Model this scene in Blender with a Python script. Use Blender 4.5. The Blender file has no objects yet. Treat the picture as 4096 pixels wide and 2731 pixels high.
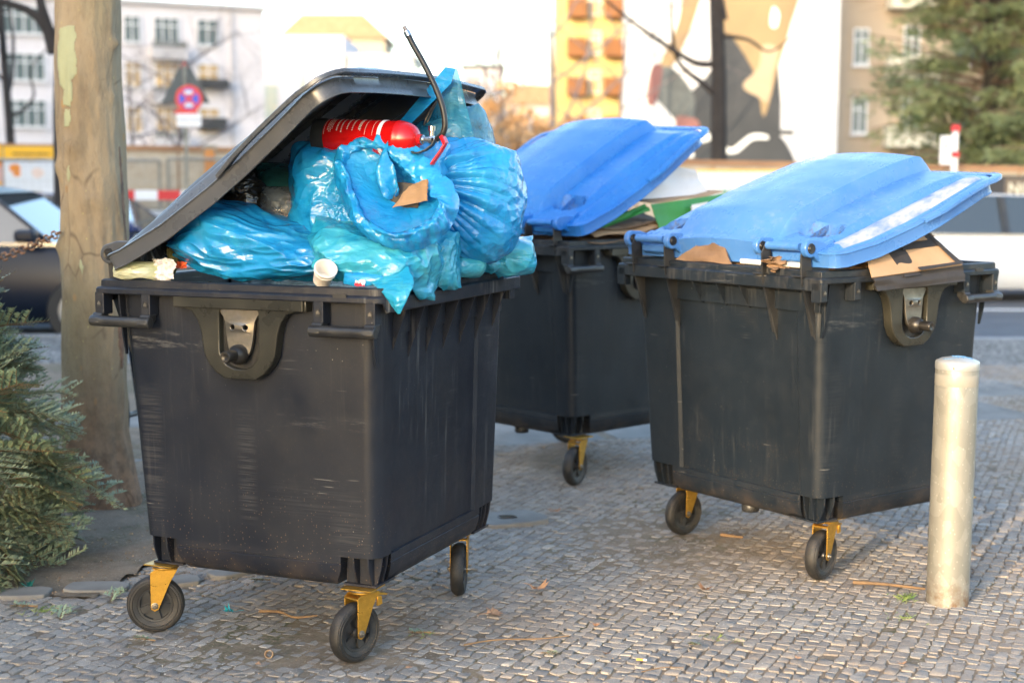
import bpy, bmesh, math, random, time
import numpy as np
from mathutils import Vector, Euler, Matrix, Quaternion, noise as mnoise
T_START = time.time()
S = bpy.context.scene
COL = S.collection
R = math.radians
random.seed(7)
# ================================================================ camera, sky, sun, exposure
cam = bpy.data.cameras.new('camera'); cam_ob = bpy.data.objects.new('camera', cam); COL.objects.link(cam_ob)
cam.sensor_width = 36; cam.lens = 52.54
cam.clip_start = .1; cam.clip_end = 2000
cam_ob.location = (0, 0, 1.6055)
cam_ob.rotation_euler = Euler((R(90 - 6.4466), 0, 0)); cam_ob.rotation_euler.rotate_axis('Z', R(.1852))
cam.dof.use_dof = True; cam.dof.focus_distance = 5.2; cam.dof.aperture_fstop = 1.95; cam.dof.aperture_blades = 9
S.camera = cam_ob
SUN_EL, SUN_AZ = R(13.5), math.atan2(-.53, -.85)      # the sun stands low behind the camera, on its left
world = bpy.data.worlds.new('World'); S.world = world; world.use_nodes = True
wn = world.node_tree; bgn = wn.nodes['Background']
sky = wn.nodes.new('ShaderNodeTexSky'); sky.sky_type = 'NISHITA'; sky.sun_disc = False
sky.sun_elevation = SUN_EL; sky.sun_rotation = SUN_AZ % (2 * math.pi)
sky.air_density = 1.0; sky.dust_density = 2.2; sky.ozone_density = 1.4
wn.links.new(sky.outputs[0], bgn.inputs[0]); bgn.inputs[1].default_value = .15
sun = bpy.data.lights.new('sun', 'SUN'); sun.energy = 1.0; sun.angle = R(.6); sun.color = (1, .78, .52)
sun_ob = bpy.data.objects.new('sun', sun); COL.objects.link(sun_ob)
_sd = Vector((math.sin(SUN_AZ) * math.cos(SUN_EL), math.cos(SUN_AZ) * math.cos(SUN_EL), math.sin(SUN_EL)))
sun_ob.rotation_euler = _sd.to_track_quat('Z', 'Y').to_euler()
S.view_settings.view_transform = 'Standard'; S.view_settings.look = 'None'
S.view_settings.gamma = 1; S.view_settings.use_curve_mapping = False; S.view_settings.exposure = 2.6
S.cycles.max_bounces = 8; S.cycles.transparent_max_bounces = 16

# ================================================================ helpers
def tag(o, label=None, cat=None, group=None, kind=None):
    if label and len(label.split()) > 16: print('LONG', label)
    if label: o['label'] = label
    if cat: o['category'] = cat
    if group: o['group'] = group
    if kind: o['kind'] = kind
    return o
def empty(name, loc=(0, 0, 0), rz=0, parent=None, sc=1):
    o = bpy.data.objects.new(name, None); COL.objects.link(o); o.location = loc; o.rotation_euler = (0, 0, rz); o.scale = (sc,) * 3
    o.empty_display_size = .1
    if parent: o.parent = parent
    return o
def obj(name, me, mat=None, parent=None, loc=(0, 0, 0), rot=(0, 0, 0), smooth=None, bevel=0):
    if isinstance(me, bmesh.types.BMesh):
        bm = me; me = bpy.data.meshes.new(name); bm.to_mesh(me); bm.free()
    o = bpy.data.objects.new(name, me); COL.objects.link(o)
    o.location = loc; o.rotation_euler = rot
    if parent: o.parent = parent
    if mat is not None and not len(me.materials):
        for m in (mat if isinstance(mat, (list, tuple)) else [mat]): me.materials.append(m)
    if smooth is not None:
        me.polygons.foreach_set('use_smooth', [True] * len(me.polygons))
        if smooth < 180: me.set_sharp_from_angle(angle=R(smooth))
    if bevel:
        b = o.modifiers.new('bevel', 'BEVEL'); b.width = bevel; b.segments = 2; b.limit_method = 'ANGLE'; b.angle_limit = R(40); b.harden_normals = False
    return o
def dup(o, parent=None, **kw):
    c = o.copy(); COL.objects.link(c)
    if parent: c.parent = parent
    for k, v in kw.items(): setattr(c, k, v)
    return c
def box(bm, lo, hi, M=None, mi=0):
    x0, y0, z0 = lo; x1, y1, z1 = hi
    v = [Vector(p) for p in ((x0, y0, z0), (x1, y0, z0), (x1, y1, z0), (x0, y1, z0), (x0, y0, z1), (x1, y0, z1), (x1, y1, z1), (x0, y1, z1))]
    if M is not None: v = [M @ p for p in v]
    v = [bm.verts.new(p) for p in v]
    for f in ((0, 3, 2, 1), (4, 5, 6, 7), (0, 1, 5, 4), (1, 2, 6, 5), (2, 3, 7, 6), (3, 0, 4, 7)):
        bm.faces.new([v[i] for i in f]).material_index = mi
    return bm
def mkbox(lo, hi, M=None): return box(bmesh.new(), lo, hi, M)
def frames(pts):
    T = [(pts[min(i + 1, len(pts) - 1)] - pts[max(i - 1, 0)]).normalized() for i in range(len(pts))]
    n = T[0].orthogonal().normalized(); out = []
    for t in T:
        n = (n - t * n.dot(t)).normalized(); out.append((n, t.cross(n)))
    return out
def tube(bm, pts, r, seg=10, caps=True, mi=0):
    pts = [Vector(p) for p in pts]; rs = r if isinstance(r, (list, tuple)) else [r] * len(pts)
    rings = []
    for p, (a, b), rr in zip(pts, frames(pts), rs):
        rings.append([bm.verts.new(p + (a * math.cos(2 * math.pi * k / seg) + b * math.sin(2 * math.pi * k / seg)) * rr) for k in range(seg)])
    for i in range(len(rings) - 1):
        for k in range(seg):
            f = bm.faces.new((rings[i][k], rings[i][(k + 1) % seg], rings[i + 1][(k + 1) % seg], rings[i + 1][k])); f.material_index = mi; f.smooth = True
    if caps:
        bm.faces.new(rings[0][::-1]).material_index = mi; bm.faces.new(rings[-1]).material_index = mi
    return bm
def spline(pts, n=8):
    pts = [Vector(p) for p in pts]; P = [pts[0] * 2 - pts[1]] + pts + [pts[-1] * 2 - pts[-2]]; out = []
    for i in range(1, len(P) - 2):
        for k in range(n):
            t = k / n; a, b, c, d = P[i - 1:i + 3]
            out.append(.5 * ((2 * b) + (c - a) * t + (2 * a - 5 * b + 4 * c - d) * t * t + (3 * b - a - 3 * c + d) * t ** 3))
    out.append(pts[-1]); return out
def lathe(bm, prof, seg=32, M=None, mi=0, closed=False):
    """prof: (r, h) pairs turned about local Z"""
    rings = []
    for r, h in prof:
        if r < 1e-6: rings.append([bm.verts.new((M @ Vector((0, 0, h))) if M is not None else (0, 0, h))])
        else:
            rr = []
            for k in range(seg):
                a = 2 * math.pi * k / seg; p = Vector((r * math.cos(a), r * math.sin(a), h))
                rr.append(bm.verts.new(M @ p if M is not None else p))
            rings.append(rr)
    n = len(rings)
    for i in range(n if closed else n - 1):
        A, B = rings[i], rings[(i + 1) % n]
        for k in range(seg):
            a, b = A[k % len(A)], A[(k + 1) % seg % len(A)]; c, d = B[(k + 1) % seg % len(B)], B[k % len(B)]
            vs = []
            for q in (a, b, c, d):
                if q not in vs: vs.append(q)
            if len(vs) > 2: f = bm.faces.new(vs); f.material_index = mi; f.smooth = True
    return bm
def prism(bm, poly, axis, lo, hi, M=None, mi=0):
    """poly 2-D outline extruded along axis between lo and hi ('x': poly=(y,z), 'y': (x,z), 'z': (x,y))"""
    def P(a, b, t): return {'x': (t, a, b), 'y': (a, t, b), 'z': (a, b, t)}[axis]
    A = [Vector(P(a, b, lo)) for a, b in poly]; B = [Vector(P(a, b, hi)) for a, b in poly]
    if M is not None: A = [M @ p for p in A]; B = [M @ p for p in B]
    A = [bm.verts.new(p) for p in A]; B = [bm.verts.new(p) for p in B]; n = len(A)
    bm.faces.new(A).material_index = mi; bm.faces.new(B[::-1]).material_index = mi
    for i in range(n): bm.faces.new((A[i], B[i], B[(i + 1) % n], A[(i + 1) % n])).material_index = mi
    return bm
def fixn(bm): bmesh.ops.recalc_face_normals(bm, faces=bm.faces[:]); return bm
def flat_shape(outlines, thick, bev=0., res=2):
    """2-D outline with holes -> solid plate in XY, thickness along Z (0..thick)"""
    cu = bpy.data.curves.new('c', 'CURVE'); cu.dimensions = '2D'; cu.fill_mode = 'BOTH'
    cu.extrude = thick / 2 - bev; cu.bevel_depth = bev; cu.bevel_resolution = res; cu.offset = -bev
    for o in outlines:
        s = cu.splines.new('POLY'); s.points.add(len(o) - 1)
        for p, q in zip(s.points, o): p.co = (q[0], q[1], 0, 1)
        s.use_cyclic_u = True
    ob = bpy.data.objects.new('c', cu); COL.objects.link(ob)
    me = bpy.data.meshes.new_from_object(ob.evaluated_get(bpy.context.evaluated_depsgraph_get()))
    bpy.data.objects.remove(ob); bpy.data.curves.remove(cu)
    me.transform(Matrix.Translation((0, 0, thick / 2)))
    return me
def text_mesh(txt, size, thick=.001, align='CENTER', bold=0, spacing=1.0, xs=1.0):
    cu = bpy.data.curves.new('t', 'FONT'); cu.body = txt; cu.size = size; cu.extrude = thick / 2; cu.align_x = align; cu.align_y = 'CENTER'
    cu.space_line = spacing; cu.resolution_u = 2; cu.offset = bold
    ob = bpy.data.objects.new('t', cu); COL.objects.link(ob)
    me = bpy.data.meshes.new_from_object(ob.evaluated_get(bpy.context.evaluated_depsgraph_get()))
    bpy.data.objects.remove(ob); bpy.data.curves.remove(cu)
    me.transform(Matrix.Diagonal((xs, 1, 1, 1)))
    return me
def smoothpoly(pts, n=5, closed=True):
    P = [Vector((p[0], p[1], 0)) for p in pts]; m = len(P); out = []
    for i in range(m):
        a, b, c, d = P[i - 1], P[i], P[(i + 1) % m], P[(i + 2) % m]
        for k in range(n):
            t = k / n
            q = .5 * ((2 * b) + (c - a) * t + (2 * a - 5 * b + 4 * c - d) * t * t + (3 * b - a - 3 * c + d) * t ** 3)
            out.append((q.x, q.y))
    return out

# ================================================================ materials
class NT:
    def __init__(s, name):
        s.m = bpy.data.materials.new(name); s.m.use_nodes = True; s.t = s.m.node_tree; s.b = s.t.nodes['Principled BSDF']
        s.out = s.t.nodes['Material Output']
        s.tc = s.t.nodes.new('ShaderNodeTexCoord').outputs['Object']
    def n(s, typ, **kw):
        x = s.t.nodes.new(typ)
        for k, v in kw.items():
            if k in x.inputs.keys(): s.set(x, k, v)
            else: setattr(x, k, v)
        return x
    def set(s, x, k, v):
        if isinstance(v, bpy.types.NodeSocket): s.t.links.new(v, x.inputs[k])
        else: x.inputs[k].default_value = v
    def map(s, scale, loc=(0, 0, 0), rot=(0, 0, 0), vec=None):
        x = s.t.nodes.new('ShaderNodeMapping'); s.t.links.new(vec or s.tc, x.inputs['Vector'])
        x.inputs['Scale'].default_value = scale if hasattr(scale, '__len__') else (scale,) * 3
        x.inputs['Location'].default_value = loc; x.inputs['Rotation'].default_value = rot
        return x.outputs[0]
    def noise(s, scale=5, detail=4, rough=.55, vec=None, dist=0):
        x = s.t.nodes.new('ShaderNodeTexNoise'); s.t.links.new(vec or s.tc, x.inputs['Vector'])
        x.inputs['Scale'].default_value = scale; x.inputs['Detail'].default_value = detail; x.inputs['Roughness'].default_value = rough; x.inputs['Distortion'].default_value = dist
        return x.outputs[0]
    def voro(s, scale=5, feat='F1', vec=None, out='Distance', rnd=1):
        x = s.t.nodes.new('ShaderNodeTexVoronoi'); x.feature = feat; s.t.links.new(vec or s.tc, x.inputs['Vector'])
        x.inputs['Scale'].default_value = scale; x.inputs['Randomness'].default_value = rnd
        return x.outputs[out]
    def ramp(s, fac, lo, hi, a=0., b=1.):
        x = s.t.nodes.new('ShaderNodeMapRange'); x.clamp = True; s.t.links.new(fac, x.inputs[0])
        for k, v in zip(range(1, 5), (lo, hi, a, b)): x.inputs[k].default_value = v
        return x.outputs[0]
    def mix(s, fac, a, b, mode='MIX'):
        x = s.t.nodes.new('ShaderNodeMix'); x.data_type = 'RGBA'; x.blend_type = mode
        for i, v in ((0, fac), (6, a), (7, b)):
            if isinstance(v, bpy.types.NodeSocket): s.t.links.new(v, x.inputs[i])
            else: x.inputs[i].default_value = v if i == 0 else (*v, 1)[:4]
        return x.outputs[2]
    def math(s, op, a, b=0., c=None):
        x = s.t.nodes.new('ShaderNodeMath'); x.operation = op
        for i, v in enumerate((a, b) if c is None else (a, b, c)):
            if isinstance(v, bpy.types.NodeSocket): s.t.links.new(v, x.inputs[i])
            else: x.inputs[i].default_value = v
        return x.outputs[0]
    def sep(s, vec=None):
        x = s.t.nodes.new('ShaderNodeSeparateXYZ'); s.t.links.new(vec or s.tc, x.inputs[0]); return x.outputs
    def bump(s, h, strength=.3, dist=.01, normal=None):
        x = s.t.nodes.new('ShaderNodeBump'); s.t.links.new(h, x.inputs['Height']); x.inputs['Strength'].default_value = strength; x.inputs['Distance'].default_value = dist
        if normal: s.t.links.new(normal, x.inputs['Normal'])
        s.t.links.new(x.outputs[0], s.b.inputs['Normal']); return x.outputs[0]
    def __setitem__(s, k, v):
        if isinstance(v, tuple) and len(v) == 3: v = (*v, 1)
        s.set(s.b, k, v)
def pm(name, c1, c2=None, scale=6., rough=.6, r2=None, metal=0., bump=0., bs=None, bd=.005, spec=.5, detail=5, stretch=(1, 1, 1), lo=.35, hi=.65):
    m = NT(name); v = m.map(stretch) if stretch != (1, 1, 1) else m.tc
    if c2 is not None:
        f = m.ramp(m.noise(scale, detail, .6, v), lo, hi); m['Base Color'] = m.mix(f, c1, c2)
        if r2 is not None: m['Roughness'] = m.ramp(f, 0, 1, rough, r2)
        else: m['Roughness'] = rough
    else: m['Base Color'] = c1; m['Roughness'] = rough
    m['Metallic'] = metal; m['Specular IOR Level'] = spec
    if bump: m.bump(m.noise(bs or scale * 4, 6, .6, v), bump, bd)
    return m.m

def mat_bin(name, base, streak_front=True, dirt=1.):
    """moulded grey plastic: scuffs, vertical dirt runs, mud specks low down"""
    m = NT(name); X, Y, Z = m.sep()
    col = m.mix(m.ramp(m.noise(2.2, 5, .6), .3, .7), base, tuple(c * 1.35 for c in base))
    # long vertical run marks on the long sides
    v = m.map((42, 42, 1.3)); run = m.ramp(m.noise(1, 4, .7, v), .56, .74)
    patch = m.ramp(m.noise(2.0, 3, .5, m.map(1, (4, 1, 2))), .45, .65)
    fx = m.ramp(X, .98, 1.03) if streak_front else m.ramp(X, .12, .08)
    run = m.math('MULTIPLY', m.math('MULTIPLY', run, patch), m.math('MULTIPLY_ADD', fx, .75 if streak_front else .22, .10))
    col = m.mix(run, col, (.24, .225, .20))
    # short horizontal scrapes in patches
    v2 = m.map((5, 5, 150)); sc = m.ramp(m.noise(1, 4, .65, v2), .60, .78)
    p2 = m.ramp(m.noise(3.1, 2, .5, m.map((1, 1, .55), (2, 7, 3))), .58, .72)
    sc = m.math('MULTIPLY', sc, m.math('MULTIPLY', p2, .75)); col = m.mix(sc, col, (.27, .27, .26))
    # thin wandering scratches
    w = m.voro(2.3, 'DISTANCE_TO_EDGE', m.map((1, 1, 1.7), (3, 2, 5)))
    v3 = m.map((7, 7, 95), (4, 4, 1), (.12, -.1, 0)); thin = m.math('MULTIPLY', m.ramp(m.noise(1, 2, .4, v3), .73, .77), m.ramp(m.noise(3.2, 2, .5, m.map(1, (9, 9, 1))), .52, .62)); col = m.mix(m.math('MULTIPLY', thin, .5), col, (.20, .19, .175))
    # rubbed bands and scrapes left by other bins and the lorry
    def zone(x0, x1, z0, z1, s=.03):
        a = m.math('MULTIPLY', m.ramp(X, x0, x0 + s), m.ramp(X, x1, x1 - s)); b = m.math('MULTIPLY', m.ramp(Z, z0, z0 + s * 2), m.ramp(Z, z1, z1 - s * 2)); return m.math('MULTIPLY', m.math('MULTIPLY', a, b), m.ramp(Y, .30, .12))
    hatch = m.ramp(m.noise(1, 3, .6, m.map((6, 6, 230))), .47, .60)
    zz = m.math('ADD', m.math('ADD', zone(.11, .22, .36, .90), zone(.50, .585, .42, .84)), m.math('ADD', zone(.84, 1.0, .30, .52, .05), zone(.60, .98, .46, .60, .05)))
    col = m.mix(m.math('MULTIPLY', m.math('MULTIPLY', zz, hatch), .15 if streak_front else .05), col, (.14, .135, .125))
    smear = m.ramp(m.noise(1, 5, .75, m.map((7, 7, 46), (3, 1, 9))), .50, .66)
    zs = m.math('ADD', zone(.10, .44, 1.0, 1.075, .012), m.math('MULTIPLY', zone(.66, 1.0, .77, .82, .012), .7))
    col = m.mix(m.math('MULTIPLY', m.math('MULTIPLY', zs, smear), .50 if streak_front else .25), col, (.20, .195, .185))
    blot = m.ramp(m.noise(3.4, 5, .7, m.map((1, 1, .7), (8, 3, 1))), .50, .78); col = m.mix(m.math('MULTIPLY', blot, .30), col, (.040, .037, .033))
    # mud specks, thicker low down
    sp = m.voro(120, 'F1', m.map((1, 1, .8))); spc = m.voro(120, 'F1', m.map((1, 1, .8)), out='Color')
    pick = m.ramp(m.sep(spc)[0], .70, .76); low = m.ramp(Z, .62, .22, .06, 1.0)
    dots = m.math('MULTIPLY', m.math('MULTIPLY', m.ramp(sp, .28, .16), pick), low)
    col = m.mix(m.math('MULTIPLY', dots, .75 * dirt), col, (.20, .13, .07))
    sp2 = m.voro(38, 'F1', m.map((1, 1, .7), (1, 2, 3))); col = m.mix(m.math('MULTIPLY', m.math('MULTIPLY', m.ramp(sp2, .055, .03), m.ramp(m.noise(2.5, 2), .45, .6)), .7), col, (.42, .38, .3))
    # brown film near the lower edge and in the rim
    film = m.math('MULTIPLY', m.ramp(m.noise(9, 5, .7), .45, .7), m.ramp(Z, .36, .23, 0, .6)); col = m.mix(film, col, (.085, .06, .042))
    ft = m.math('MULTIPLY', m.ramp(m.noise(14, 5, .7), .5, .8), m.ramp(Z, 1.14, 1.2, 0, .4)); col = m.mix(ft, col, (.10, .082, .062))
    m['Base Color'] = col
    m['Roughness'] = m.ramp(m.math('ADD', m.noise(5, 4, .6), m.math('MULTIPLY', m.noise(28, 4, .7), .35)), .42, .90, .30, .60); m['Specular IOR Level'] = .34
    m.bump(m.math('ADD', m.noise(340, 2, .5), m.math('MULTIPLY', m.noise(5, 2, .5), 2.5)), .06, .004)
    return m.m
M_BIN = mat_bin('grey_bin_plastic', (.0074, .0096, .0155))
M_BIN2 = mat_bin('bluish_grey_bin_plastic', (.0070, .0105, .0150), False, .6)
M_BLK = pm('black_plastic', (.011, .0115, .013), (.03, .029, .027), 9, .3, .48, bump=.05, bs=90)
M_PLATE = pm('smoky_plastic_plate', (.016, .0155, .012), (.032, .030, .022), 5, .24, .38, bump=.05, bs=30)
M_STEEL = pm('worn_steel', (.30, .275, .24), (.16, .14, .11), 12, .28, .45, .9, bump=.04)
M_PIN = pm('dark_steel', (.022, .021, .020), (.055, .05, .045), 14, .3, .42, .6)
M_GOLD = None
def mat_gold():
    m = NT('yellow_chromated_steel'); f = m.ramp(m.noise(18, 5, .7), .35, .7)
    c = m.mix(f, (.66, .37, .06), (.42, .22, .035)); d = m.ramp(m.voro(260, 'F1'), .22, .1)
    c = m.mix(m.math('MULTIPLY', d, .5), c, (.08, .05, .03))
    m['Base Color'] = c; m['Metallic'] = .85; m['Roughness'] = m.ramp(f, 0, 1, .27, .5); m.bump(m.noise(120, 3), .08, .002); return m.m
M_GOLD = mat_gold()
def mat_tyre():
    m = NT('dusty_rubber'); c = m.mix(m.ramp(m.noise(30, 6, .7), .4, .75), (.009, .009, .009), (.035, .030, .024))
    d = m.ramp(m.voro(240, 'F1'), .26, .12); pk = m.ramp(m.noise(9, 3), .42, .62)
    c = m.mix(m.math('MULTIPLY', m.math('MULTIPLY', d, pk), .7), c, (.22, .13, .06)); m['Base Color'] = c; m['Roughness'] = .62; m.bump(m.noise(160, 4), .25, .002); return m.m
M_TYRE = mat_tyre()
def mat_lid(name, base, pale, dirt):
    m = NT(name); X, Y, Z = m.sep()
    c = m.mix(m.ramp(m.noise(3, 5, .65), .3, .75), base, pale)
    g = m.ramp(m.noise(34, 6, .75, m.map((1, 1, 1))), .50, .78); g2 = m.ramp(m.noise(4, 4, .6, m.map(1, (5, 5, 5))), .40, .7)
    c = m.mix(m.math('MULTIPLY', m.math('MULTIPLY', g, g2), dirt), c, (.30, .33, .36))
    w = m.voro(5, 'DISTANCE_TO_EDGE', m.map((1, 1.6, 1), (3, 2, 5)))
    thin = m.math('MULTIPLY', m.ramp(w, .004, .001), m.ramp(m.noise(6, 2, .5, m.map(1, (9, 9, 1))), .58, .7)); c = m.mix(m.math('MULTIPLY', thin, .4), c, (.05, .10, .2))
    sp = m.voro(70, 'F1'); c = m.mix(m.math('MULTIPLY', m.ramp(sp, .09, .05), dirt), c, (.05, .05, .05))
    dx = m.math('MULTIPLY', m.math('SUBTRACT', X, .20), 16); moss = m.math('MULTIPLY', m.ramp(m.math('ABSOLUTE', dx), 1, .5), m.math('MULTIPLY', m.ramp(m.noise(50, 5, .8), .42, .6), m.ramp(m.math('ABSOLUTE', m.math('SUBTRACT', m.math('ABSOLUTE', m.math('SUBTRACT', Y, .59)), .40)), .10, .07)))  # moss mask: brown dirt that paints in the darkness of the hinge hollows
    c = m.mix(m.math('MULTIPLY', moss, dirt * 1.7), c, (.06, .045, .025))  # paints the darkness of the hinge hollows into the lid colour
    m['Base Color'] = c; m['Roughness'] = m.ramp(m.noise(7, 4, .6), .3, .7, .20, .40); m['Specular IOR Level'] = .55
    m.bump(m.noise(220, 3, .5), .05, .003); return m.m
M_BLUE = mat_lid('faded_blue_plastic', (.036, .138, .39), (.072, .185, .42), .5)
M_BLUE2 = mat_lid('bright_blue_plastic', (.010, .118, .42), (.028, .165, .46), .3)
M_BLACKLID = mat_lid('weathered_black_plastic', (.046, .048, .052), (.075, .076, .079), .3)
M_PALE = pm('worn_sheen_strip', (.30, .32, .36), (.08, .155, .36), 18, .35, .6, detail=9, lo=.44, hi=.64, stretch=(.5, 1, 1))  # pale worn band with the glancing sky sheen painted into its colour
# ================================================================ the wheeled waste containers
BW, BL = 1.10, 1.18            # end width (hinge side u=0), long side
def lerp(a, b, t): return a + (b - a) * t
def interp(x, xs, ys): return float(np.interp(x, xs, ys))
def bloop(u0, u1, v0, v1, r, notch=None, step=.011):
    pts = []
    cs = [((u1, v0), (-1, 1), -90), ((u1, v1), (-1, -1), 0), ((u0, v1), (1, -1), 90), ((u0, v0), (1, 1), 180)]
    for ci, ((cx, cy), (sx, sy), a0) in enumerate(cs):
        if notch:
            a, b = notch
            p0, p1, p2 = (cx + sx * a, cy), (cx + sx * a, cy + sy * b), (cx, cy + sy * b)
            if ci in (1, 3): p0, p2 = p2, p0
            path = [(lerp(p0[0], p1[0], t), lerp(p0[1], p1[1], t)) for t in (0, .33, .66)] + [(lerp(p1[0], p2[0], t), lerp(p1[1], p2[1], t)) for t in (0, .33, .66, 1)]
        else:
            ox, oy = cx + sx * r, cy + sy * r
            path = [(ox + r * math.cos(R(a0 + 15 * k)), oy + r * math.sin(R(a0 + 15 * k))) for k in range(7)]
        pts += path
        if ci == 0: pts += [(u1, .185), (u1 - step, .197), (u1 - step, .87), (u1, .882)]
        if ci == 1: pts += [(lerp(u1, u0, t), v1) for t in (.3, .5, .7)]
        if ci == 2: pts += [(u0, .882), (u0 + step, .87), (u0 + step, .197), (u0, .185)]
        if ci == 3: pts += [(lerp(u0, u1, t), v0) for t in (.3, .5, .7)]
    return pts
def body_mesh():
    bm = bmesh.new(); rings = []
    def uv(z):
        t = (1.20 - z) / .83
        return lerp(.062, .113, t), lerp(1.042, 1.022, t), lerp(.052, .085, t), lerp(1.128, 1.095, t)
    def ring(z, ins=0, notch=None, step=.011, r=None):
        u0, u1, v0, v1 = uv(max(z, .37))
        rings.append([bm.verts.new((x, y, z)) for x, y in bloop(u0 + ins, u1 - ins, v0 + ins, v1 - ins, r or .05, notch, step)])
    for z in (1.205, 1.1, .95, .7, .5, .37): ring(z)
    ring(.352, .001)
    ring(.351, .001, (.135, .165), .004)
    ring(.329, .001, (.135, .165), .003); ring(.327, .0035, (.135, .165), .003); ring(.324, .0035, (.135, .165), .003); ring(.322, .001, (.135, .165), .003)
    ring(.30, .004, (.135, .165), .002); ring(.268, .014, (.14, .16), 0); ring(.248, .034, (.13, .15), 0); ring(.238, .07, (.12, .13), 0)
    for a, b in zip(rings, rings[1:]):
        n = len(a)
        for k in range(n): bm.faces.new((a[k], a[(k + 1) % n], b[(k + 1) % n], b[k]))
    bm.faces.new(rings[-1])
    # inner wall so that the bin is a real vessel
    ri = [[bm.verts.new((x, y, z)) for x, y in bloop(.062 + i, 1.042 - i, .052 + i, 1.128 - i, .045, None, .0)] for z, i in ((1.205, .012), (.80, .045))]
    n = len(ri[0])
    for k in range(n):
        bm.faces.new((rings[0][k], ri[0][k], ri[0][(k + 1) % n], rings[0][(k + 1) % n])); bm.faces.new((ri[0][k], ri[1][k], ri[1][(k + 1) % n], ri[0][(k + 1) % n]))
    bm.faces.new(ri[1][::-1])
    return fixn(bm)
def rim_mesh():
    bm = bmesh.new(); rings = []
    P = [(.066, 1.08), (.060, 1.236), (.054, 1.242), (.021, 1.243), (.016, 1.239), (.015, 1.219), (.004, 1.216), (0, 1.211), (0, 'a'), (.004, 'b'), (.011, 'b'), (.013, 1.208), (.078, 1.198)]
    for ins, z in P:
        pts = []
        for (cx, cy), (sx, sy), a0, rad in (((BW, 0), (-1, 1), -90, .05), ((BW, BL), (-1, -1), 0, .05), ((0, BL), (1, -1), 90, .014), ((0, 0), (1, 1), 180, .014)):
            rr = max(rad - ins, .004) if rad > ins else .004
            ox, oy = cx + sx * (ins + rr), cy + sy * (ins + rr)
            for k in range(7):
                a = a0 + 15 * k; pts.append((ox + rr * math.cos(R(a)), oy + rr * math.sin(R(a)), a))
        ring = []
        for x, y, a in pts:
            long_ = 1 if abs(math.cos(R(a))) > .72 else 0
            zb = 1.166 if long_ else 1.194
            zz = zb + .004 if z == 'a' else (zb if z == 'b' else z)
            ring.append(bm.verts.new((x, y, zz)))
        rings.append(ring)
    for a, b in zip(rings, rings[1:]):
        n = len(a)
        for k in range(n): bm.faces.new((a[k], a[(k + 1) % n], b[(k + 1) % n], b[k]))
    return fixn(bm)
def tab_mesh(u0, u1, end=0, zlo=1.128):
    bm = bmesh.new(); y0, y1 = (.001, .052) if not end else (BL - .052, BL - .001)
    prism(bm, [(y0, 1.20), (y0, zlo), (y0 + (.008 if not end else 0), zlo - .004), (y1 - (.0 if not end else .008), zlo - .004), (y1, zlo), (y1, 1.20)], 'x', u0, u1)
    return fixn(bm)
def handle_mesh(u0, u1):
    bm = bmesh.new()
    arm = [(-.002, 1.13), (.034, 1.13), (.034, 1.112), (.012, 1.092), (-.016, 1.086), (-.026, 1.098), (-.022, 1.115), (-.008, 1.122)]
    prism(bm, arm, 'x', u0, u0 + .038); prism(bm, arm, 'x', u1 - .038, u1)
    tube(bm, [(u0 - .004, -.006, 1.103), (u1 + .004, -.006, 1.103)], .0185, 18)
    fixn(bm); return bm
def cyl(bm, p, q, r0, r1=None, seg=20, mi=0): return tube(bm, [p, q], [r0, r1 or r0], seg, mi=mi)
def plate_outline():
    c = .557; h = [(.252, 1.197), (.252, 1.160), (.215, 1.158), (.180, 1.148), (.158, 1.120), (.146, 1.085), (.140, 1.045), (.134, 1.01), (.118, .978), (.092, .95), (.068, .936), (.058, .929)]
    return [(c + a, b) for a, b in h] + [(c - a, b) for a, b in h[::-1]]
def plate_hole():
    c = .557; L = [(-.070, 1.158), (-.074, 1.150), (-.074, 1.06), (-.074, 1.02), (-.066, .995), (-.048, .975), (-.022, .964), (0, .962)]
    Lh = [(c + a, b) for a, b in L]; Rh = [(c - a, b) for a, b in L[-2::-1]]
    return Lh + Rh
_MC = {}
def cached(k, f):
    if k not in _MC: _MC[k] = f()
    return _MC[k]
TL = ([0, .1, .28, .5, .65, .82, .95, 1.06], [-.072, -.088, -.094, -.079, -.06, -.030, -.004, .004])
TU = ([0, .06, .12, .25, .38, .6, .8, .93, 1.0, 1.045, 1.07], [-.035, -.012, .006, .028, .048, .072, .088, .090, .072, .052, .05])
LV0, LV1 = -.012, 1.192
def lid_point(s, v):
    """outer surface of the lid in its own frame (s along the chord, v across, t up)"""
    d = min(v - LV0, LV1 - v)
    tl = interp(s, *TL); fl = tl + .056; tu = interp(s, *TU)
    sm = lambda a, b, x: (lambda q: q * q * (3 - 2 * q))(min(1, max(0, (x - a) / (b - a))))
    end = sm(0, .05, 1.045 - s)                      # front lip
    w = .62 * sm(.018, .058, d) + .38 * sm(.078, .112, d)
    t = lerp(fl, max(tu, fl + .002), w)
    t += .034 * sm(.10, .55, d) * end
    g = sm(.290, .307, v) * sm(.290, .307, 1.18 - v)
    t += .054 * g * sm(.05, .2, s) * sm(0, .07, 1.03 - s) + .004 * g - .018 * (math.exp(-((v - .282) / .009) ** 2) + math.exp(-((1.18 - v - .282) / .009) ** 2)) * sm(.08, .2, s) * sm(0, .07, 1.03 - s)
    return t
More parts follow.
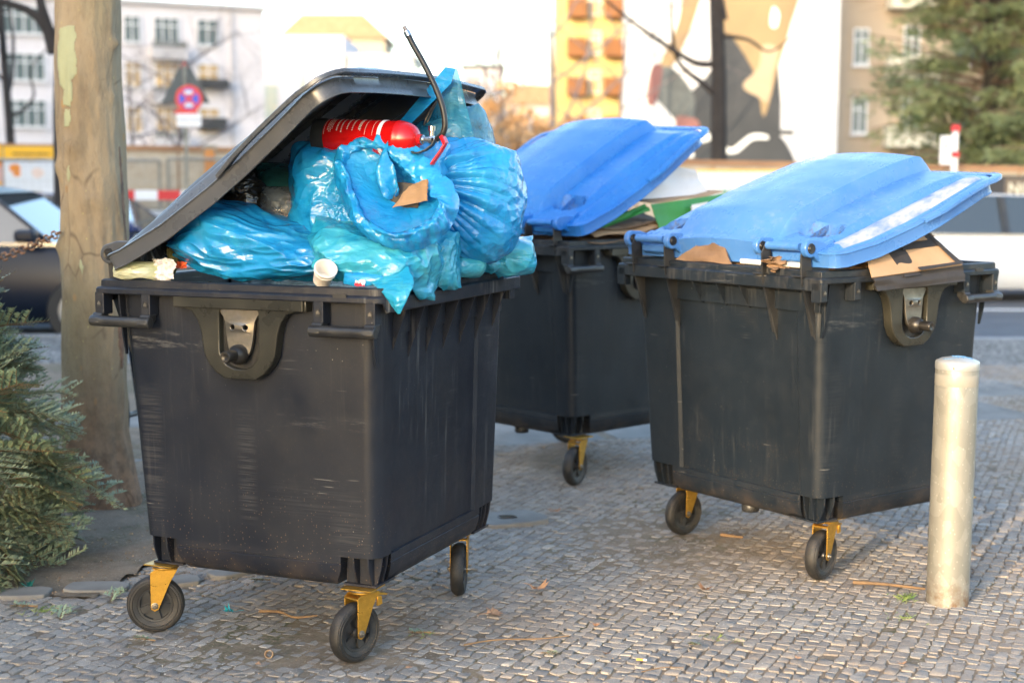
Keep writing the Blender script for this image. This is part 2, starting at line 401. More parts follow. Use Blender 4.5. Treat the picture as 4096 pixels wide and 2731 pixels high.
def lid_mesh(recess=True, pale=False):
    ss = np.unique(np.round(np.r_[np.linspace(.035, .2, 16), np.linspace(.2, .9, 36), np.linspace(.9, 1.055, 20)], 4))
    half = np.unique(np.round(np.r_[LV0, LV0 + .004, .006, .012, np.linspace(.02, .13, 18), np.linspace(.13, .28, 9), np.linspace(.262, .32, 15), np.linspace(.32, .59, 14)], 4))
    vv = np.unique(np.round(np.r_[half, 1.18 - half], 4))
    bm = bmesh.new(); G = []
    Rr = .085
    for s in ss:
        ds = max(0, (s - (1.055 - Rr))); ex = Rr - math.sqrt(max(0, Rr * Rr - ds * ds))
        db = max(0, (.035 + .03 - s)); ex = max(ex, .03 - math.sqrt(max(0, .0009 - db * db)))
        row = []
        for v in vv:
            q = v
            if v < .25: q = lerp(v, v + ex, (1 - (v - LV0) / (.25 - LV0)) ** 1.0)
            if v > .93: q = lerp(v, v - ex, ((v - .93) / (LV1 - .93)))
            t = lid_point(s, v)
            if recess:
                for vc in (.19, .99):
                    e = ((q - vc) / .10) ** 2 + ((s - .195) / .062) ** 2
                    if e < 1: t -= .050 * (1 - e * e * e)
            bow = .02 * math.sin(math.pi * (v - LV0) / (LV1 - LV0)) * max(0, (s - .8) / .25)
            row.append(bm.verts.new((s + bow, q, t)))
        G.append(row)
    ns, nv = len(ss), len(vv)
    for i in range(ns - 1):
        for j in range(nv - 1):
            f = bm.faces.new((G[i][j], G[i + 1][j], G[i + 1][j + 1], G[i][j + 1]))
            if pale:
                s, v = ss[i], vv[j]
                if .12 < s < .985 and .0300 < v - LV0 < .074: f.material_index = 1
    ring = [G[i][0] for i in range(ns)] + [G[-1][j] for j in range(1, nv)] + [G[i][-1] for i in range(ns - 2, -1, -1)] + [G[0][j] for j in range(nv - 2, 0, -1)]
    n = len(ring); prev = ring
    cen = Vector((.55, .59, 0))
    for (out, dz) in ((.006, -.004), (.006, -.0065), (.002, -.010), (.0, -.033), (.001, -.054), (.004, -.056)):
        cur = []
        for k, v0 in enumerate(ring):
            a, b = ring[k - 1].co, ring[(k + 1) % n].co; tdir = Vector((b.x - a.x, b.y - a.y, 0)).normalized(); nrm = Vector((tdir.y, -tdir.x, 0))
            if nrm.dot(v0.co - cen) < 0: nrm = -nrm
            zt = interp(v0.co.x, *TL) + .056
            base = v0.co.z if dz > -.007 else zt
            cur.append(bm.verts.new((v0.co.x + nrm.x * out, v0.co.y + nrm.y * out, (v0.co.z + dz) if dz > -.007 else interp(v0.co.x, *TL) + .056 + dz)))
        for k in range(n): bm.faces.new((prev[k], prev[(k + 1) % n], cur[(k + 1) % n], cur[k]))
        prev = cur
    fixn(bm)
    c = bm.verts[:]; 
    return bm
def lid_rail():
    """the grip rail that runs round the front corners of the lid"""
    pts = []
    def side(v0, sg):
        o = []
        for s in np.linspace(.56, .985, 14): o.append((s, v0 - sg * lerp(0, .022, min(1, (s - .56) / .1)), interp(s, *TL) + .060 + .01 * math.sin((s - .56) * 7.4)))
        return o
    a = side(LV0, 1); b = side(LV1, -1)
    arc = lambda c, a0: [(c[0] + .085 * math.cos(R(q)), c[1] + .085 * math.sin(R(q)), .062) for q in a0]
    pts = a + arc((.995, LV0 + .063), (-70, -50, -30, -10)) + [(1.085 + .018 * math.sin(math.pi * t), lerp(LV0 + .07, LV1 - .07, t), .058 + .006 * math.sin(math.pi * t)) for t in np.linspace(0, 1, 20)] + arc((.995, LV1 - .063), (10, 30, 50, 70)) + b[::-1]
    bm = bmesh.new(); P = [Vector(p) for p in pts]; rings = []
    for i, p in enumerate(P):
        t = (P[min(i + 1, len(P) - 1)] - P[max(i - 1, 0)]); t.z = 0; t.normalize(); nrm = Vector((t.y, -t.x, 0))
        w = .020
        rings.append([bm.verts.new(p + nrm * a + Vector((0, 0, b))) for a, b in ((-w, -.003), (w * .5, -.004), (w * .75, -.014), (w * .9, -.012), (w * .9, .000), (w * .6, .004), (-w, .003))])
    for a, b in zip(rings, rings[1:]):
        for k in range(7): f = bm.faces.new((a[k], a[(k + 1) % 7], b[(k + 1) % 7], b[k])); f.smooth = True
    bm.faces.new(rings[0]); bm.faces.new(rings[-1][::-1])
    return fixn(bm)
def lug_mesh(v0, v1):
    bm = bmesh.new()
    poly = [(.034 * math.cos(R(a)), .034 * math.sin(R(a))) for a in range(75, 286, 15)] + [(.05, -.078), (.10, -.088), (.13, -.055), (.13, .008), (.09, .0), (.05, .022)]
    prism(bm, poly, 'y', v0, v1); return fixn(bm)
def wheel_mesh():
    bm = bmesh.new()
    lathe(bm, [(.062, -.017), (.072, -.021), (.084, -.023), (.093, -.0205), (.0985, -.013), (.1, -.004), (.1, .004), (.0985, .013), (.093, .0205), (.084, .023), (.072, .021), (.062, .017), (.062, 0)], 56, closed=True)
    for r in (.0785, .0885):                                        # moulded rings on the tyre wall
        for sg in (1, -1): lathe(bm, [(r - .0014, sg * .0215), (r, sg * .0245), (r + .0014, sg * .0215)], 56)
    return fixn(bm)
def hub_mesh():
    bm = bmesh.new()
    for sg in (1, -1):
        lathe(bm, [(.052, sg * .010), (.054, sg * .017), (.061, sg * .0175), (.0625, sg * .010), (.052, sg * .010)], 48)
    lathe(bm, [(.0625, -.012), (.052, -.012), (.052, .012), (.0625, .012)], 48)
    lathe(bm, [(.0, -.022), (.017, -.022), (.02, -.014), (.02, .014), (.017, .022), (0, .022)], 24)
    lathe(bm, [(.02, -.004), (.053, -.004), (.053, .004), (.02, .004)], 36)
    for k in range(5):
        M = Matrix.Rotation(2 * math.pi * k / 5 + .3, 4, 'Z')
        prism(bm, [(.015, -.009), (.055, -.014), (.055, .014), (.015, .009)], 'z', -.0145, .0145, M)
    return fixn(bm)
def fork_mesh(brake):
    """wheel axis along Y at the origin, swivel axis at x=+.038; top at z=.128"""
    bm = bmesh.new()
    poly = [(-.013, -.012), (.0, -.019), (.013, -.012), (.052, .080), (.076, .122), (.076, .128), (.0, .128), (-.014, .118), (-.014, .0)]
    for y in (-.034, .030): prism(bm, poly, 'y', y, y + .004)
    prism(bm, [(-.014, -.034), (.012, -.034), (.012, .034), (-.014, .034)], 'z', .112, .118)
    prism(bm, [(.012, -.034), (.078, -.034), (.078, .034), (.012, .034)], 'z', .124, .129)
    lathe(bm, [(0, .129), (.044, .129), (.046, .132), (.043, .1365), (0, .1365)], 28, Matrix.Translation((.038, 0, 0)))
    if brake:
        prism(bm, [(.07, .115), (.125, .104), (.128, .109), (.075, .124)], 'y', -.024, .024)
        cyl(bm, (.078, -.03, .12), (.078, .03, .12), .009, seg=12)
        prism(bm, [(.07, .08), (.092, .084), (.088, .112), (.07, .112)], 'y', -.038, -.030)
    fixn(bm); return bm
def castor(parent, x, y, ang, brake=False):
    """x, y = wheel centre in bin space, ang = direction from wheel centre to the swivel"""
    f = obj('castor', cached(('fork', brake), lambda: to_mesh(fork_mesh(brake))), M_GOLD, parent, (x, y, .1), (0, 0, ang), 30, .0008)
    R90 = (R(90), 0, 0)
    t = obj('tyre', cached('tyre', lambda: to_mesh(wheel_mesh())), M_TYRE, f, rot=R90, smooth=35)
    obj('hub', cached('hub', lambda: to_mesh(hub_mesh())), M_BLK, f, rot=(R(90), R(random.random() * 90), 0), smooth=30)
    def bolt():
        bm = bmesh.new()
        for sg in (1, -1):
            lathe(bm, [(0, sg * .046), (.0045, sg * .046), (.0052, sg * .044), (.0052, sg * .041), (.0095, sg * .0405), (.0105, sg * .0385), (.0105, sg * .036), (.0125, sg * .0355), (.0125, sg * .034), (0, sg * .034)], 12)
        cyl(bm, (0, 0, -.034), (0, 0, .034), .005, seg=8); return to_mesh(fixn(bm))
    obj('axle_bolt', cached('bolt', bolt), M_STEEL, f, rot=R90, smooth=30)
    def ringm():
        bm = bmesh.new(); lathe(bm, [(.03, .1365), (.047, .1365), (.048, .139), (.047, .1425), (.03, .1425)], 28, Matrix.Translation((.038, 0, 0))); return to_mesh(fixn(bm))
    obj('swivel_ring', cached('ring', ringm), M_STEEL, f, smooth=40)
    def plm():
        bm = bmesh.new(); box(bm, (-.018, -.052, .1428), (.094, .052, .1475)); return to_mesh(bm)
    p = obj('mounting_plate', cached('mplate', plm), M_GOLD, f, bevel=.001)
    p.rotation_euler = (0, 0, -ang + (0)); sx = Vector((.038, 0, 0)); sx.rotate(Euler((0, 0, -0))); 
    # keep the plate square to the bin, centred over the swivel
    q = Vector((.038, 0, 0)); qr = q.copy(); qr.rotate(Euler((0, 0, -ang))); p.location = q - qr
    return f
def to_mesh(bm, name='m'):
    me = bpy.data.meshes.new(name); bm.to_mesh(me); bm.free(); return me
def notch_block(u0, v0, su, sv):
    """moulded foot that carries one castor in the corner recess; u0,v0 outer corner, su,sv inward"""
    bm = bmesh.new()
    def X(a): return u0 + su * a
    def Y(b): return v0 + sv * b
    def bx(a0, a1, b0, b1, z0, z1):
        box(bm, (min(X(a0), X(a1)), min(Y(b0), Y(b1)), z0), (max(X(a0), X(a1)), max(Y(b0), Y(b1)), z1))
    bx(.045, .14, .05, .17, .2478, .356)
    bx(.02, .14, .028, .17, .2482, .256)
    for a in (.035, .088):
        prism(bm, [(Y(.165), .354), (Y(.004), .354), (Y(.006), .32), (Y(.018), .285), (Y(.036), .2486), (Y(.165), .2486)], 'x', min(X(a), X(a + .006)), max(X(a), X(a + .006)))
    for b in (.045, .085, .125):
        prism(bm, [(X(.13), .3535), (X(.004), .3535), (X(.010), .31), (X(.026), .2492), (X(.13), .2492)], 'y', min(Y(b), Y(b + .006)), max(Y(b), Y(b + .006)))
    return fixn(bm)
def build_container(loc, rz, label, lid_mat, bin_mat, lid_deg, castors, handles, front_handles=(), pale=False, recess=True, sc=1, group='wheeled waste containers on the pavement', caps=True, lid_len=1.):
    root = empty('waste_container', loc, rz, sc=sc); tag(root, label, 'waste container', group)
    body = obj('body', to_mesh(body_mesh()), bin_mat, root, smooth=32)
    rim = obj('rim', to_mesh(rim_mesh()), bin_mat, root, smooth=38)
    # fins under the front flange and long brackets that carry the hinge
    for k in range(7):
        v = .17 + k * .14; z = .985 if k < 5 else 1.0
        bm = bmesh.new(); prism(bm, [(1.026, 1.20), (1.088, 1.20), (1.088, 1.165), (1.035, 1.02), (1.026, .99)], 'y', v, v + .006); obj('fin', fixn(bm), bin_mat, root)
    for v in (.445, .575, .715):
        bm = bmesh.new(); prism(bm, [(.085, 1.20), (.012, 1.20), (.012, 1.165), (.070, 1.075), (.085, 1.07)], 'y', v, v + .006); obj('fin', fixn(bm), bin_mat, root)
    for v in (.094, .298, .862, 1.066):
        bm = bmesh.new()
        prism(bm, [(.085, .955), (-.004, 1.19), (-.008, 1.235), (-.012, 1.30), (.006, 1.335), (.028, 1.335), (.040, 1.30), (.048, 1.246), (.085, 1.235)], 'y', v, v + .007)
        prism(bm, [(.076, .985), (.018, 1.17), (.004, 1.235), (.004, 1.29), (.012, 1.29), (.012, 1.235), (.03, 1.18), (.085, 1.0)], 'y', v + .007, v + .022)
        prism(bm, [(-.012, 1.216), (.03, 1.216), (.03, 1.222), (-.012, 1.222)], 'y', v - .006, v + .05)
        obj('hinge_bracket', fixn(bm), M_BLK, root, bevel=.0015)
    for (u, v) in ((.075, .058), (1.03, .058)):
        bm = bmesh.new(); prism(bm, [(v + .002, 1.19), (v - .03, 1.19), (v - .012, 1.05), (v + .004, .985), (v + .012, .985)], 'x', u, u + .006); obj('fin', fixn(bm), bin_mat, root)
    # foot blocks and castors
    for (u0, v0, su, sv) in ((.113, .085, 1, 1), (1.022, .085, -1, 1), (.113, 1.095, 1, -1), (1.022, 1.095, -1, -1)):
        obj('castor_mount', notch_block(u0, v0, su, sv), bin_mat, root, bevel=.0015)
    for c in castors: castor(root, *c)
    bm = bmesh.new(); lathe(bm, [(0, .205), (.034, .205), (.038, .212), (.038, .25), (0, .25)], 20, Matrix.Translation((.22, .56, 0))); obj('drain_plug', fixn(bm), M_BLK, root)
    # tabs, catches and grips on the end apron
    tabs = [(0, .036), (.186, .222), (.842, .878), (1.028, 1.062)]
    for (a, b) in tabs:
        obj('rim_tab', tab_mesh(a, b), bin_mat, root, bevel=.003); obj('rim_tab', tab_mesh(a, b, 1), bin_mat, root, bevel=.003)
        bm = bmesh.new(); c = (a + b) / 2
        prism(bm, [(c - .009, 1.150), (c + .009, 1.150), (c + .009, 1.164)] + [(c + .009 * math.cos(R(q)), 1.164 + .009 * math.sin(R(q))) for q in range(30, 151, 30)] + [(c - .009, 1.164)], 'y', -.0008, .004)
        s_ = obj('slot', fixn(bm), M_BLK, root)
        bm = bmesh.new(); prism(bm, [(c - .005, 1.157), (c + .007, 1.157), (c + .007, 1.163), (c, 1.169), (c - .005, 1.163)], 'y', -.003, .0); obj('catch', fixn(bm), M_STEEL, s_)
    for (a, b) in handles: obj('grip_handle', handle_mesh(a, b), M_BLK, root, smooth=40, bevel=.003)
    bm = bmesh.new(); prism(bm, smoothpoly([(.918, 1.211), (.958, 1.211), (.962, 1.217), (.958, 1.223), (.918, 1.223), (.914, 1.217)], 3), 'y', -.0006, .004); obj('slot', fixn(bm), M_BLK, root)
    # lifting trunnion: moulded plate, pressed steel tongue, pin
    Mp = Matrix(((1, 0, 0, 0), (0, 0, -1, .056), (0, 1, 0, 0), (0, 0, 0, 1)))
    pl = flat_shape([plate_outline(), plate_hole()], .042, .004); pl.transform(Mp)
    plate = obj('trunnion_plate', pl, M_PLATE, root, smooth=35)
    bm = bmesh.new(); prism(bm, [(.312, 1.160), (.802, 1.160), (.802, 1.197), (.312, 1.197)], 'y', .004, .0135); obj('plate_bar', fixn(bm), M_PLATE, plate, bevel=.003)
    bm = bmesh.new(); prism(bm, plate_hole(), 'y', .040, .0555); obj('recess', fixn(bm), M_BLK, plate)
    ht = smoothpoly([(.488, 1.159), (.500, 1.12), (.508, 1.06), (.520, 1.015), (.545, 1.0), (.57, 1.0), (.594, 1.015), (.606, 1.06), (.614, 1.12), (.626, 1.159)], 3)
    holes = [[(cx + .0085 * math.cos(R(q)), 1.10 + .0085 * math.sin(R(q))) for q in range(0, 360, 24)] for cx in (.533, .581)]
    tg = flat_shape([ht] + holes, .012, .002); 
    for v in tg.vertices:
        v.co.z += .012 * max(0, 1 - abs(v.co.x - .557) / .06) - .004
    tg.transform(Matrix(((1, 0, 0, 0), (0, 0, -1, .030), (0, 1, 0, 0), (0, 0, 0, 1))))
    tg = obj('steel_tongue', tg, M_STEEL, plate, smooth=40)
    bm = bmesh.new(); Mt = Matrix.Translation((.557, 0, 1.012)) @ Matrix.Rotation(R(90), 4, 'X')
    lathe(bm, [(0, .068), (.006, .068), (.009, .0705), (.017, .0705), (.0195, .067), (.0195, .02), (.026, .014), (.030, .006), (.033, -.002), (.033, -.02), (0, -.02)], 28, Mt)
    obj('lifting_pin', fixn(bm), M_PIN, plate, smooth=40)
    # the lid, hinged at (u .012, z 1.325)
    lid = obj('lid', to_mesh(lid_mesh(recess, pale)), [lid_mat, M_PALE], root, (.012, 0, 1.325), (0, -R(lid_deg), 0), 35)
    lid.scale = (lid_len, 1, 1); so = lid.modifiers.new('shell', 'SOLIDIFY'); so.thickness = .005; so.offset = -1
    rl = obj('lid_rail', lid_rail(), lid_mat, lid, smooth=40)
    for v in (.066, .318, .834, 1.086):
        obj('hinge_lug', lug_mesh(v, v + .027), lid_mat, lid, smooth=40, bevel=.004)
        if caps:
            bm = bmesh.new(); lathe(bm, [(0, -.004), (.010, -.004), (.012, -.002), (.018, -.0035), (.0205, 0), (.0205, .006), (0, .006)], 24, Matrix.Translation((0, v, 0)) @ Matrix.Rotation(R(-90), 4, 'X')); obj('hinge_cap', fixn(bm), M_PIN, lid, smooth=40)
    for a, b in ((.122, .292), (.89, 1.06)):
        bm = bmesh.new(); cyl(bm, (0, a, .004), (0, b, .004), .0155, seg=18); obj('hinge_rod', fixn(bm), lid_mat, lid, smooth=40)
        bm = bmesh.new(); prism(bm, [(.012, -.055), (.05, -.082), (.12, -.088), (.12, -.03), (.05, -.02), (.02, -.028)], 'y', a, b); obj('hinge_lug', fixn(bm), lid_mat, lid, smooth=40, bevel=.006)
    for v in np.linspace(.2, .98, 5):          # stiffening ribs on the underside
        bm = bmesh.new(); P = [(s, lid_point(s, v) - .004) for s in np.linspace(.12, .98, 14)]; Q = [(s, t - .022) for s, t in P[::-1]]
        prism(bm, P + Q, 'y', v, v + .005); obj('lid_rib', fixn(bm), lid_mat, lid)
    return root, lid
FX, FY, FA = -1.415, 5.047, -.382
RX, RY, RA = 1.150, 5.542, .629
MX, MY, MA, MS = .28, 7.42, .75, 1.02
def tolocal(o, x, y):
    dx, dy = x - o[0], y - o[1]; c, s = math.cos(o[2]), math.sin(o[2]); return c * dx + s * dy, -s * dx + c * dy
def cast_at(o, x, y, phi, brake=False, sc=1):
    """phi: world heading of the wheel's outer face normal, degrees clockwise from towards-camera"""
    u, v = tolocal(o, x, y)
    wx, wy = math.cos(R(phi)), math.sin(R(phi))         # world heading from wheel centre to swivel
    return (u / sc, v / sc, math.atan2(wy, wx) - o[2], brake)
fo, ro, mo = (FX, FY, FA), (RX, RY, RA), (MX, MY, MA)
front_bin, front_lid = build_container((FX, FY, 0), FA, 'dark grey four-wheeled waste container with a black lid propped open over blue sacks', M_BLACKLID, M_BIN, 29.6,
    [cast_at(fo, -1.247, 5.108, 8), cast_at(fo, -.516, 4.788, 48, True), cast_at(fo, -.200, 5.582, 86), cast_at(fo, -.93, 6.02, 60)],
    [(-.006, .224), (.838, 1.064)], recess=False, lid_len=1.012)
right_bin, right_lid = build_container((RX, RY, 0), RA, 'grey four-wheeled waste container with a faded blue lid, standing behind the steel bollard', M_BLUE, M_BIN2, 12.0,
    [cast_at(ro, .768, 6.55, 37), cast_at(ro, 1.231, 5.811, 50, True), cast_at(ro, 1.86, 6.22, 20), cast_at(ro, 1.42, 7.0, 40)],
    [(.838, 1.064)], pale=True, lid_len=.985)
mid_bin, mid_lid = build_container((MX, MY, 0), MA, 'grey waste container with a bright blue lid, farthest of the three bins', M_BLUE2, M_BIN2, 22.5,
    [cast_at(mo, .327, 7.60, 60, False, MS), cast_at(mo, .93, 8.2, 20, False, MS), cast_at(mo, .33, 8.85, 20, False, MS), cast_at(mo, -.25, 8.2, 30, False, MS)],
    [(-.006, .224)], sc=MS, caps=False, lid_len=1.04)
def place(o, frame, u, v, z, rz=0):
    c, s = math.cos(frame[2]), math.sin(frame[2]); return (frame[0] + c * u - s * v, frame[1] + s * u + c * v, z)
# ---------------------------------------------------------------- plastic film: inextensible sacks blown up over their contents
def sack_grid(nx, nz, w, h):
    """two sheets joined at the side and bottom/top seams; returns verts, tris, seam flags"""
    idx = {}; V = []
    def add(x, y, z): V.append((x, y, z)); return len(V) - 1
    tri = []
    for side in (1, -1):
        for i in range(nx + 1):
            for j in range(nz + 1):
                edge = i in (0, nx) or j in (0, nz)
                if side == -1 and edge: idx[-1, i, j] = idx[1, i, j]; continue
                x = i / nx - .5; z = j / nz - .5
                idx[side, i, j] = add(x * w, side * .25 * min(w, h) * (1 - (2 * x) ** 2) * (1 - (2 * z) ** 2), z * h)
        for i in range(nx):
            for j in range(nz):
                q = [idx[side, i, j], idx[side, i + 1, j], idx[side, i + 1, j + 1], idx[side, i, j + 1]]
                if side == -1: q = q[::-1]
                t = [(q[0], q[1], q[2]), (q[0], q[2], q[3])] if (i + j) % 2 else [(q[0], q[1], q[3]), (q[1], q[2], q[3])]
                tri += t
    U = []
    for side in (1, -1):
        for i in range(nx + 1):
            for j in range(nz + 1):
                if side == -1 and (i in (0, nx) or j in (0, nz)): continue
                U.append(((i / nx - .5) * w, (j / nz - .5) * h))
    return np.array(V), np.array(tri), np.array(U)
def edges_of(F):
    e = np.sort(np.r_[F[:, [0, 1]], F[:, [1, 2]], F[:, [2, 0]]], axis=1)
    u, inv = np.unique(e, axis=0, return_inverse=True)
    return u, inv.reshape(3, -1).T
def refine(V, F, U):
    E, fe = edges_of(F); n = len(V)
    V2 = np.r_[V, (V[E[:, 0]] + V[E[:, 1]]) / 2]; U2 = np.r_[U, (U[E[:, 0]] + U[E[:, 1]]) / 2]
    a, b, c = F.T; ab, bc, ca = (fe + n).T
    F2 = np.r_[np.c_[a, ab, ca], np.c_[ab, b, bc], np.c_[ca, bc, c], np.c_[ab, bc, ca]]
    return V2, F2, U2
def vnormals(P, F):
    t = np.cross(P[F[:, 1]] - P[F[:, 0]], P[F[:, 2]] - P[F[:, 0]]); n = len(P); N = np.zeros((n, 3))
    for k in range(3):
        for c in range(3): N[:, c] += np.bincount(F[:, k], t[:, c], n)
    return N / (np.linalg.norm(N, axis=1)[:, None] + 1e-12)
def relax(P, F, L, E, iters, push, stiff=.15, collide=None, pin=None, smooth=.0, sag=0.):
    a, b = E.T; n = len(P); deg = np.bincount(np.r_[a, b], minlength=n)[:, None].astype(float)
    V = np.zeros_like(P)
    for it in range(iters):
        if it % 4 == 0: N = vnormals(P, F)
        P = P + N * push; P[:, 2] -= sag
        for rep in range(2):
            d = P[b] - P[a]; l = np.sqrt((d * d).sum(1)) + 1e-9
            s = (l - L) / l * .5
            s = np.where(s > 0, s, s * stiff)
            c = d * s[:, None]
            o = np.empty((n, 3))
            for k in range(3): o[:, k] = np.bincount(a, c[:, k], n) - np.bincount(b, c[:, k], n)
            P = P + o / deg * 1.7
        if smooth:
            m = np.empty_like(P)
            for k in range(3): m[:, k] = np.bincount(a, P[b, k], n) + np.bincount(b, P[a, k], n)
            P += (m / deg - P) * smooth
        if collide is not None: P = collide(P)
        if pin is not None: P = pin(P)
    return P
def seam_len(E, U, w, h):
    d = U[E[:, 0]] - U[E[:, 1]]
    return np.sqrt((d ** 2).sum(1))
def make_sack(name, w, h, seed=0, levels=3, nx=14, gather=0., tail=.10, contents=(), floor=None, push=.004, fit=None, rot=(0, 0, 0), stiff=.15, iters=(120, 80, 50, 40), sag=0., jit=.004, env=None, ep=2.5):
    rng = np.random.RandomState(seed)
    P, F, U = sack_grid(nx, int(round(nx * h / w)), w, h)
    P = P + rng.randn(*P.shape) * jit
    top = h / 2 - tail
    def pin(P, U_=None):
        return P
    def coll(P):
        for (c, r) in contents:
            q = (P - c) / r; l = np.sqrt((q * q).sum(1)); m = l < 1
            if m.any(): P[m] = np.array(c) + q[m] / (l[m][:, None] + 1e-6) * r
        if env is not None:
            q = np.abs(P) / env; l = (q ** ep).sum(1) ** (1 / ep)
            P = P / np.maximum(1, 1 + (l - 1) * .5)[:, None]
        if floor is not None: P[:, 2] = np.maximum(P[:, 2], floor)
        return P
    for lv in range(levels + 1):
        if lv: 
            P, F, U = refine(P, F, U); P = P + rng.randn(*P.shape) * jit / 2 ** (lv + 1)
        E, _ = edges_of(F); L = seam_len(E, U, w, h)
        if gather:
            g = U[:, 1]; band = np.exp(-((g - top) / (.03)) ** 2)
            ctr = np.array([0, 0])
            lim = .02 + .9 * np.abs(g - top)
            up = g > top - .005
            def pn(P, g=g, up=up, lim=lim):
                m = np.abs(g - top) < .12
                c = P[np.abs(g - top) < .04][:, :2].mean(0)
                r = np.sqrt(((P[:, :2] - c) ** 2).sum(1)) + 1e-6
                s = np.where(m & (r > lim * 1.1), (lim * 1.1) / r, 1)
                P[:, :2] = c + (P[:, :2] - c) * s[:, None]
                return P
        else: pn = None
        k = 2. ** -lv
        P = relax(P, F, L, E, iters[min(lv, len(iters) - 1)], push * (k ** .6), stiff, coll, pn, smooth=.04 if lv < levels else .0, sag=sag * k)
    P = P @ np.array(Euler(rot).to_matrix()).T
    if fit is not None:
        lo, hi = P.min(0), P.max(0); P = (P - (lo + hi) / 2) / (hi - lo) * np.array(fit)
    me = bpy.data.meshes.new(name); me.from_pydata(P.tolist(), [], F.tolist())
    me.polygons.foreach_set('use_smooth', [True] * len(F)); me.update()
    return me
# ================================================================ ground: mosaic paving, soil bed, slabs, kerb, road
PA = R(-23.5)                                  # the setts run in rows turned against the kerb
CURB_Y = 14.55
def mat_stone():
    m = NT('granite_setts'); oi = m.n('ShaderNodeAttribute', attribute_name='tone').outputs['Fac']
    base = m.mix(oi, (.235, .212, .188), (.47, .425, .365))
    base = m.mix(m.ramp(m.noise(420, 3, .7), .40, .62), base, m.mix(.6, base, (.03, .03, .032)))
    base = m.mix(m.ramp(m.noise(300, 2, .6, m.map(1, (3, 3, 3))), .64, .72), base, (.62, .60, .56))
    big = m.ramp(m.noise(.9, 4, .6), .42, .68); base = m.mix(m.math('MULTIPLY', big, .70), base, (.27, .20, .14))
    dust = m.ramp(m.noise(26, 5, .7), .52, .75); base = m.mix(m.math('MULTIPLY', dust, .6), base, (.35, .285, .215))
    m['Base Color'] = base; m['Roughness'] = m.ramp(m.noise(60, 3), .3, .7, .62, .88); m['Specular IOR Level'] = .25
    m.bump(m.math('ADD', m.noise(150, 5, .7), m.noise(45, 3, .6)), .55, .006); return m.m
def mat_soil(name='joint_soil', sc=1.):
    m = NT(name); f = m.ramp(m.noise(6 * sc, 6, .7), .35, .68)
    c = m.mix(f, (.15, .115, .082), (.27, .21, .15)); c = m.mix(m.ramp(m.noise(90, 4, .7), .55, .7), c, (.32, .27, .20))
    mo = m.math('MULTIPLY', m.ramp(m.noise(1.6, 4, .6), .5, .62), m.ramp(m.noise(40, 4, .7), .42, .6)); c = m.mix(m.math('MULTIPLY', mo, .7), c, (.045, .065, .018))
    m['Base Color'] = c; m['Roughness'] = .9; m['Specular IOR Level'] = .2; m.bump(m.noise(70, 7, .75), .8, .012); return m.m
M_STONE = mat_stone(); M_JOINT = mat_soil(); M_EARTH = mat_soil('trodden_earth', .5)
M_SLAB = pm('granite_slab', (.24, .225, .20), (.16, .15, .135), 3, .75, .9, bump=.35, bs=160, bd=.003, spec=.2)
M_ASPHALT = pm('asphalt', (.060, .062, .068), (.085, .087, .092), 1.5, .75, bump=.4, bs=220, bd=.004)
M_KERB = pm('kerb_granite', (.30, .29, .27), (.19, .185, .18), 5, .6, bump=.2, bs=90)
M_WHITE = pm('white_paint', (.74, .74, .72), (.6, .6, .58), 9, .55)
g = bmesh.new(); box(g, (-500, 15.1, -.8), (500, 900, -.125)); tag(obj('ground', g, pm('distant_ground', (.12, .11, .10), (.07, .07, .065), .3, .9)), kind='structure')
g = bmesh.new(); box(g, (-60, -40, -.8), (60, CURB_Y, -.0032)); tag(obj('pavement_bed', g, M_JOINT), kind='structure')
g = bmesh.new(); box(g, (-120, CURB_Y + .18, -.6), (120, 23.3, -.121)); tag(obj('road', g, M_ASPHALT), kind='structure')
g = bmesh.new()
for y in (19.0,): box(g, (-60, y, -.121), (60, y + .14, -.117))
tag(obj('lane_line', g, M_WHITE), kind='structure')
kerb = empty('kerb', (0, CURB_Y, 0)); tag(kerb, kind='structure')
km = cached('kerbstone', lambda: to_mesh(mkbox((-.495, 0, -.3), (.495, .178, .004))))
for i in range(-9, 10): obj('kerb_stone', km, M_KERB, kerb, (i * 1.0, 0, random.uniform(-.004, .003)), bevel=.012)
g = bmesh.new(); box(g, (-120, 23.3, -.6), (120, 26.0, -.0)); tag(obj('far_pavement', g, pm('far_pavement', (.24, .23, .22), (.16, .155, .15), 8, .8)), kind='structure')
# --- setts
def in_soil(x, y):
    # bed round the plane tree, and the slab walk behind the bins
    b = -1.58 + .30 * max(0, y - 5.62)
    return (y > 5.60 + .10 * math.sin(x * 5) and x < min(b, -.95)) and y < 9.3
def in_slab(x, y): return (8.75 < y - .30 * x < 10.6 and x < 2.2)
pav = empty('pavement'); tag(pav, kind='structure')
rng = np.random.RandomState(11)
ca, sa = math.cos(PA), math.sin(PA)
stones = []
row = -260
r_skip = lambda: rng.rand() > .012
a = -6.0
while a < 9.5:
    w = rng.uniform(.038, .055); b = 1.0 + rng.uniform(0, .05)
    while b < 15.5:
        l = rng.uniform(.034, .068)
        # coordinates: a along first axis, b along rows
        wob = .03 * math.sin(b * .9 + 1.3) + .006 * math.sin(b * 3.1 + a)
        ca_, cb_ = a + w / 2 + wob, b + l / 2 + .015 * math.sin(a * 3)
        x = ca * ca_ - sa * cb_; y = sa * ca_ + ca * cb_
        if r_skip() and 3.95 < y < 12.6 and abs(x) < 1.0 + y * .37 and not in_soil(x, y) and not in_slab(x, y):
            stones.append((x, y, w - rng.uniform(.003, .007), l - rng.uniform(.003, .008)))
        b += l
    a += w
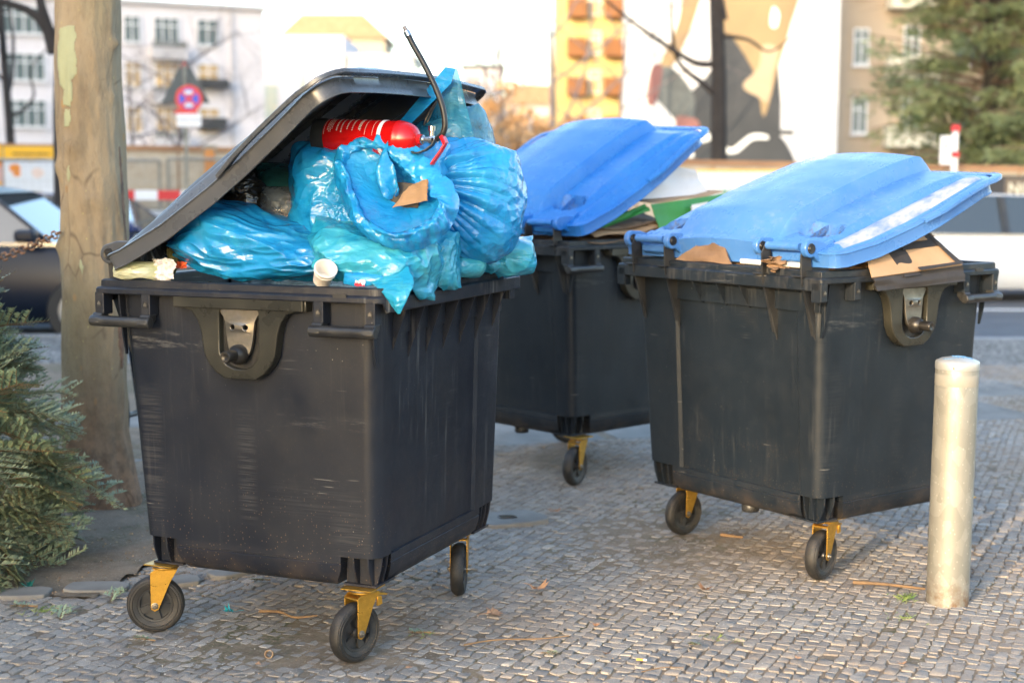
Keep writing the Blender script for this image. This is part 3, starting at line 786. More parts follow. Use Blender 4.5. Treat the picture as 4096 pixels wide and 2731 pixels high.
def stone_verts(x, y, w, l, r):
    """top outline of 8 points, a crown point and a skirt: 24 triangles"""
    tilt = r.randn(2) * .020; h0 = r.uniform(-.0022, .0018) + .004 * math.sin(x * 2.1) * math.sin(y * 1.7)
    P = []
    q = r.randn(4, 2) * .0046
    cor = [(-w / 2 + q[0, 0], -l / 2 + q[0, 1]), (w / 2 + q[1, 0], -l / 2 + q[1, 1]), (w / 2 + q[2, 0], l / 2 + q[2, 1]), (-w / 2 + q[3, 0], l / 2 + q[3, 1])]
    out = []
    for k in range(4):
        p, n_, m_ = cor[k], cor[(k + 1) % 4], cor[k - 1]
        for o, t in ((m_, .17), (n_, .17)): out.append((p[0] + (o[0] - p[0]) * t * r.uniform(.4, 1.2), p[1] + (o[1] - p[1]) * t * r.uniform(.4, 1.2)))
    th = PA + r.randn() * .09; c, s = math.cos(th), math.sin(th)
    def W(px, py, pz): return (x + c * px - s * py, y + s * px + c * py, pz + h0 + px * tilt[0] + py * tilt[1])
    P = [W(px * 1.0, py * 1.0, -.016) for px, py in out] + [W(px * .995, py * .995, -.0022) for px, py in out] + [W(px * .91, py * .91, .0003 + r.randn() * .0007) for px, py in out] + [W(r.randn() * .004, r.randn() * .004, .0008 + r.randn() * .0008)]
    F = []
    for A in (0, 8):
        for k in range(8): F.append((A + k, A + (k + 1) % 8, A + 8 + (k + 1) % 8, A + 8 + k))
    for k in range(8): F.append((16 + k, 16 + (k + 1) % 8, 24))
    return P, F
def stone_mesh(lst, r):
    V, F, T = [], [], []
    for (x, y, w, l) in lst:
        p, f = stone_verts(x, y, w, l, r); o = len(V); V += p; F += [tuple(i + o for i in q) for q in f]; T += [min(1, max(0, r.normal(.42, .24)))] * len(f)
    me = bpy.data.meshes.new('setts'); me.from_pydata(V, [], F)
    at = me.attributes.new('tone', 'FLOAT', 'FACE'); at.data.foreach_set('value', T); me.materials.append(M_STONE)
    me.polygons.foreach_set('use_smooth', [True] * len(F)); me.set_sharp_from_angle(angle=R(38)); return me
stones.sort(key=lambda s: s[1])
near = [s for s in stones if abs(s[0]) < 1.75 and s[1] > 4.5][:300]
ns = set(near); rest = [s for s in stones if s not in ns]
protos = []
for k in range(24):
    protos.append(stone_mesh([(0, 0, .042 + .004 * (k % 3), .042 + .004 * (k // 3 % 4))], np.random.RandomState(k)))
for i, (x, y, w, l) in enumerate(near):
    me = protos[i % 24]; o = obj('paving_stone', me, None, pav, (x, y, rng.uniform(-.002, .002))); o.scale = (1, 1, 1)
    kx, ky = w / (.042 + .004 * (i % 24 % 3)), l / (.042 + .004 * (i % 24 // 3 % 4)); o.scale = (1 + (kx - 1) * .9, 1 + (ky - 1) * .9, 1)
tag(obj('paving_stones', stone_mesh(rest, rng), None, pav), kind='stuff')
print('stones', len(stones), round(time.time() - T_START, 1))
# --- the soil bed with its border slabs, and the slab walk
def bumpy(name, inside, x0, x1, y0, y1, st, mat, amp=.01, z=.0):
    bm = bmesh.new(); nx = int((x1 - x0) / st); ny = int((y1 - y0) / st); G = {}
    for i in range(nx + 1):
        for j in range(ny + 1):
            x, y = x0 + i * st, y0 + j * st
            G[i, j] = bm.verts.new((x, y, z + amp * (mnoise.fractal(Vector((x * 5, y * 5, 0)), .8, 2, 5)) + .01 * mnoise.noise(Vector((x * 1.3, y * 1.3, 3)))))
    for i in range(nx):
        for j in range(ny):
            if inside(x0 + (i + .5) * st, y0 + (j + .5) * st): bm.faces.new((G[i, j], G[i + 1, j], G[i + 1, j + 1], G[i, j + 1]))
    bmesh.ops.delete(bm, geom=[v for v in bm.verts if not v.link_faces], context='VERTS')
    return obj(name, bm, mat, smooth=180)
tag(bumpy('soil_bed', lambda x, y: in_soil(x, y), -5, -.9, 5.4, 9.4, .035, M_EARTH, .012, .006), kind='structure')
def slab(x, y, w, d, a, z=.003, parent=pav, mat=M_SLAB, name='border_slab', seed=0):
    r = random.Random(seed); n = 14; pts = []
    for k in range(n):
        t = 2 * math.pi * k / n + .1; rr = 1 / (abs(math.cos(t)) ** 5 + abs(math.sin(t)) ** 5) ** .2
        pts.append((w / 2 * rr * math.cos(t) * (1 + r.uniform(-.04, .04)), d / 2 * rr * math.sin(t) * (1 + r.uniform(-.05, .05))))
    bm = bmesh.new(); prism(bm, pts, 'z', -.03, .014); return obj(name, fixn(bm), mat, parent, (x, y, z), (r.uniform(-.01, .01), 0, a), bevel=.006)
for k, (x, y, w, d, a) in enumerate([(-1.60, 5.63, .24, .13, .05), (-1.86, 5.55, .21, .13, .12), (-2.12, 5.50, .22, .14, 0), (-2.38, 5.50, .22, .13, -.1), (-1.33, 5.72, .22, .13, .3), (-1.12, 5.86, .20, .12, .7), (-1.04, 6.2, .2, .12, 1.4), (-.98, 6.5, .24, .14, 1.5)]):
    slab(x, y, w, d, a, seed=k)
sw = slab(-.02, 6.80, .36, .26, .45, .004, pav, M_SLAB, 'border_slab', 40)
lid_ = slab(-.02, 6.80, .09, .07, .3, .008, pav, M_PIN, 'utility_cap', 41)
for i in range(-5, 4):
    for j in range(2):
        x = i * .98 + j * .45; y = 9.22 + j * .94 + .30 * x
        bm = bmesh.new(); box(bm, (-.48, -.455, -.03), (.48, .455, .0)); obj('walk_slab', bm, M_SLAB, pav, (x, y, random.uniform(-.002, .004)), (0, 0, math.atan(.30)), bevel=.008)
# --- beyond the modelled setts the material carries the pattern
def mat_farsett():
    m = NT('far_setts'); v = m.map((19, 19, 19), rot=(0, 0, -PA)); e = m.voro(1, 'DISTANCE_TO_EDGE', v, rnd=.7); cc = m.sep(m.voro(1, 'F1', v, out='Color', rnd=.7))[0]
    b = m.mix(cc, (.20, .19, .172), (.38, .35, .31)); m['Base Color'] = m.mix(m.ramp(e, .10, .03), b, (.05, .042, .032)); m['Roughness'] = .85; m['Specular IOR Level'] = .2; m.bump(m.ramp(e, 0, .2), .5, .01); return m.m
M_FAR = mat_farsett()
g = bmesh.new(); box(g, (-60, 12.5, -.2), (60, CURB_Y, -.002)); 
tag(obj('distant_paving', g, M_FAR), kind='structure')
g = bmesh.new(); box(g, (4.9, -4, -.2), (40, 12.496, -.006)); box(g, (-40, -4, -.2), (-4.6, 12.496, -.006)); tag(obj('side_paving', g, M_FAR), kind='structure')

# ================================================================ unseen buildings behind the camera, placed to shade the bins
M_PLASTER = pm('unseen_block_plaster', (.40, .40, .39), (.34, .34, .33), 1.5, .85)
def ln(t, n): return (-.53 * t + .85 * n, -.85 * t - .53 * n)      # t metres towards the sun, n metres to its right
bm = bmesh.new()
Ms = Matrix.Rotation(math.atan2(-.53, .85), 4, 'Z')
box(bm, (-46, -38, -.5), (-2.62, -24, 20.5), Ms); t_ = obj('unseen_tenement', bm, M_PLASTER); tag(t_, 'tall unseen plastered building behind the photographer, placed to shade the bins', 'building')
for i in range(10):
    for j in range(6):
        b = bmesh.new(); box(b, (-44.5 + i * 4.2, -24.02, 1.2 + j * 3.2), (-43.1 + i * 4.2, -23.94, 3.2 + j * 3.2), Ms); obj('window', b, pm('unseen_block_glass', (.03, .035, .04), rough=.1) if i + j == 0 else bpy.data.materials['unseen_block_glass'], t_)  # windows of the unseen building
# ================================================================ what lies in the front bin
def mat_film(name, c1, c2, deep, rough=.2, alpha=0., trans=.25, bump=1., dew=0.):
    m = NT(name); f = m.ramp(m.noise(5.5, 4, .6, dist=.6), .38, .64)
    col = m.mix(f, c1, c2); col = m.mix(m.ramp(m.noise(11, 4, .65, m.map(1, (4, 4, 4))), .56, .74), col, deep)
    m['Base Color'] = col; m['Roughness'] = rough; m['Specular IOR Level'] = .6; m['Coat Weight'] = .6; m['Coat Roughness'] = .07; m['IOR'] = 1.5
    # crinkles: long drawn-out creases and small facets
    w = m.t.nodes.new('ShaderNodeVectorMath'); w.operation = 'MULTIPLY_ADD'
    nz = m.t.nodes.new('ShaderNodeTexNoise'); m.t.links.new(m.tc, nz.inputs['Vector']); nz.inputs['Scale'].default_value = 7; nz.inputs['Detail'].default_value = 2
    m.t.links.new(nz.outputs['Color'], w.inputs[0]); w.inputs[1].default_value = (.10, .10, .10); m.t.links.new(m.tc, w.inputs[2])
    wv = w.outputs[0]
    e1 = m.voro(17, 'DISTANCE_TO_EDGE', m.map((1, 1, 2.2), vec=wv)); e2 = m.voro(48, 'F1', m.map((1.6, 1.6, 1), (2, 3, 4), (.4, .8, .2), vec=wv))
    rid = m.math('MULTIPLY', m.ramp(m.math('ABSOLUTE', m.math('SUBTRACT', m.noise(11, 3, .55, m.map((.45, 1.6, 2.0), (1, 2, 3), (.5, .3, .9), vec=wv)), .5)), 0, .12), -1.)
    h = m.math('ADD', m.math('MULTIPLY', m.ramp(e1, 0, .35), .6), m.math('ADD', m.math('MULTIPLY', e2, .12), m.math('MULTIPLY', rid, .7)))
    nrm = m.bump(h, .55 * bump, .010)
    if dew:
        d = m.voro(330, 'F1'); m.bump(m.math('MULTIPLY', m.ramp(d, .5, .1), m.ramp(m.noise(9, 3), .45, .6)), .5 * dew, .003, nrm)
    tr = m.t.nodes.new('ShaderNodeBsdfTranslucent'); m.t.links.new(col, tr.inputs[0])
    mx = m.t.nodes.new('ShaderNodeMixShader'); mx.inputs[0].default_value = trans
    m.t.links.new(m.b.outputs[0], mx.inputs[1]); m.t.links.new(tr.outputs[0], mx.inputs[2]); last = mx.outputs[0]
    if alpha:
        tp = m.t.nodes.new('ShaderNodeBsdfTransparent'); m2 = m.t.nodes.new('ShaderNodeMixShader')
        tp.inputs[0].default_value = tuple(min(1, c * 1.1 + .35) for c in c1) + (1,)
        a = m.ramp(m.noise(7, 4, .6, dist=.5), .35, .65, alpha * .6, alpha * 1.3)
        m.t.links.new(a, m2.inputs[0]); m.t.links.new(last, m2.inputs[1]); m.t.links.new(tp.outputs[0], m2.inputs[2]); last = m2.outputs[0]
    m.t.links.new(last, m.out.inputs['Surface']); return m.m
F_BLUE = mat_film('blue_film', (.008, .275, .62), (.03, .375, .70), (.0, .18, .50), bump=.42, rough=.22)
F_TEAL = mat_film('film_over_pale_rubbish', (.02, .36, .58), (.08, .50, .60), (.12, .52, .50), trans=.3, bump=.6, rough=.22)
F_CLEARBLUE = mat_film('thin_pale_blue_film', (.03, .27, .42), (.16, .38, .44), (.10, .12, .10), .16, alpha=.35)
F_DEW = mat_film('wet_blue_film', (.01, .24, .54), (.02, .31, .61), (.05, .40, .56), trans=.2, dew=1., bump=.4)
F_GREEN = mat_film('dull_green_film', (.03, .17, .18), (.06, .24, .22), (.02, .11, .13), .2)
F_BLACK = mat_film('black_film', (.012, .010, .008), (.03, .024, .016), (.05, .04, .025), .24, trans=.05)
F_YELLOW = mat_film('pale_yellow_film', (.62, .62, .32), (.70, .70, .52), (.45, .52, .30), .25, trans=.35)
F_CLEAR = mat_film('clear_film', (.32, .35, .36), (.18, .2, .2), (.10, .06, .04), .12, alpha=.55)
def wfront(u, v, z): return place(None, fo, u, v, z)
def sack(label, mat, u, v, z, fit, rz=0, tilt=(0, 0), cat='rubbish sack', group='blue rubbish sacks heaped in the bin', name='rubbish_sack', warp=None, **kw):
    me = make_sack(name, fit=None, **kw)
    P = np.empty(len(me.vertices) * 3); me.vertices.foreach_get('co', P); P = P.reshape(-1, 3)
    lo, hi = np.percentile(P, .5, axis=0), np.percentile(P, 99.5, axis=0); P = (P - (lo + hi) / 2) / (hi - lo) * np.array(fit)
    Rm = np.array((Euler((tilt[0], tilt[1], 0)).to_matrix())); P = P @ Rm.T
    if warp: P = warp(P)
    c_, s_ = math.cos(rz), math.sin(rz); U_ = u + c_ * P[:, 0] - s_ * P[:, 1]; V_ = v + s_ * P[:, 0] + c_ * P[:, 1]
    on = (U_ > -.01) & (U_ < 1.105) & (V_ > -.01) & (V_ < 1.19); lim = 1.2465 - z + .004 * np.sin(P[:, 0] * 60)
    P[:, 2] = np.where(on & (P[:, 2] < lim), lim, P[:, 2])
    me.vertices.foreach_set('co', P.ravel()); me.update()
    o = obj(name, me, mat, loc=wfront(u, v, z), rot=(0, 0, FA + rz)); tag(o, label, cat, group); return o
def folds(amp=.010, sc=(3, 9, 12), seed=0, nxt=None):
    def f(P):
        o = np.empty(len(P)); L = np.linalg.norm(P, axis=1)[:, None] + 1e-9
        for i, p in enumerate(P):
            q = Vector((p[0] * sc[0], p[1] * sc[1], p[2] * sc[2])); w = mnoise.noise_vector(Vector(p) * 4 + Vector((seed, 0, 0))) * .8
            o[i] = (1 - abs(mnoise.noise(q + w)) * 3.2) + .45 * (1 - abs(mnoise.noise((q + w) * 2.3)) * 3)
        P = P + P / L * (amp * o)[:, None]
        return nxt(P) if nxt else P
    return f
def rounder(al, rad, nxt=None):
    def f(P):
        q = P / np.array(rad); l = np.linalg.norm(q, axis=1) + 1e-9; P = P * (1 - al + al / l)[:, None]
        return nxt(P) if nxt else P
    return f
def knot_warp(k, amp=.03, pull=.09, spread=.75, n=13, seed=0):
    k = np.array(k, float); k /= np.linalg.norm(k); ax = np.cross(k, [0, 0, 1.]); ax /= np.linalg.norm(ax); ay = np.cross(k, ax)
    def f(P):
        L = np.linalg.norm(P, axis=1) + 1e-9; D = P / L[:, None]; t = np.arccos(np.clip(D @ k, -1, 1)); an = np.arctan2(D @ ay, D @ ax)
        an = an + .5 * np.exp(-t / .3)                       # twist towards the knot
        fold = .6 * np.abs(np.sin(an * n / 2 + 1.3 * np.sin(2 * an + seed))) + .4 * np.abs(np.sin(an * n * .77 + seed)) - .5
        env = np.exp(-(t / spread) ** 2)
        r = amp * fold * env * np.clip(t / .12, .2, 1) * 2.2 - pull * np.exp(-(t / .22) ** 2) + .02 * np.exp(-((t - .42) / .2) ** 2)
        return P + D * r[:, None]
    return f
B_ = dict(push=.0008, stiff=.03, jit=.012, iters=(150, 100, 80, 50))
BF = dict(push=.0008, stiff=.03, jit=.014, levels=4, iters=(150, 100, 80, 40, 16))
# the open sack in the middle: body plus its rolled, torn mouth
A = sack('open bulging blue sack in mid heap with brown cardboard showing in its mouth', F_BLUE, .83, .44, 1.51, (.58, .38, .42), rz=.15, w=.66, h=.66, seed=5, warp=rounder(.30, (.29, .19, .21), folds(.010, (6, 6, 5), 3, folds(.0018, (16, 14, 12), 23))), **BF)
Bk = sack('round knotted blue sack at the right of the heap, beside the open one', F_BLUE, 1.09, .66, 1.50, (.42, .40, .44), rz=.1, w=.66, h=.74, seed=8, levels=4, push=.0013, stiff=.03, jit=.014, iters=(150, 110, 80, 40, 16), warp=rounder(.62, (.20, .19, .21), folds(.006, (8, 8, 6), 9, folds(.002, (18, 16, 14), 19, knot_warp((-.34, -.85, .36), .034, .10, .95, 15, 2)))))
C = sack('low flat blue sack wet with dew, nearest the hinge end of the heap', F_DEW, .53, .25, 1.345, (.68, .42, .21), rz=.1, tilt=(0, R(10)), w=.70, h=.50, seed=12, levels=4, push=.0011, stiff=.03, jit=.014, iters=(150, 100, 80, 40, 16), warp=folds(.015, (2.6, 9, 13), 7, lambda P: np.c_[P[:, 0], P[:, 1], P[:, 2] * np.interp(P[:, 0], [-.35, -.2, -.05, .15, .35], [.55, 1.15, 1.2, .85, .45])]))
D = sack('turquoise sack under the open one, its pointed corner hanging over the rim', F_TEAL, .935, .25, 1.325, (.43, .38, .19), rz=.05, tilt=(0, R(10)), w=.58, h=.36, seed=21, levels=4, push=.0009, stiff=.03, jit=.014, iters=(150, 100, 80, 40, 16), warp=folds(.010, (3, 8, 11), 11, folds(.0025, (9, 16, 20), 27)))
E_ = sack('thin pale blue sack rising behind the fire extinguisher with a pointed sealed corner', F_CLEARBLUE, .96, .80, 1.56, (.40, .30, .50), rz=-.2, tilt=(0, R(-14)), w=.55, h=.66, seed=31, push=.0009, stiff=.04, jit=.012, iters=(150, 100, 80, 50))
F_ = sack('small frilled blue sack at the far right corner of the bin', F_TEAL, 1.07, .95, 1.30, (.30, .32, .14), rz=.6, w=.5, h=.42, seed=41, warp=folds(.012, (9, 6, 8), 4), **B_)
G_ = sack('crumpled turquoise sack wedged on the rim between the two large sacks', F_TEAL, 1.05, .45, 1.31, (.20, .22, .19), rz=.3, w=.44, h=.44, seed=43, warp=folds(.010, (12, 8, 5), 5), **B_)
G2 = sack('small turquoise sack on the rim below the knotted sack', F_TEAL, 1.07, .64, 1.285, (.17, .20, .10), rz=1, w=.36, h=.32, seed=47, **B_)
H_ = sack('dull green sack deep under the lid behind the black knot', F_GREEN, .50, .66, 1.49, (.46, .40, .30), rz=.3, w=.6, h=.5, seed=51, **B_)
J_ = sack('scrap of blue sack behind the paper cup', F_BLUE, 1.0, .085, 1.262, (.17, .06, .055), rz=.2, w=.4, h=.26, seed=57, **B_)
K_ = sack('knotted black bag lying on the green sack under the lid', F_BLACK, .37, .36, 1.535, (.17, .15, .14), rz=.2, tilt=(R(50), 0), w=.36, h=.40, gather=1, tail=.12, seed=63, cat='black bag', group=None, name='black_bag', push=.0008, stiff=.03, jit=.01, iters=(150, 110, 80, 50))
L_ = sack('clear plastic bag squeezed between the black knot and the open sack', F_CLEAR, .52, .38, 1.455, (.17, .14, .20), rz=.2, w=.36, h=.34, seed=67, cat='plastic bag', group=None, name='plastic_bag', **B_)
Y_ = sack('pale yellow plastic bag on the rim below the lid hinge', F_YELLOW, .135, .06, 1.268, (.17, .10, .07), rz=.2, w=.36, h=.24, seed=71, cat='plastic bag', group=None, name='plastic_bag', **B_)
filler = bmesh.new(); 
prism(filler, [(.12, .12), (.98, .12), (.98, 1.06), (.12, 1.06)], 'z', .9, 1.19); fo_ = obj('rubbish', fixn(filler), F_GREEN, loc=(FX, FY, 0), rot=(0, 0, FA)); tag(fo_, 'packed rubbish filling the front bin below the sacks', 'rubbish')
print('bags', round(time.time() - T_START, 1))
# rolled mouth of the open sack
def ribbon_loop(pts, width, dirs, n=150, m=14, seed=0, wav=.012):
    P = spline(pts + [pts[0]], max(4, n // len(pts))); N = len(P) - 1; r = random.Random(seed); bm = bmesh.new(); G = []
    dd = spline([Vector(d) for d in dirs] + [Vector(dirs[0])], max(4, n // len(pts)))
    for i in range(N):
        p = P[i]; d = dd[i].normalized(); t = (P[(i + 1) % N] - P[i - 1]).normalized(); s = t.cross(d).normalized()
        row = []
        for j in range(m + 1):
            q = j / m; a = q * 4.2 - 1.2
            rr = width * (.26 + .10 * mnoise.noise(Vector((i * .11, q * 2, seed))))
            off = d * (math.cos(a) * rr) + s * (math.sin(a) * rr) 
            if q < .35: off = off + s * (-(.35 - q) * width * 2.4)
            f = wav * mnoise.fractal(Vector((i * .22, q * 3.5, seed + 3)), .9, 2.1, 4)
            row.append(bm.verts.new(p + off + (d + s) * f))
        G.append(row)
    for i in range(N):
        for j in range(m): f = bm.faces.new((G[i][j], G[(i + 1) % N][j], G[(i + 1) % N][j + 1], G[i][j + 1])); f.smooth = True
    return fixn(bm)

mp = [(.882, 1.691), (1.0, 1.700), (1.09, 1.641), (1.16, 1.572), (1.195, 1.488), (1.15, 1.404), (1.067, 1.345), (.971, 1.322), (.89, 1.38), (.835, 1.498), (.82, 1.60)]
cx_, cz_ = 1.02, 1.55
pts = [Vector((u, .245 + .02 * math.sin(i * 2.1) - (.03 if 4 < i < 9 else 0) + (.08 if i in (0, 1, 2) else 0), z)) for i, (u, z) in enumerate([])]
MV = [(.870, .27, 1.700), (.960, .28, 1.690), (1.04, .28, 1.624), (1.118, .25, 1.573), (1.195, .21, 1.513), (1.205, .16, 1.464), (1.165, .11, 1.42), (1.09, .08, 1.400), (.967, .10, 1.452), (.885, .16, 1.562), (.835, .21, 1.645)]
pts = [Vector(p) for p in MV]; mp = [(p.x, p.z) for p in pts]
dirs = [Vector((u - cx_, -.10, z - cz_)) for u, z in mp]
kn = bmesh.new(); G = []                             # twisted tail of the knotted sack
for i in range(15):
    q = i / 14; c = Vector((1.045, .53, 1.565)) + Vector((-.035, -.085, .035)) * q; row = []
    for k in range(60):
        a = 2 * math.pi * k / 60; rr = (.016 + .040 * q ** 1.5) * (1 + .42 * math.sin(a * 7 + q * 3) * (.4 + q))
        row.append(kn.verts.new(c + Vector((.75, -.65, 0)) * math.cos(a + q) * rr + Vector((.1, .1, 1)) * math.sin(a + q) * rr))
    G.append(row)
for a, b in zip(G, G[1:]):
    for k in range(60): f = kn.faces.new((a[k], a[(k + 1) % 60], b[(k + 1) % 60], b[k])); f.smooth = True
o = obj('knot', fixn(kn), F_BLUE, Bk); o.data.transform((Matrix.Translation(Bk.location) @ Matrix.Rotation(FA + .1, 4, 'Z')).inverted() @ Matrix.Translation((FX, FY, 0)) @ Matrix.Rotation(FA, 4, 'Z'))
col_ = obj('rolled_mouth', ribbon_loop(pts, .066, dirs, seed=3, wav=.018), F_BLUE, A)
AM = Matrix.Translation((FX, FY, 0)) @ Matrix.Rotation(FA, 4, 'Z'); col_.matrix_parent_inverse = Matrix()
AW = Matrix.Translation(A.location) @ Matrix.Rotation(FA + .15, 4, 'Z'); REL = AW.inverted() @ AM
col_.data.transform(REL)
# open the front of the sack behind the rolled mouth
mpoly = [(p.x * .97 + .03 * cx_, p.z * .97 + .03 * cz_) for p in pts]
def inpoly(x, z):
    c = False; j = len(mpoly) - 1
    for i in range(len(mpoly)):
        (x1, y1), (x2, y2) = mpoly[i], mpoly[j]
        if (y1 > z) != (y2 > z) and x < (x2 - x1) * (z - y1) / (y2 - y1) + x1: c = not c
        j = i
    return c
bmA = bmesh.new(); bmA.from_mesh(A.data); RI = REL.inverted(); kill = []
for f in bmA.faces:
    q = RI @ f.calc_center_median()
    if q.y < .40 and inpoly(q.x, q.z): kill.append(f)
bmesh.ops.delete(bmA, geom=kill, context='FACES'); bmA.to_mesh(A.data); bmA.free()
# funnel from the mouth down into the sack
bm = bmesh.new(); P0 = spline(pts + [pts[0]], 10)[:-1]; G = []
for j in range(9):
    q = j / 8; row = []
    for i, p in enumerate(P0):
        c = Vector((cx_ - .01, .37, cz_ + .015)); t = q ** .9 * .93
        w = p.lerp(c, t); w.y = p.y + (.345 - p.y) * q ** .8
        w += Vector((.3, 1, .3)).normalized() * (.020 * mnoise.fractal(Vector((i * .16, q * 3.2, 4)), .9, 2, 3))
        row.append(bm.verts.new(w))
    G.append(row)
for a, b in zip(G, G[1:]):
    for k in range(len(a)): f = bm.faces.new((a[k], a[(k + 1) % len(a)], b[(k + 1) % len(b)], b[k])); f.smooth = True
o = obj('mouth_lining', bm, F_BLUE, A); o.data.transform(REL)
# a loose corner of film folded into the mouth
bm = bmesh.new(); path = spline([(.93, .29, 1.675), (.95, .235, 1.62), (.98, .225, 1.59), (1.01, .235, 1.545), (1.015, .245, 1.525)], 10); G = []
for i, p in enumerate(path):
    w = [.07, .062, .05, .038, .012][min(4, i // 9)]; w = float(np.interp(i / (len(path) - 1), [0, .3, .6, .9, 1], [.075, .06, .05, .032, .006]))
    G.append([bm.verts.new(p + Vector((.75, 0, .65)) * (w * (k / 8 - .5) * 1.6) + Vector((0, -1, 0)) * (.022 * math.cos(k / 8 * 6.3 + i * .2) - .01 + .006 * mnoise.noise(Vector((i * .4, k * .8, 2))))) for k in range(9)])
for a, b in zip(G, G[1:]):
    for k in range(8): f = bm.faces.new((a[k], a[k + 1], b[k + 1], b[k])); f.smooth = True
o = obj('torn_flap', bm, F_BLUE, A); o.data.transform(REL)
# pointed corner of the lower sack hanging over the rim
bm = bmesh.new(); G = []
pth = spline([(1.00, .14, 1.33), (1.07, .09, 1.285), (1.115, .045, 1.245), (1.128, .03, 1.205), (1.132, .028, 1.168)], 10); Wd = np.interp(np.linspace(0, 1, len(pth)), [0, .3, .55, .8, 1], [.15, .13, .085, .045, .012])
for i, (p, w) in enumerate(zip(pth, Wd)):
    row = []
    for k in range(24):
        a = 2 * math.pi * k / 24; rr = w * .5 * (1 + .12 * math.sin(5 * a + i * .1) + .10 * mnoise.fractal(Vector((math.cos(a) * 2, math.sin(a) * 2, i * .14)), .8, 2, 4))
        row.append(bm.verts.new(p + Vector((math.cos(a) * rr * 1.05, math.sin(a) * rr * .55, math.sin(a) * rr * .4))))
    G.append(row)
for a, b in zip(G, G[1:]):
    for k in range(24): f = bm.faces.new((a[k], a[(k + 1) % 24], b[(k + 1) % 24], b[k])); f.smooth = True
bm.faces.new(G[-1])
o = obj('pointed_corner', fixn(bm), F_TEAL, D); DW = Matrix.Translation(D.location) @ Matrix.Rotation(FA + .05, 4, 'Z'); o.data.transform(DW.inverted() @ AM)
# tall pointed top of the pale sack, with its welded double seam
bm = bmesh.new(); NU, NV = 22, 26; G = []
base0, base1, tip = Vector((.84, .79, 1.735)), Vector((1.13, .67, 1.66)), Vector((1.05, .665, 1.962))
tip2 = Vector((1.015, .68, 1.965))
for i in range(NV + 1):
    q = i / NV; row = []
    for k in range(NU + 1):
        r_ = k / NU; p = base0.lerp(tip2, q).lerp(base1.lerp(tip, q), r_)
        p = p + Vector((.2, -1, .0)) * (.035 * math.sin(math.pi * r_) * (1 - q) + .014 * mnoise.fractal(Vector((r_ * 3, q * 4, 7)), .9, 2, 4))
        row.append(bm.verts.new(p))
    G.append(row)
for a, b in zip(G, G[1:]):
    for k in range(NU): f = bm.faces.new((a[k], a[k + 1], b[k + 1], b[k])); f.smooth = True
EW = E_.matrix_basis.inverted() @ AM
o = obj('sealed_top', bm, F_CLEARBLUE, E_); EWm = (Matrix.Translation(E_.location) @ Matrix.Rotation(FA - .2, 4, 'Z')).inverted() @ AM; o.data.transform(EWm)
bm = bmesh.new()
prism(bm, [(.80, 1.745), (.82, 1.72), (1.035, 1.91), (1.052, 1.962), (1.015, 1.968)], 'y', .640, .6425); o = obj('seam', fixn(bm), F_BLUE, E_); o.data.transform(EWm)
M_CARD = pm('brown_cardboard', (.36, .22, .115), (.30, .175, .085), 4, .8, bump=.12, bs=60, stretch=(1, 1, 4))
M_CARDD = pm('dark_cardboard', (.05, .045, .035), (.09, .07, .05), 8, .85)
def sheet(corners, th=.004, n=10, warp=.004, seed=0, torn=0., lift=0.):
    """a piece of board: four corners, slightly warped, edges a little ragged"""
    a, b, c, d = [Vector(p) for p in corners]; nrm = (b - a).cross(d - a).normalized(); bm = bmesh.new(); L = []
    for sgn in (0, 1):
        G = []
        for i in range(n + 1):
            row = []
            for j in range(n + 1):
                p, q = i / n, j / n; w = a.lerp(b, p).lerp(d.lerp(c, p), q)
                e = 0
                if torn and (i in (0, n) or j in (0, n)): w = w + ((a + b + c + d) / 4 - w) * torn * abs(mnoise.noise(Vector((i * .9, j * .9, seed + .5))))
                w = w + nrm * (warp * 2 * mnoise.noise(Vector((p * 2.3, q * 2.3, seed))) + lift + sgn * th); row.append(bm.verts.new(w))
            G.append(row)
        L.append(G)
        for i in range(n):
            for j in range(n):
                f = (G[i][j], G[i + 1][j], G[i + 1][j + 1], G[i][j + 1]); bm.faces.new(f[::-1] if not sgn else f)
    A_, B2 = L
    for i in range(n):
        for (u1, v1, u2, v2) in ((i, 0, i + 1, 0), (n, i, n, i + 1), (n - i, n, n - i - 1, n), (0, n - i, 0, n - i - 1)):
            bm.faces.new((A_[u1][v1], A_[u2][v2], B2[u2][v2], B2[u1][v1]))
    return fixn(bm)
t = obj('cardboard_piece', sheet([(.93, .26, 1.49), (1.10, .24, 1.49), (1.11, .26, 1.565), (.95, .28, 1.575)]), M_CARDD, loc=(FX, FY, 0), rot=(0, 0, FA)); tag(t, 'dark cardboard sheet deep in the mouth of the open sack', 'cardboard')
t = obj('cardboard_piece', sheet([(1.02, .215, 1.490), (1.155, .20, 1.514), (1.152, .205, 1.585), (1.08, .215, 1.560)], torn=.1), M_CARD, loc=(FX, FY, 0), rot=(0, 0, FA)); tag(t, 'torn brown cardboard scrap showing in the mouth of the open sack', 'cardboard')

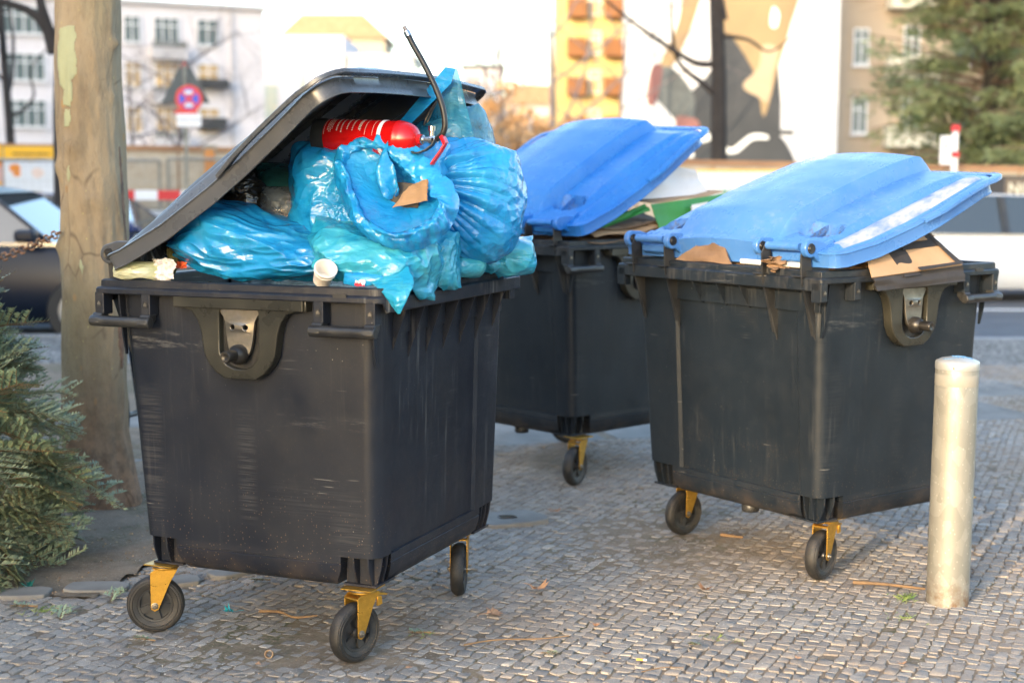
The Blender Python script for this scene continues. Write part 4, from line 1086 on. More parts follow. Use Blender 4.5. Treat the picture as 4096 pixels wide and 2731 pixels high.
# ---------------------------------------------------------------- fire extinguisher lying on the open sack
M_RED = pm('red_enamel', (.50, .006, .006), (.42, .004, .004), 5, .16, .26, bump=.03, bs=14)
M_CHROME = pm('dull_chrome', (.55, .54, .52), rough=.22, metal=1.)
M_HOSE = pm('black_hose_rubber', (.008, .008, .008), (.02, .02, .02), 30, .35, .5)
M_REDP = pm('red_handle_plastic', (.50, .012, .02), rough=.3)
M_LABEL = pm('extinguisher_print', (.62, .58, .50), (.5, .44, .36), 40, .4)
ex = empty('fire_extinguisher', wfront(.700, .345, 1.724), FA - .05, sc=.92); tag(ex, 'red fire extinguisher lying on its side on top of the sacks, hose pointing up', 'fire extinguisher')
MX_ = Matrix.Rotation(R(90), 4, 'Y')
def exm(prof, seg=40): bm = bmesh.new(); lathe(bm, prof, seg, MX_); return fixn(bm)
sh = Matrix.Rotation(R(2.5), 4, 'Y')
exr = obj('cylinder', exm([(0, .0), (.05, .0), (.062, .006), (.0655, .02), (.0655, .10), (.0655, .31), (.0665, .313), (.0665, .317), (.0655, .32), (.064, .335), (.058, .358), (.047, .377), (.032, .388), (.020, .392), (.019, .405), (0, .405)]), M_RED, ex, smooth=40)
exr.rotation_euler = (0, R(2), 0)
obj('base_skirt', exm([(.066, -.022), (.0675, -.022), (.0675, .03), (.066, .03)]), M_BLK, exr, smooth=40)
obj('label_band', exm([(.0657, .255), (.0662, .255), (.0662, .270), (.0657, .270)]), pm('white_band', (.72, .70, .68), rough=.4), exr, smooth=40)
def arcprint(x0, x1, a0, a1, name='print'):
    bm = bmesh.new(); n = max(2, int((a1 - a0) / 5)); r_ = .0660; V = []
    for k in range(n + 1):
        a = R(a0 + (a1 - a0) * k / n); V.append((bm.verts.new((x0, -r_ * math.cos(a), r_ * math.sin(a))), bm.verts.new((x1, -r_ * math.cos(a), r_ * math.sin(a)))))
    for a, b in zip(V, V[1:]): bm.faces.new((a[0], a[1], b[1], b[0]))
    return obj(name, fixn(bm), M_LABEL, exr)
rr = random.Random(5)
for x, w, gap in [(.034, .0012, 0), (.048, .0022, 5), (.054, .0022, 5), (.060, .0022, 5), (.066, .0022, 6), (.085, .005, 7), (.104, .0045, 6), (.128, .004, 8), (.150, .0042, 8), (.176, .0048, 7), (.182, .004, 7), (.205, .0012, 0), (.236, .0012, 0)]:
    if not gap: arcprint(x, x + w, 8, 96); continue
    a = 20 + rr.uniform(-6, 6)
    while a < 84: L = rr.uniform(2.5, 6.5); arcprint(x, x + w, a, a + L); a += L + rr.uniform(1.2, 2.2)
obj('valve', exm([(0, .40), (.016, .40), (.017, .412), (.012, .418), (.012, .436), (.017, .44), (.017, .452), (.009, .456), (.009, .470), (0, .47)], 24), M_CHROME, exr, smooth=35)
bm = bmesh.new(); cyl(bm, (.446, -.002, .008), (.446, -.002, .034), .008); cyl(bm, (.446, -.002, .032), (.446, -.002, .050), .0125, seg=24); obj('pressure_gauge', fixn(bm), M_CHROME, exr, smooth=40, bevel=.001)
bm = bmesh.new(); tube(bm, spline([(.468, -.004, .004), (.485, -.01, .014), (.498, -.012, .03), (.502, -.012, .065), (.488, -.012, .125), (.452, -.012, .200), (.405, -.010, .275), (.366, -.008, .330), (.345, -.006, .362)], 8), .0105, 14); obj('hose', fixn(bm), M_HOSE, exr, smooth=60)
bm = bmesh.new(); cyl(bm, (.3455, -.006, .361), (.335, -.005, .378), .0125, .0125); obj('ferrule', fixn(bm), M_CHROME, exr, smooth=40)
bm = bmesh.new(); cyl(bm, (.335, -.005, .378), (.324, -.004, .396), .0085, .0072); obj('nozzle', fixn(bm), pm('grey_plastic', (.2, .18, .18), rough=.5), exr, smooth=40)
def strap(pts, w, th):
    bm = bmesh.new(); P = [Vector(p) for p in pts]; G = []
    for i, p in enumerate(P):
        t = (P[min(i + 1, len(P) - 1)] - P[max(i - 1, 0)]).normalized(); n_ = Vector((0, 1, 0)); m_ = t.cross(n_).normalized()
        G.append([bm.verts.new(p + n_ * a * w / 2 + m_ * b * th / 2) for a, b in ((-1, -1), (1, -1), (1, 1), (-1, 1))])
    for a, b in zip(G, G[1:]):
        for k in range(4): bm.faces.new((a[k], a[(k + 1) % 4], b[(k + 1) % 4], b[k]))
    bm.faces.new(G[0]); bm.faces.new(G[-1][::-1]); return fixn(bm)
obj('lower_lever', strap([(.470, -.02, .0), (.462, -.025, -.018), (.44, -.03, -.036), (.415, -.034, -.046), (.395, -.036, -.048), (.388, -.036, -.042)], .024, .005), M_BLK, exr, bevel=.0015)
obj('trigger', strap([(.498, -.018, .004), (.512, -.024, -.012), (.500, -.034, -.040), (.480, -.042, -.072), (.472, -.044, -.086)], .026, .008), M_REDP, exr, bevel=.003)
obj('trigger_ring', strap([(.492, -.014, .016), (.505, -.02, .002), (.515, -.026, -.012)], .028, .014), M_REDP, exr, bevel=.003)
# ---------------------------------------------------------------- small litter on the rim of the front bin
M_PAPER = pm('cup_paper', (.80, .74, .66), (.76, .69, .60), 8, .5)
cup = empty('paper_cup', wfront(.866, .034, 1.284), FA); cup.rotation_euler = (R(34), R(40), FA); tag(cup, 'white paper cup lying tilted on the rim beside the hanging blue corner', 'cup')
bm = bmesh.new(); lathe(bm, [(0, -.040), (.026, -.040), (.0285, -.040), (.0335, .018), (.036, .020), (.0375, .024), (.0368, .028), (.0345, .0285), (.0325, .024), (.0275, -.034), (0, -.034)], 36); obj('cup_body', fixn(bm), M_PAPER, cup, smooth=50)
bm = bmesh.new(); lathe(bm, [(.0332, .008), (.0352, .009), (.0356, .012), (.0338, .013)], 36); obj('rim_ring', fixn(bm), M_PAPER, cup, smooth=50)
M_TISSUE = NT('embossed_tissue'); M_TISSUE['Base Color'] = (.74, .68, .64); M_TISSUE['Roughness'] = .9; M_TISSUE.bump(M_TISSUE.ramp(M_TISSUE.voro(190, 'F1', rnd=.1), .2, .6), .8, .002); M_TISSUE = M_TISSUE.m
def crumpled(u, v, z, w, h, mat, label, cat, seed=0, amp=.02, name='paper', rot=0, lean=.25, n=26, fr=None, fold=3.):
    bm = bmesh.new(); G = []
    for i in range(n + 1):
        row = []
        for j in range(n + 1):
            p, q = i / n - .5, j / n - .5
            y = lean * q * h + amp * mnoise.fractal(Vector((p * fold, q * fold, seed)), .7, 2, 4) + amp * abs(p) * 1.2
            row.append(bm.verts.new((p * w * (1 + .15 * mnoise.noise(Vector((q * 3, seed, 0)))), y, q * h * (1 + .2 * mnoise.noise(Vector((p * 3, seed, 5)))) + .3 * amp * mnoise.noise(Vector((p * 5, q * 5, seed + 9))))))
        G.append(row)
    for i in range(n):
        for j in range(n): f = bm.faces.new((G[i][j], G[i + 1][j], G[i + 1][j + 1], G[i][j + 1])); f.smooth = True
    o = obj(name, bm, mat, loc=place(None, fr or fo, u, v, z), rot=(0, 0, (fr or fo)[2] + rot)); s_ = o.modifiers.new('t', 'SOLIDIFY'); s_.thickness = .0015; tag(o, label, cat); return o
crumpled(.232, .055, 1.278, .088, .072, M_TISSUE, 'crumpled white paper towel on the rim beside the wet blue sack', 'paper towel', 3, .02, 'paper_towel', .1)
crumpled(.20, .16, 1.30, .05, .09, pm('olive_wrapper', (.16, .14, .05), (.25, .22, .05), 9, .35), 'olive wrapper hanging in the dark behind the paper towel', 'wrapper', 6, .015, 'wrapper')
crumpled(.265, .12, 1.290, .04, .02, pm('orange_wrapper', (.75, .10, .02), rough=.4), 'orange scrap of wrapper behind the paper towel', 'wrapper', 8, .01, 'wrapper')
crumpled(.985, .045, 1.256, .035, .018, pm('red_white_wrapper', (.7, .66, .66), (.6, .02, .05), 30, .35, lo=.49, hi=.51), 'red and white scrap of wrapper on the rim right of the paper cup', 'wrapper', 9, .006, 'wrapper')
# ================================================================ cardboard in the two blue-lidded bins
M_INK = pm('black_printed_board', (.016, .013, .012), (.035, .028, .023), 7, .7, bump=.1, bs=60)
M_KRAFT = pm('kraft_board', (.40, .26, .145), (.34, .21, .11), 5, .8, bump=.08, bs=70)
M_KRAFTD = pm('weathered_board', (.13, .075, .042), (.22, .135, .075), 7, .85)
def card(frame, name, label, pieces, cat='cardboard box', group=None):
    root = empty(name, (frame[0], frame[1], 0), frame[2]); tag(root, label, cat, group)
    for nm, c, m, kw in pieces: obj(nm, sheet(c, **kw), m, root)
    return root
card(ro, 'cardboard_box', 'flattened black and brown printed carton hanging over the rim above the lifting pin', [
    ('panel', [(.235, -.036, 1.213), (.775, -.036, 1.243), (.70, .10, 1.372), (.33, .10, 1.338)], M_KRAFT, dict(warp=.002, seed=1)),
    ('flap', [(.235, -.040, 1.212), (.775, -.042, 1.240), (.785, -.052, 1.180), (.252, -.050, 1.163)], M_INK, dict(warp=.005, seed=2, torn=.05)),
    ('print', [(.415, -.0425, 1.206), (.510, -.0425, 1.212), (.520, .075, 1.335), (.420, .075, 1.327)], M_INK, dict(lift=.0060, th=.0012, warp=.0015, seed=1)),
    ('print', [(.505, -.042, 1.229), (.772, -.042, 1.2475), (.768, -.032, 1.256), (.500, -.032, 1.240)], M_INK, dict(lift=.0065, th=.0012, warp=.001, seed=1)),
    ('print', [(.50, .040, 1.303), (.738, .040, 1.316), (.705, .099, 1.376), (.508, .099, 1.358)], M_INK, dict(lift=.0065, th=.0012, warp=.0015, seed=1)),
    ('print', [(.555, .058, 1.331), (.665, .058, 1.338), (.655, .086, 1.366), (.558, .086, 1.358)], M_KRAFT, dict(lift=.0085, th=.0014, warp=.002, seed=1)),
    ('print', [(.735, -.030, 1.252), (.775, -.040, 1.245), (.71, .090, 1.366), (.69, .090, 1.366)], M_INK, dict(lift=.0065, th=.0012, warp=.0015, seed=1)),
    ('panel', [(.33, .10, 1.338), (.70, .10, 1.372), (.72, .34, 1.36), (.34, .34, 1.33)], M_KRAFT, dict(warp=.006, seed=4))])
card(ro, 'cardboard_box', 'torn brown carton flap standing between the two blue hinges', [
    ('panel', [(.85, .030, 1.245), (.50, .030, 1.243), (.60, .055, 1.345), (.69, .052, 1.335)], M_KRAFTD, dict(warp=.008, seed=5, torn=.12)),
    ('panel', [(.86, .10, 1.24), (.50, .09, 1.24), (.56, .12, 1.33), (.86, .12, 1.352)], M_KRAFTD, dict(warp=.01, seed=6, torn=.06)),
    ('tape', [(.635, .046, 1.322), (.585, .046, 1.322), (.59, .05, 1.346), (.628, .05, 1.346)], pm('masking_tape', (.55, .47, .34), rough=.6), dict(th=.002, warp=.002, seed=7))][0:3])
for o in [x for x in bpy.data.objects if x.get('label') == 'torn brown carton flap standing between the two blue hinges']:
    for c in o.children:
        c.data.transform(Matrix(((0, 1, 0, 0), (1, 0, 0, 0), (0, 0, 1, 0), (0, 0, 0, 1)))); c.data.flip_normals()
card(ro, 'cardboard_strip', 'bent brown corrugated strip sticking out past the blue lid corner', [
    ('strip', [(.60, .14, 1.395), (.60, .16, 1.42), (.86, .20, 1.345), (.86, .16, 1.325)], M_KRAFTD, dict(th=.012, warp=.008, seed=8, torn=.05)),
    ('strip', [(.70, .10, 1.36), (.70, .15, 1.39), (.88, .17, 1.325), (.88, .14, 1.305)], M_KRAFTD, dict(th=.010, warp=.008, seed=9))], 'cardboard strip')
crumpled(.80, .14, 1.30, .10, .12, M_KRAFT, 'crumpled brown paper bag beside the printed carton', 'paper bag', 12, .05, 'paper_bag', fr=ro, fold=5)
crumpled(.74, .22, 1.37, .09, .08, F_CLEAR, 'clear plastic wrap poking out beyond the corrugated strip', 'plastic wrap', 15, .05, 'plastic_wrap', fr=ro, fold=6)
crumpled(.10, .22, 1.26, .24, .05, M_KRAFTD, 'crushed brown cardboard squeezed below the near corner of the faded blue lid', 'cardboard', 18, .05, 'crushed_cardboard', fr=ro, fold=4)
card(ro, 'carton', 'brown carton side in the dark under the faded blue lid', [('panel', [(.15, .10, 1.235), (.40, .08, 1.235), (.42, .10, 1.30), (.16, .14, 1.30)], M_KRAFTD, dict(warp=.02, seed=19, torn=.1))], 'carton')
for k, (v0, v1) in enumerate(((.34, .47), (.13, .29))):
    bm = bmesh.new(); cyl(bm, (.055, v0, 1.256), (.05, v1, 1.258), .0105, seg=14); t = obj('white_tube', fixn(bm), M_WHITE, loc=(RX, RY, 0), rot=(0, 0, RA), smooth=40)
    tag(t, ['white plastic tube on the rim left of the near hinge', 'white plastic tube on the rim inside the near hinge'][k], 'tube')
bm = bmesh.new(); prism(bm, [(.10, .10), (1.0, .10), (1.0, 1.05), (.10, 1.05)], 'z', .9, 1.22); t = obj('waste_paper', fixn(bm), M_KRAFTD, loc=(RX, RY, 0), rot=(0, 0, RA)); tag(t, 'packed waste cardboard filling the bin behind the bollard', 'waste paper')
# middle bin
M_GREENB = pm('green_printed_board', (.03, .22, .03), (.02, .17, .025), 5, .55)
M_WHITEB = pm('white_carton_board', (.68, .64, .62), (.62, .57, .54), 3, .6)
card(mo, 'green_carton', 'green printed carton with a white sticker jutting from the middle bin', [
    ('panel', [(.70, .02, 1.30), (1.22, .05, 1.36), (1.30, .08, 1.49), (.66, .05, 1.44)], M_GREENB, dict(warp=.008, seed=21)),
    ('flap', [(.30, .06, 1.32), (.66, .05, 1.41), (.64, .08, 1.44), (.30, .09, 1.36)], M_GREENB, dict(warp=.008, seed=22)),
    ('top', [(.66, .05, 1.445), (1.30, .08, 1.495), (1.22, .36, 1.52), (.60, .36, 1.47)], M_KRAFT, dict(warp=.012, seed=23)),
    ('sticker', [(.95, .018, 1.40), (1.09, .022, 1.415), (1.10, .028, 1.45), (.96, .024, 1.435)], M_WHITEB, dict(th=.002, warp=.001, seed=24))], 'carton')
card(mo, 'white_carton', 'white carton leaning under the bright blue lid, above the green carton', [('panel', [(.55, .12, 1.46), (1.22, .12, 1.49), (1.15, .16, 1.62), (.80, .16, 1.66)], M_WHITEB, dict(warp=.01, seed=25)), ('flap', [(.55, .16, 1.50), (1.24, .16, 1.505), (1.24, .40, 1.53), (.55, .40, 1.52)], M_INK, dict(warp=.01, seed=26))], 'carton')
for k, (z, a, sd) in enumerate(((1.275, 0, 31), (1.30, .2, 32), (1.33, -.15, 33), (1.255, .3, 34))):
    card(mo, 'flat_cardboard', ['lowest', 'second lowest', 'topmost', 'crushed'][k] + ' brown cardboard sheet fanned out on the middle bin', [('sheet', [(.15 + a * .3, .0 + .02 * k, z - .02), (1.0, .03 * k, z + .03 * a), (1.05, .5, z + .05), (.12, .5, z)], [M_KRAFTD, M_KRAFT][k % 2], dict(warp=.03, seed=sd, torn=.08))], 'cardboard', 'cardboard sheets in the middle bin')
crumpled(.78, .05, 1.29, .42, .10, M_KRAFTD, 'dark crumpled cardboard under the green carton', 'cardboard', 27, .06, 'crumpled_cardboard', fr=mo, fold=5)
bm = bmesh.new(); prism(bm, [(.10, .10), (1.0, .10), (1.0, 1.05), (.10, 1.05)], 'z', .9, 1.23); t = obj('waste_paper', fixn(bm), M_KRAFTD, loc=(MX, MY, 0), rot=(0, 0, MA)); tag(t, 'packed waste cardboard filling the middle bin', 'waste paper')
t = crumpled(.35, .0, 0, .001, .001, M_KRAFTD, 'x', 'x'); bpy.data.objects.remove(t)
# wire hook that hangs from the black lid
lk = empty('lid_hook', (0, 0, 0)); lk.parent = front_lid; lk.location = (1.045, .70, .01)
bm = bmesh.new(); tube(bm, spline([(0, -.03, .02), (.01, -.01, .01), (.012, .01, -.002)], 6), .006, 8); cyl(bm, (.0, -.02, .005), (0, -.02, .03), .009); obj('bolt', fixn(bm), M_STEEL, lk, smooth=40)
bm = bmesh.new(); lp = [(.018, .012, -.01), (-.02, .006, -.03), (-.055, .004, -.055), (-.062, .012, -.062), (-.055, .020, -.057), (-.015, .022, -.028), (.016, .02, -.012)]; tube(bm, spline(lp, 6), .0032, 8); obj('wire_link', fixn(bm), M_STEEL, lk, smooth=60)

# ================================================================ bollard
def mat_galv():
    m = NT('galvanised_steel'); v = m.voro(26, 'F1', m.map((1, 1, .6)), out='Color'); c = m.mix(m.sep(v)[0], (.235, .225, .19), (.31, .295, .25))
    sp = m.ramp(m.voro(60, 'F1', m.map((1, 1, .7))), .20, .12); c = m.mix(m.math('MULTIPLY', sp, .4), c, (.52, .50, .42))
    X, Y, Z = m.sep(); rust = m.math('MULTIPLY', m.ramp(Z, .13, .0), m.ramp(m.noise(22, 6, .7), .42, .62)); c = m.mix(rust, c, (.16, .085, .04))
    st = m.math('MULTIPLY', m.ramp(m.noise(1, 4, .6, m.map((26, 26, 1.5))), .5, .8), .5); c = m.mix(st, c, (.24, .215, .16))
    m['Base Color'] = c; m['Metallic'] = .45; m['Roughness'] = m.ramp(m.noise(14, 4), .3, .7, .42, .66); m.bump(m.noise(50, 3), .08, .003); return m.m
M_GALV = mat_galv()
bol = empty('bollard', (1.647, 5.50, 0)); bol.rotation_euler = (0, R(.35), 0); tag(bol, 'round galvanised steel bollard with a domed cap in front of the right bin', 'bollard')
bm = bmesh.new(); lathe(bm, [(.0785, -.02), (.0785, .30), (.0785, .60), (.0785, .898), (.0777, .902), (.0777, .905), (0, .905)], 64); obj('post', fixn(bm), M_GALV, bol, smooth=40)
bm = bmesh.new(); lathe(bm, [(.0795, .888), (.0800, .890), (.0800, .912), (.078, .917), (.06, .926), (.03, .932), (0, .934)], 64); obj('cap', fixn(bm), pm('cap_steel', (.46, .45, .41), (.38, .37, .34), 12, .4, .55, .5), bol, smooth=50)
bm = bmesh.new(); lathe(bm, [(.0788, .828), (.0793, .830), (.0793, .868), (.0788, .870)], 64); obj('reflective_band', fixn(bm), pm('pale_band', (.26, .245, .205), (.235, .22, .185), 20, .35), bol, smooth=50)
bm = bmesh.new(); cyl(bm, (-.035, -.0705, .898), (-.036, -.0715, .898), .0045, seg=10); obj('rivet_hole', fixn(bm), M_BLK, bol)
M_SCRIB = pm('blue_marker', (.10, .25, .45), rough=.5)
for pts in ([(-.06, -.02), (-.03, -.035), (0, -.02), (.03, .0), (.01, .02), (-.02, .01), (.0, -.015), (.05, -.01)], [(-.01, -.04), (.0, -.01), (.012, -.035), (.02, -.01), (.035, -.03), (.05, -.025)]):
    bm = bmesh.new(); f_ = lambda x, y: .934 - 2.2 * (x * x + y * y) + .0008
    tube(bm, [(p.x, p.y, f_(p.x, p.y)) for p in spline([(x, y, 0) for x, y in pts], 6)], .0011, 5); obj('scribble', fixn(bm), M_SCRIB, bol)
# ================================================================ plane tree by the front bin
def mat_bark():
    m = NT('plane_bark'); X, Y, Z = m.sep()
    c = m.mix(m.ramp(m.noise(3.0, 6, .65, m.map((1, 1, .5))), .3, .7), (.19, .135, .078), (.34, .265, .17))
    c = m.mix(m.math('MULTIPLY', m.ramp(m.noise(2.2, 3, .5, m.map((1, 1, .35), (3, 3, 3))), .5, .72), .4), c, (.25, .225, .11))
    c = m.mix(m.math('MULTIPLY', m.ramp(m.noise(24, 5, .7, m.map((1, 1, .3))), .5, .72), .5), c, (.12, .085, .058))
    sp = m.ramp(m.voro(9, 'F1', m.map((1, 1, .55), (1, 5, 2))), .12, .07); c = m.mix(m.math('MULTIPLY', sp, .8), c, (.33, .20, .09))
    sp2 = m.ramp(m.voro(23, 'F1', m.map((1, 1, .6), (7, 5, 2))), .10, .05); c = m.mix(m.math('MULTIPLY', sp2, .7), c, (.40, .34, .14))
    red = m.math('MULTIPLY', m.ramp(m.math('ADD', Z, m.math('MULTIPLY', m.noise(5, 4, .7), .5)), .95, .35), .8); c = m.mix(red, c, m.mix(m.ramp(m.noise(16, 6, .75), .4, .6), (.30, .17, .10), (.13, .075, .05)))
    fl = m.ramp(m.voro(5.5, 'DISTANCE_TO_EDGE', m.map((1, 1, .45), (2, 2, 8))), .02, .004); c = m.mix(m.math('MULTIPLY', fl, m.math('MULTIPLY', m.ramp(m.noise(4, 3), .5, .6), .6)), c, (.09, .06, .04))
    m['Base Color'] = c; m['Roughness'] = .8; m['Specular IOR Level'] = .25
    m.bump(m.math('ADD', m.math('MULTIPLY', m.noise(7, 6, .65, m.map((1, 1, .5))), 2.), m.noise(60, 5, .7, m.map((1, 1, .4)))), .6, .012); return m.m
M_BARK = mat_bark()
TX, TY = -2.0, 7.14
tree = empty('plane_tree', (TX, TY, 0)); tag(tree, 'thick mottled plane tree trunk standing behind the front bin', 'tree')
def trunk_p(a, z, off=0):
    zs = [0, .12, .35, .6, 1.0, 1.5, 1.9, 2.4, 3.2, 5]; rs = [.205, .178, .160, .153, .150, .155, .150, .142, .138, .13]; xs = [.0, .0, -.01, .0, .005, .0, .0, .012, .02, .03]
    r = float(np.interp(z, zs, rs)) + off
    r += .018 * mnoise.fractal(Vector((math.cos(a) * 1.2, math.sin(a) * 1.2, z * 1.1)), .8, 2, 3) + .007 * mnoise.noise(Vector((math.cos(a) * 4, math.sin(a) * 4, z * 4.5)))
    for (ka, kz, kr, kh) in KN:
        da = (a - ka + math.pi) % (2 * math.pi) - math.pi; d = (da * .15 / kr) ** 2 + ((z - kz) / kr) ** 2
        r += kh * math.exp(-d * 2)
    return Vector((float(np.interp(z, zs, xs)) + r * math.cos(a), r * math.sin(a), z))
KN = [(-1.9, 1.72, .05, .022), (-1.2, 1.47, .07, .02), (-1.5, 1.40, .06, -.008), (-.35, 2.2, .03, .03), (-.5, 1.95, .035, .018), (-2.6, 1.62, .06, .02), (-2.9, 1.25, .05, .02), (-1.0, 1.55, .018, .014), (-1.45, 2.0, .012, .01), (-.9, .95, .03, .01), (-1.7, .85, .03, .008), (-2.3, 1.05, .04, .01), (-.4, 1.0, .06, -.012), (-2.75, 1.98, .04, .01)]
bm = bmesh.new(); G = []
for i in range(150):
    z = -.05 + 4.4 * i / 149; G.append([bm.verts.new(trunk_p(2 * math.pi * k / 96, z)) for k in range(96)])
for a, b in zip(G, G[1:]):
    for k in range(96): bm.faces.new((a[k], a[(k + 1) % 96], b[(k + 1) % 96], b[k]))
obj('trunk', fixn(bm), M_BARK, tree, smooth=180)
M_PEEL = pm('bare_inner_bark', (.34, .345, .20), (.28, .285, .16), 6, .75, bump=.2, bs=40)
M_RAW = pm('raw_bark_wound', (.24, .13, .075), (.10, .06, .04), 14, .85, bump=.5, bs=50)
def bark_patch(outline, mat=None, name='bark_patch', off=.0012, n=24):
    """outline in (angle, z); the patch follows the trunk"""
    xs = [p[0] for p in outline]; zs = [p[1] for p in outline]; bm = bmesh.new(); G = {}
    def inside(x, z):
        c = False; j = len(outline) - 1
        for i in range(len(outline)):
            (x1, y1), (x2, y2) = outline[i], outline[j]
            if (y1 > z) != (y2 > z) and x < (x2 - x1) * (z - y1) / (y2 - y1) + x1: c = not c
            j = i
        return c
    nx = max(8, int((max(xs) - min(xs)) * .15 / .0045)); nz = max(8, int((max(zs) - min(zs)) / .0045))
    for i in range(nx + 1):
        for j in range(nz + 1): G[i, j] = None
    def g(i, j):
        if G[i, j] is None:
            a = min(xs) + (max(xs) - min(xs)) * i / nx; z = min(zs) + (max(zs) - min(zs)) * j / nz; G[i, j] = bm.verts.new(trunk_p(a, z, off))
        return G[i, j]
    for i in range(nx):
        for j in range(nz):
            a = min(xs) + (max(xs) - min(xs)) * (i + .5) / nx; z = min(zs) + (max(zs) - min(zs)) * (j + .5) / nz
            jx = .05 * mnoise.noise(Vector((z * 40, i * .3, 1))); jz = .008 * mnoise.noise(Vector((a * 14, z * 30, 2)))
            if inside(a + jx, z + jz): bm.faces.new((g(i, j), g(i + 1, j), g(i + 1, j + 1), g(i, j + 1)))
    o = obj(name, fixn(bm), mat or M_PEEL, tree, smooth=180); so = o.modifiers.new('t', 'SOLIDIFY'); so.thickness = .002; so.offset = 0; return o
bark_patch([(-2.22, 2.26), (-1.97, 2.27), (-1.77, 2.27), (-1.72, 2.20), (-1.79, 2.16), (-1.67, 2.11), (-1.67, 2.05), (-1.87, 2.02), (-1.79, 1.99), (-1.85, 1.93), (-1.89, 1.90), (-2.15, 1.91), (-2.12, 1.98), (-2.27, 2.0), (-2.32, 2.1)])
bark_patch([(-2.11, 1.89), (-1.92, 1.89), (-1.89, 1.84), (-1.97, 1.81), (-2.13, 1.81)])
bark_patch([(-2.10, 1.62), (-2.0, 1.63), (-1.98, 1.58), (-2.05, 1.55), (-2.12, 1.57)])
bark_patch([(-1.75, 1.17), (-1.70, 1.20), (-1.62, 1.16), (-1.68, 1.12)])
bark_patch([(-.55, .92), (-.36, .93), (-.30, .80), (-.38, .66), (-.5, .70), (-.58, .80)], M_RAW)
bark_patch([(-.22, 1.72), (-.10, 1.72), (-.06, 1.50), (-.10, 1.25), (-.2, 1.26), (-.25, 1.5)], M_RAW)
print('plane', round(time.time() - T_START, 1))

# ================================================================ discarded Christmas tree at the left edge
def mat_needle():
    m = NT('fir_needles'); r = m.n('ShaderNodeObjectInfo').outputs['Random']; a = m.n('ShaderNodeAttribute', attribute_name='tone').outputs['Fac']
    c = m.mix(a, (.12, .215, .155), (.32, .35, .18)); c = m.mix(m.math('MULTIPLY', r, .5), c, (.26, .24, .12))
    m['Base Color'] = c; m['Roughness'] = .42; m['Specular IOR Level'] = .5
    return m.m
M_NEEDLE = mat_needle(); M_TWIG = pm('fir_twig_bark', (.22, .13, .06), (.13, .08, .04), 30, .8)
def spray(seed, L=.36, dens=1.0, nl=.021):
    r = random.Random(seed); V, F, T, MI = [], [], [], []
    def twig(p0, d, ln, rad):
        side = d.cross(Vector((0, 0, 1)));
        if side.length < .1: side = Vector((1, 0, 0))
        side.normalize(); up = side.cross(d).normalized(); p = p0.copy(); n = max(3, int(ln / .03)); dd = d.copy(); path = [p.copy()]
        for i in range(n): dd = (dd + Vector((0, 0, -.05)) + Vector((r.uniform(-1, 1), r.uniform(-1, 1), r.uniform(-1, 1))) * .05).normalized(); p = p + dd * (ln / n); path.append(p.copy())
        for i in range(len(path) - 1):
            a, b = path[i], path[i + 1]; o = len(V)
            for q, rr in ((a, rad * (1 - .6 * i / n)), (b, rad * (1 - .6 * (i + 1) / n))):
                for k in range(3): an = 2.094 * k; V.append(q + (side * math.cos(an) + up * math.sin(an)) * rr)
            for k in range(3): F.append((o + k, o + (k + 1) % 3, o + 3 + (k + 1) % 3, o + 3 + k)); T.append(.5); MI.append(1)
        cnt = int(ln / .0026 * dens)
        for i in range(cnt):
            t = (i + r.random()) / cnt * (len(path) - 1); k = min(int(t), len(path) - 2); q = path[k].lerp(path[k + 1], t - k); dr = (path[k + 1] - path[k]).normalized()
            an = r.choice((-1, 1)) * r.uniform(.15, 1.15); sg = 1 if r.random() < .5 else -1
            nd = (dr * .75 + side * sg * math.cos(an * .6) + up * (.55 * abs(math.sin(an)) + .15)).normalized()
            l = nl * r.uniform(.7, 1.15) * (1 if t < len(path) - 1.4 else .75); w = nd.cross(up + side * .3).normalized() * .0017
            o = len(V); V.extend((q - w, q + w, q + nd * l * .6 + w * .9, q + nd * l, q + nd * l * .6 - w * .9)); F.append((o, o + 1, o + 2, o + 3, o + 4)); T.append(min(1, max(0, r.gauss(.42, .25)))); MI.append(0)
        return path
    main = twig(Vector((0, 0, 0)), Vector((0, 1, 0)), L, .0032); n = len(main)
    for i in range(1, n - 1):
        for sg in (-1, 1):
            if r.random() < .97:
                f = 1 - i / n; twig(main[i], Vector((sg * r.uniform(.75, 1.0), r.uniform(.6, .9), r.uniform(-.1, .12))).normalized(), (.07 + .16 * f) * r.uniform(.7, 1.1) * L / .36, .0018)
    me = bpy.data.meshes.new('spray'); me.from_pydata([tuple(v) for v in V], [], F); me.materials.append(M_NEEDLE); me.materials.append(M_TWIG)
    at = me.attributes.new('tone', 'FLOAT', 'FACE'); at.data.foreach_set('value', T); me.polygons.foreach_set('material_index', MI); return me
sprays = [spray(k) for k in range(7)]
xm = empty('christmas_tree', (-2.70, 5.98, 0)); tag(xm, 'discarded fir tree with dense green needles lying at the left edge', 'fir tree')
bm = bmesh.new(); tube(bm, spline([(-1.3, .35, .25), (-.6, .15, .36), (-.2, 0, .42), (.35, 0, .45)], 6), [.05] * 6 + [.035] * 6 + [.02] * 7, 10); obj('trunk', fixn(bm), M_TWIG, xm, smooth=60)
r = random.Random(4); cnt = 0
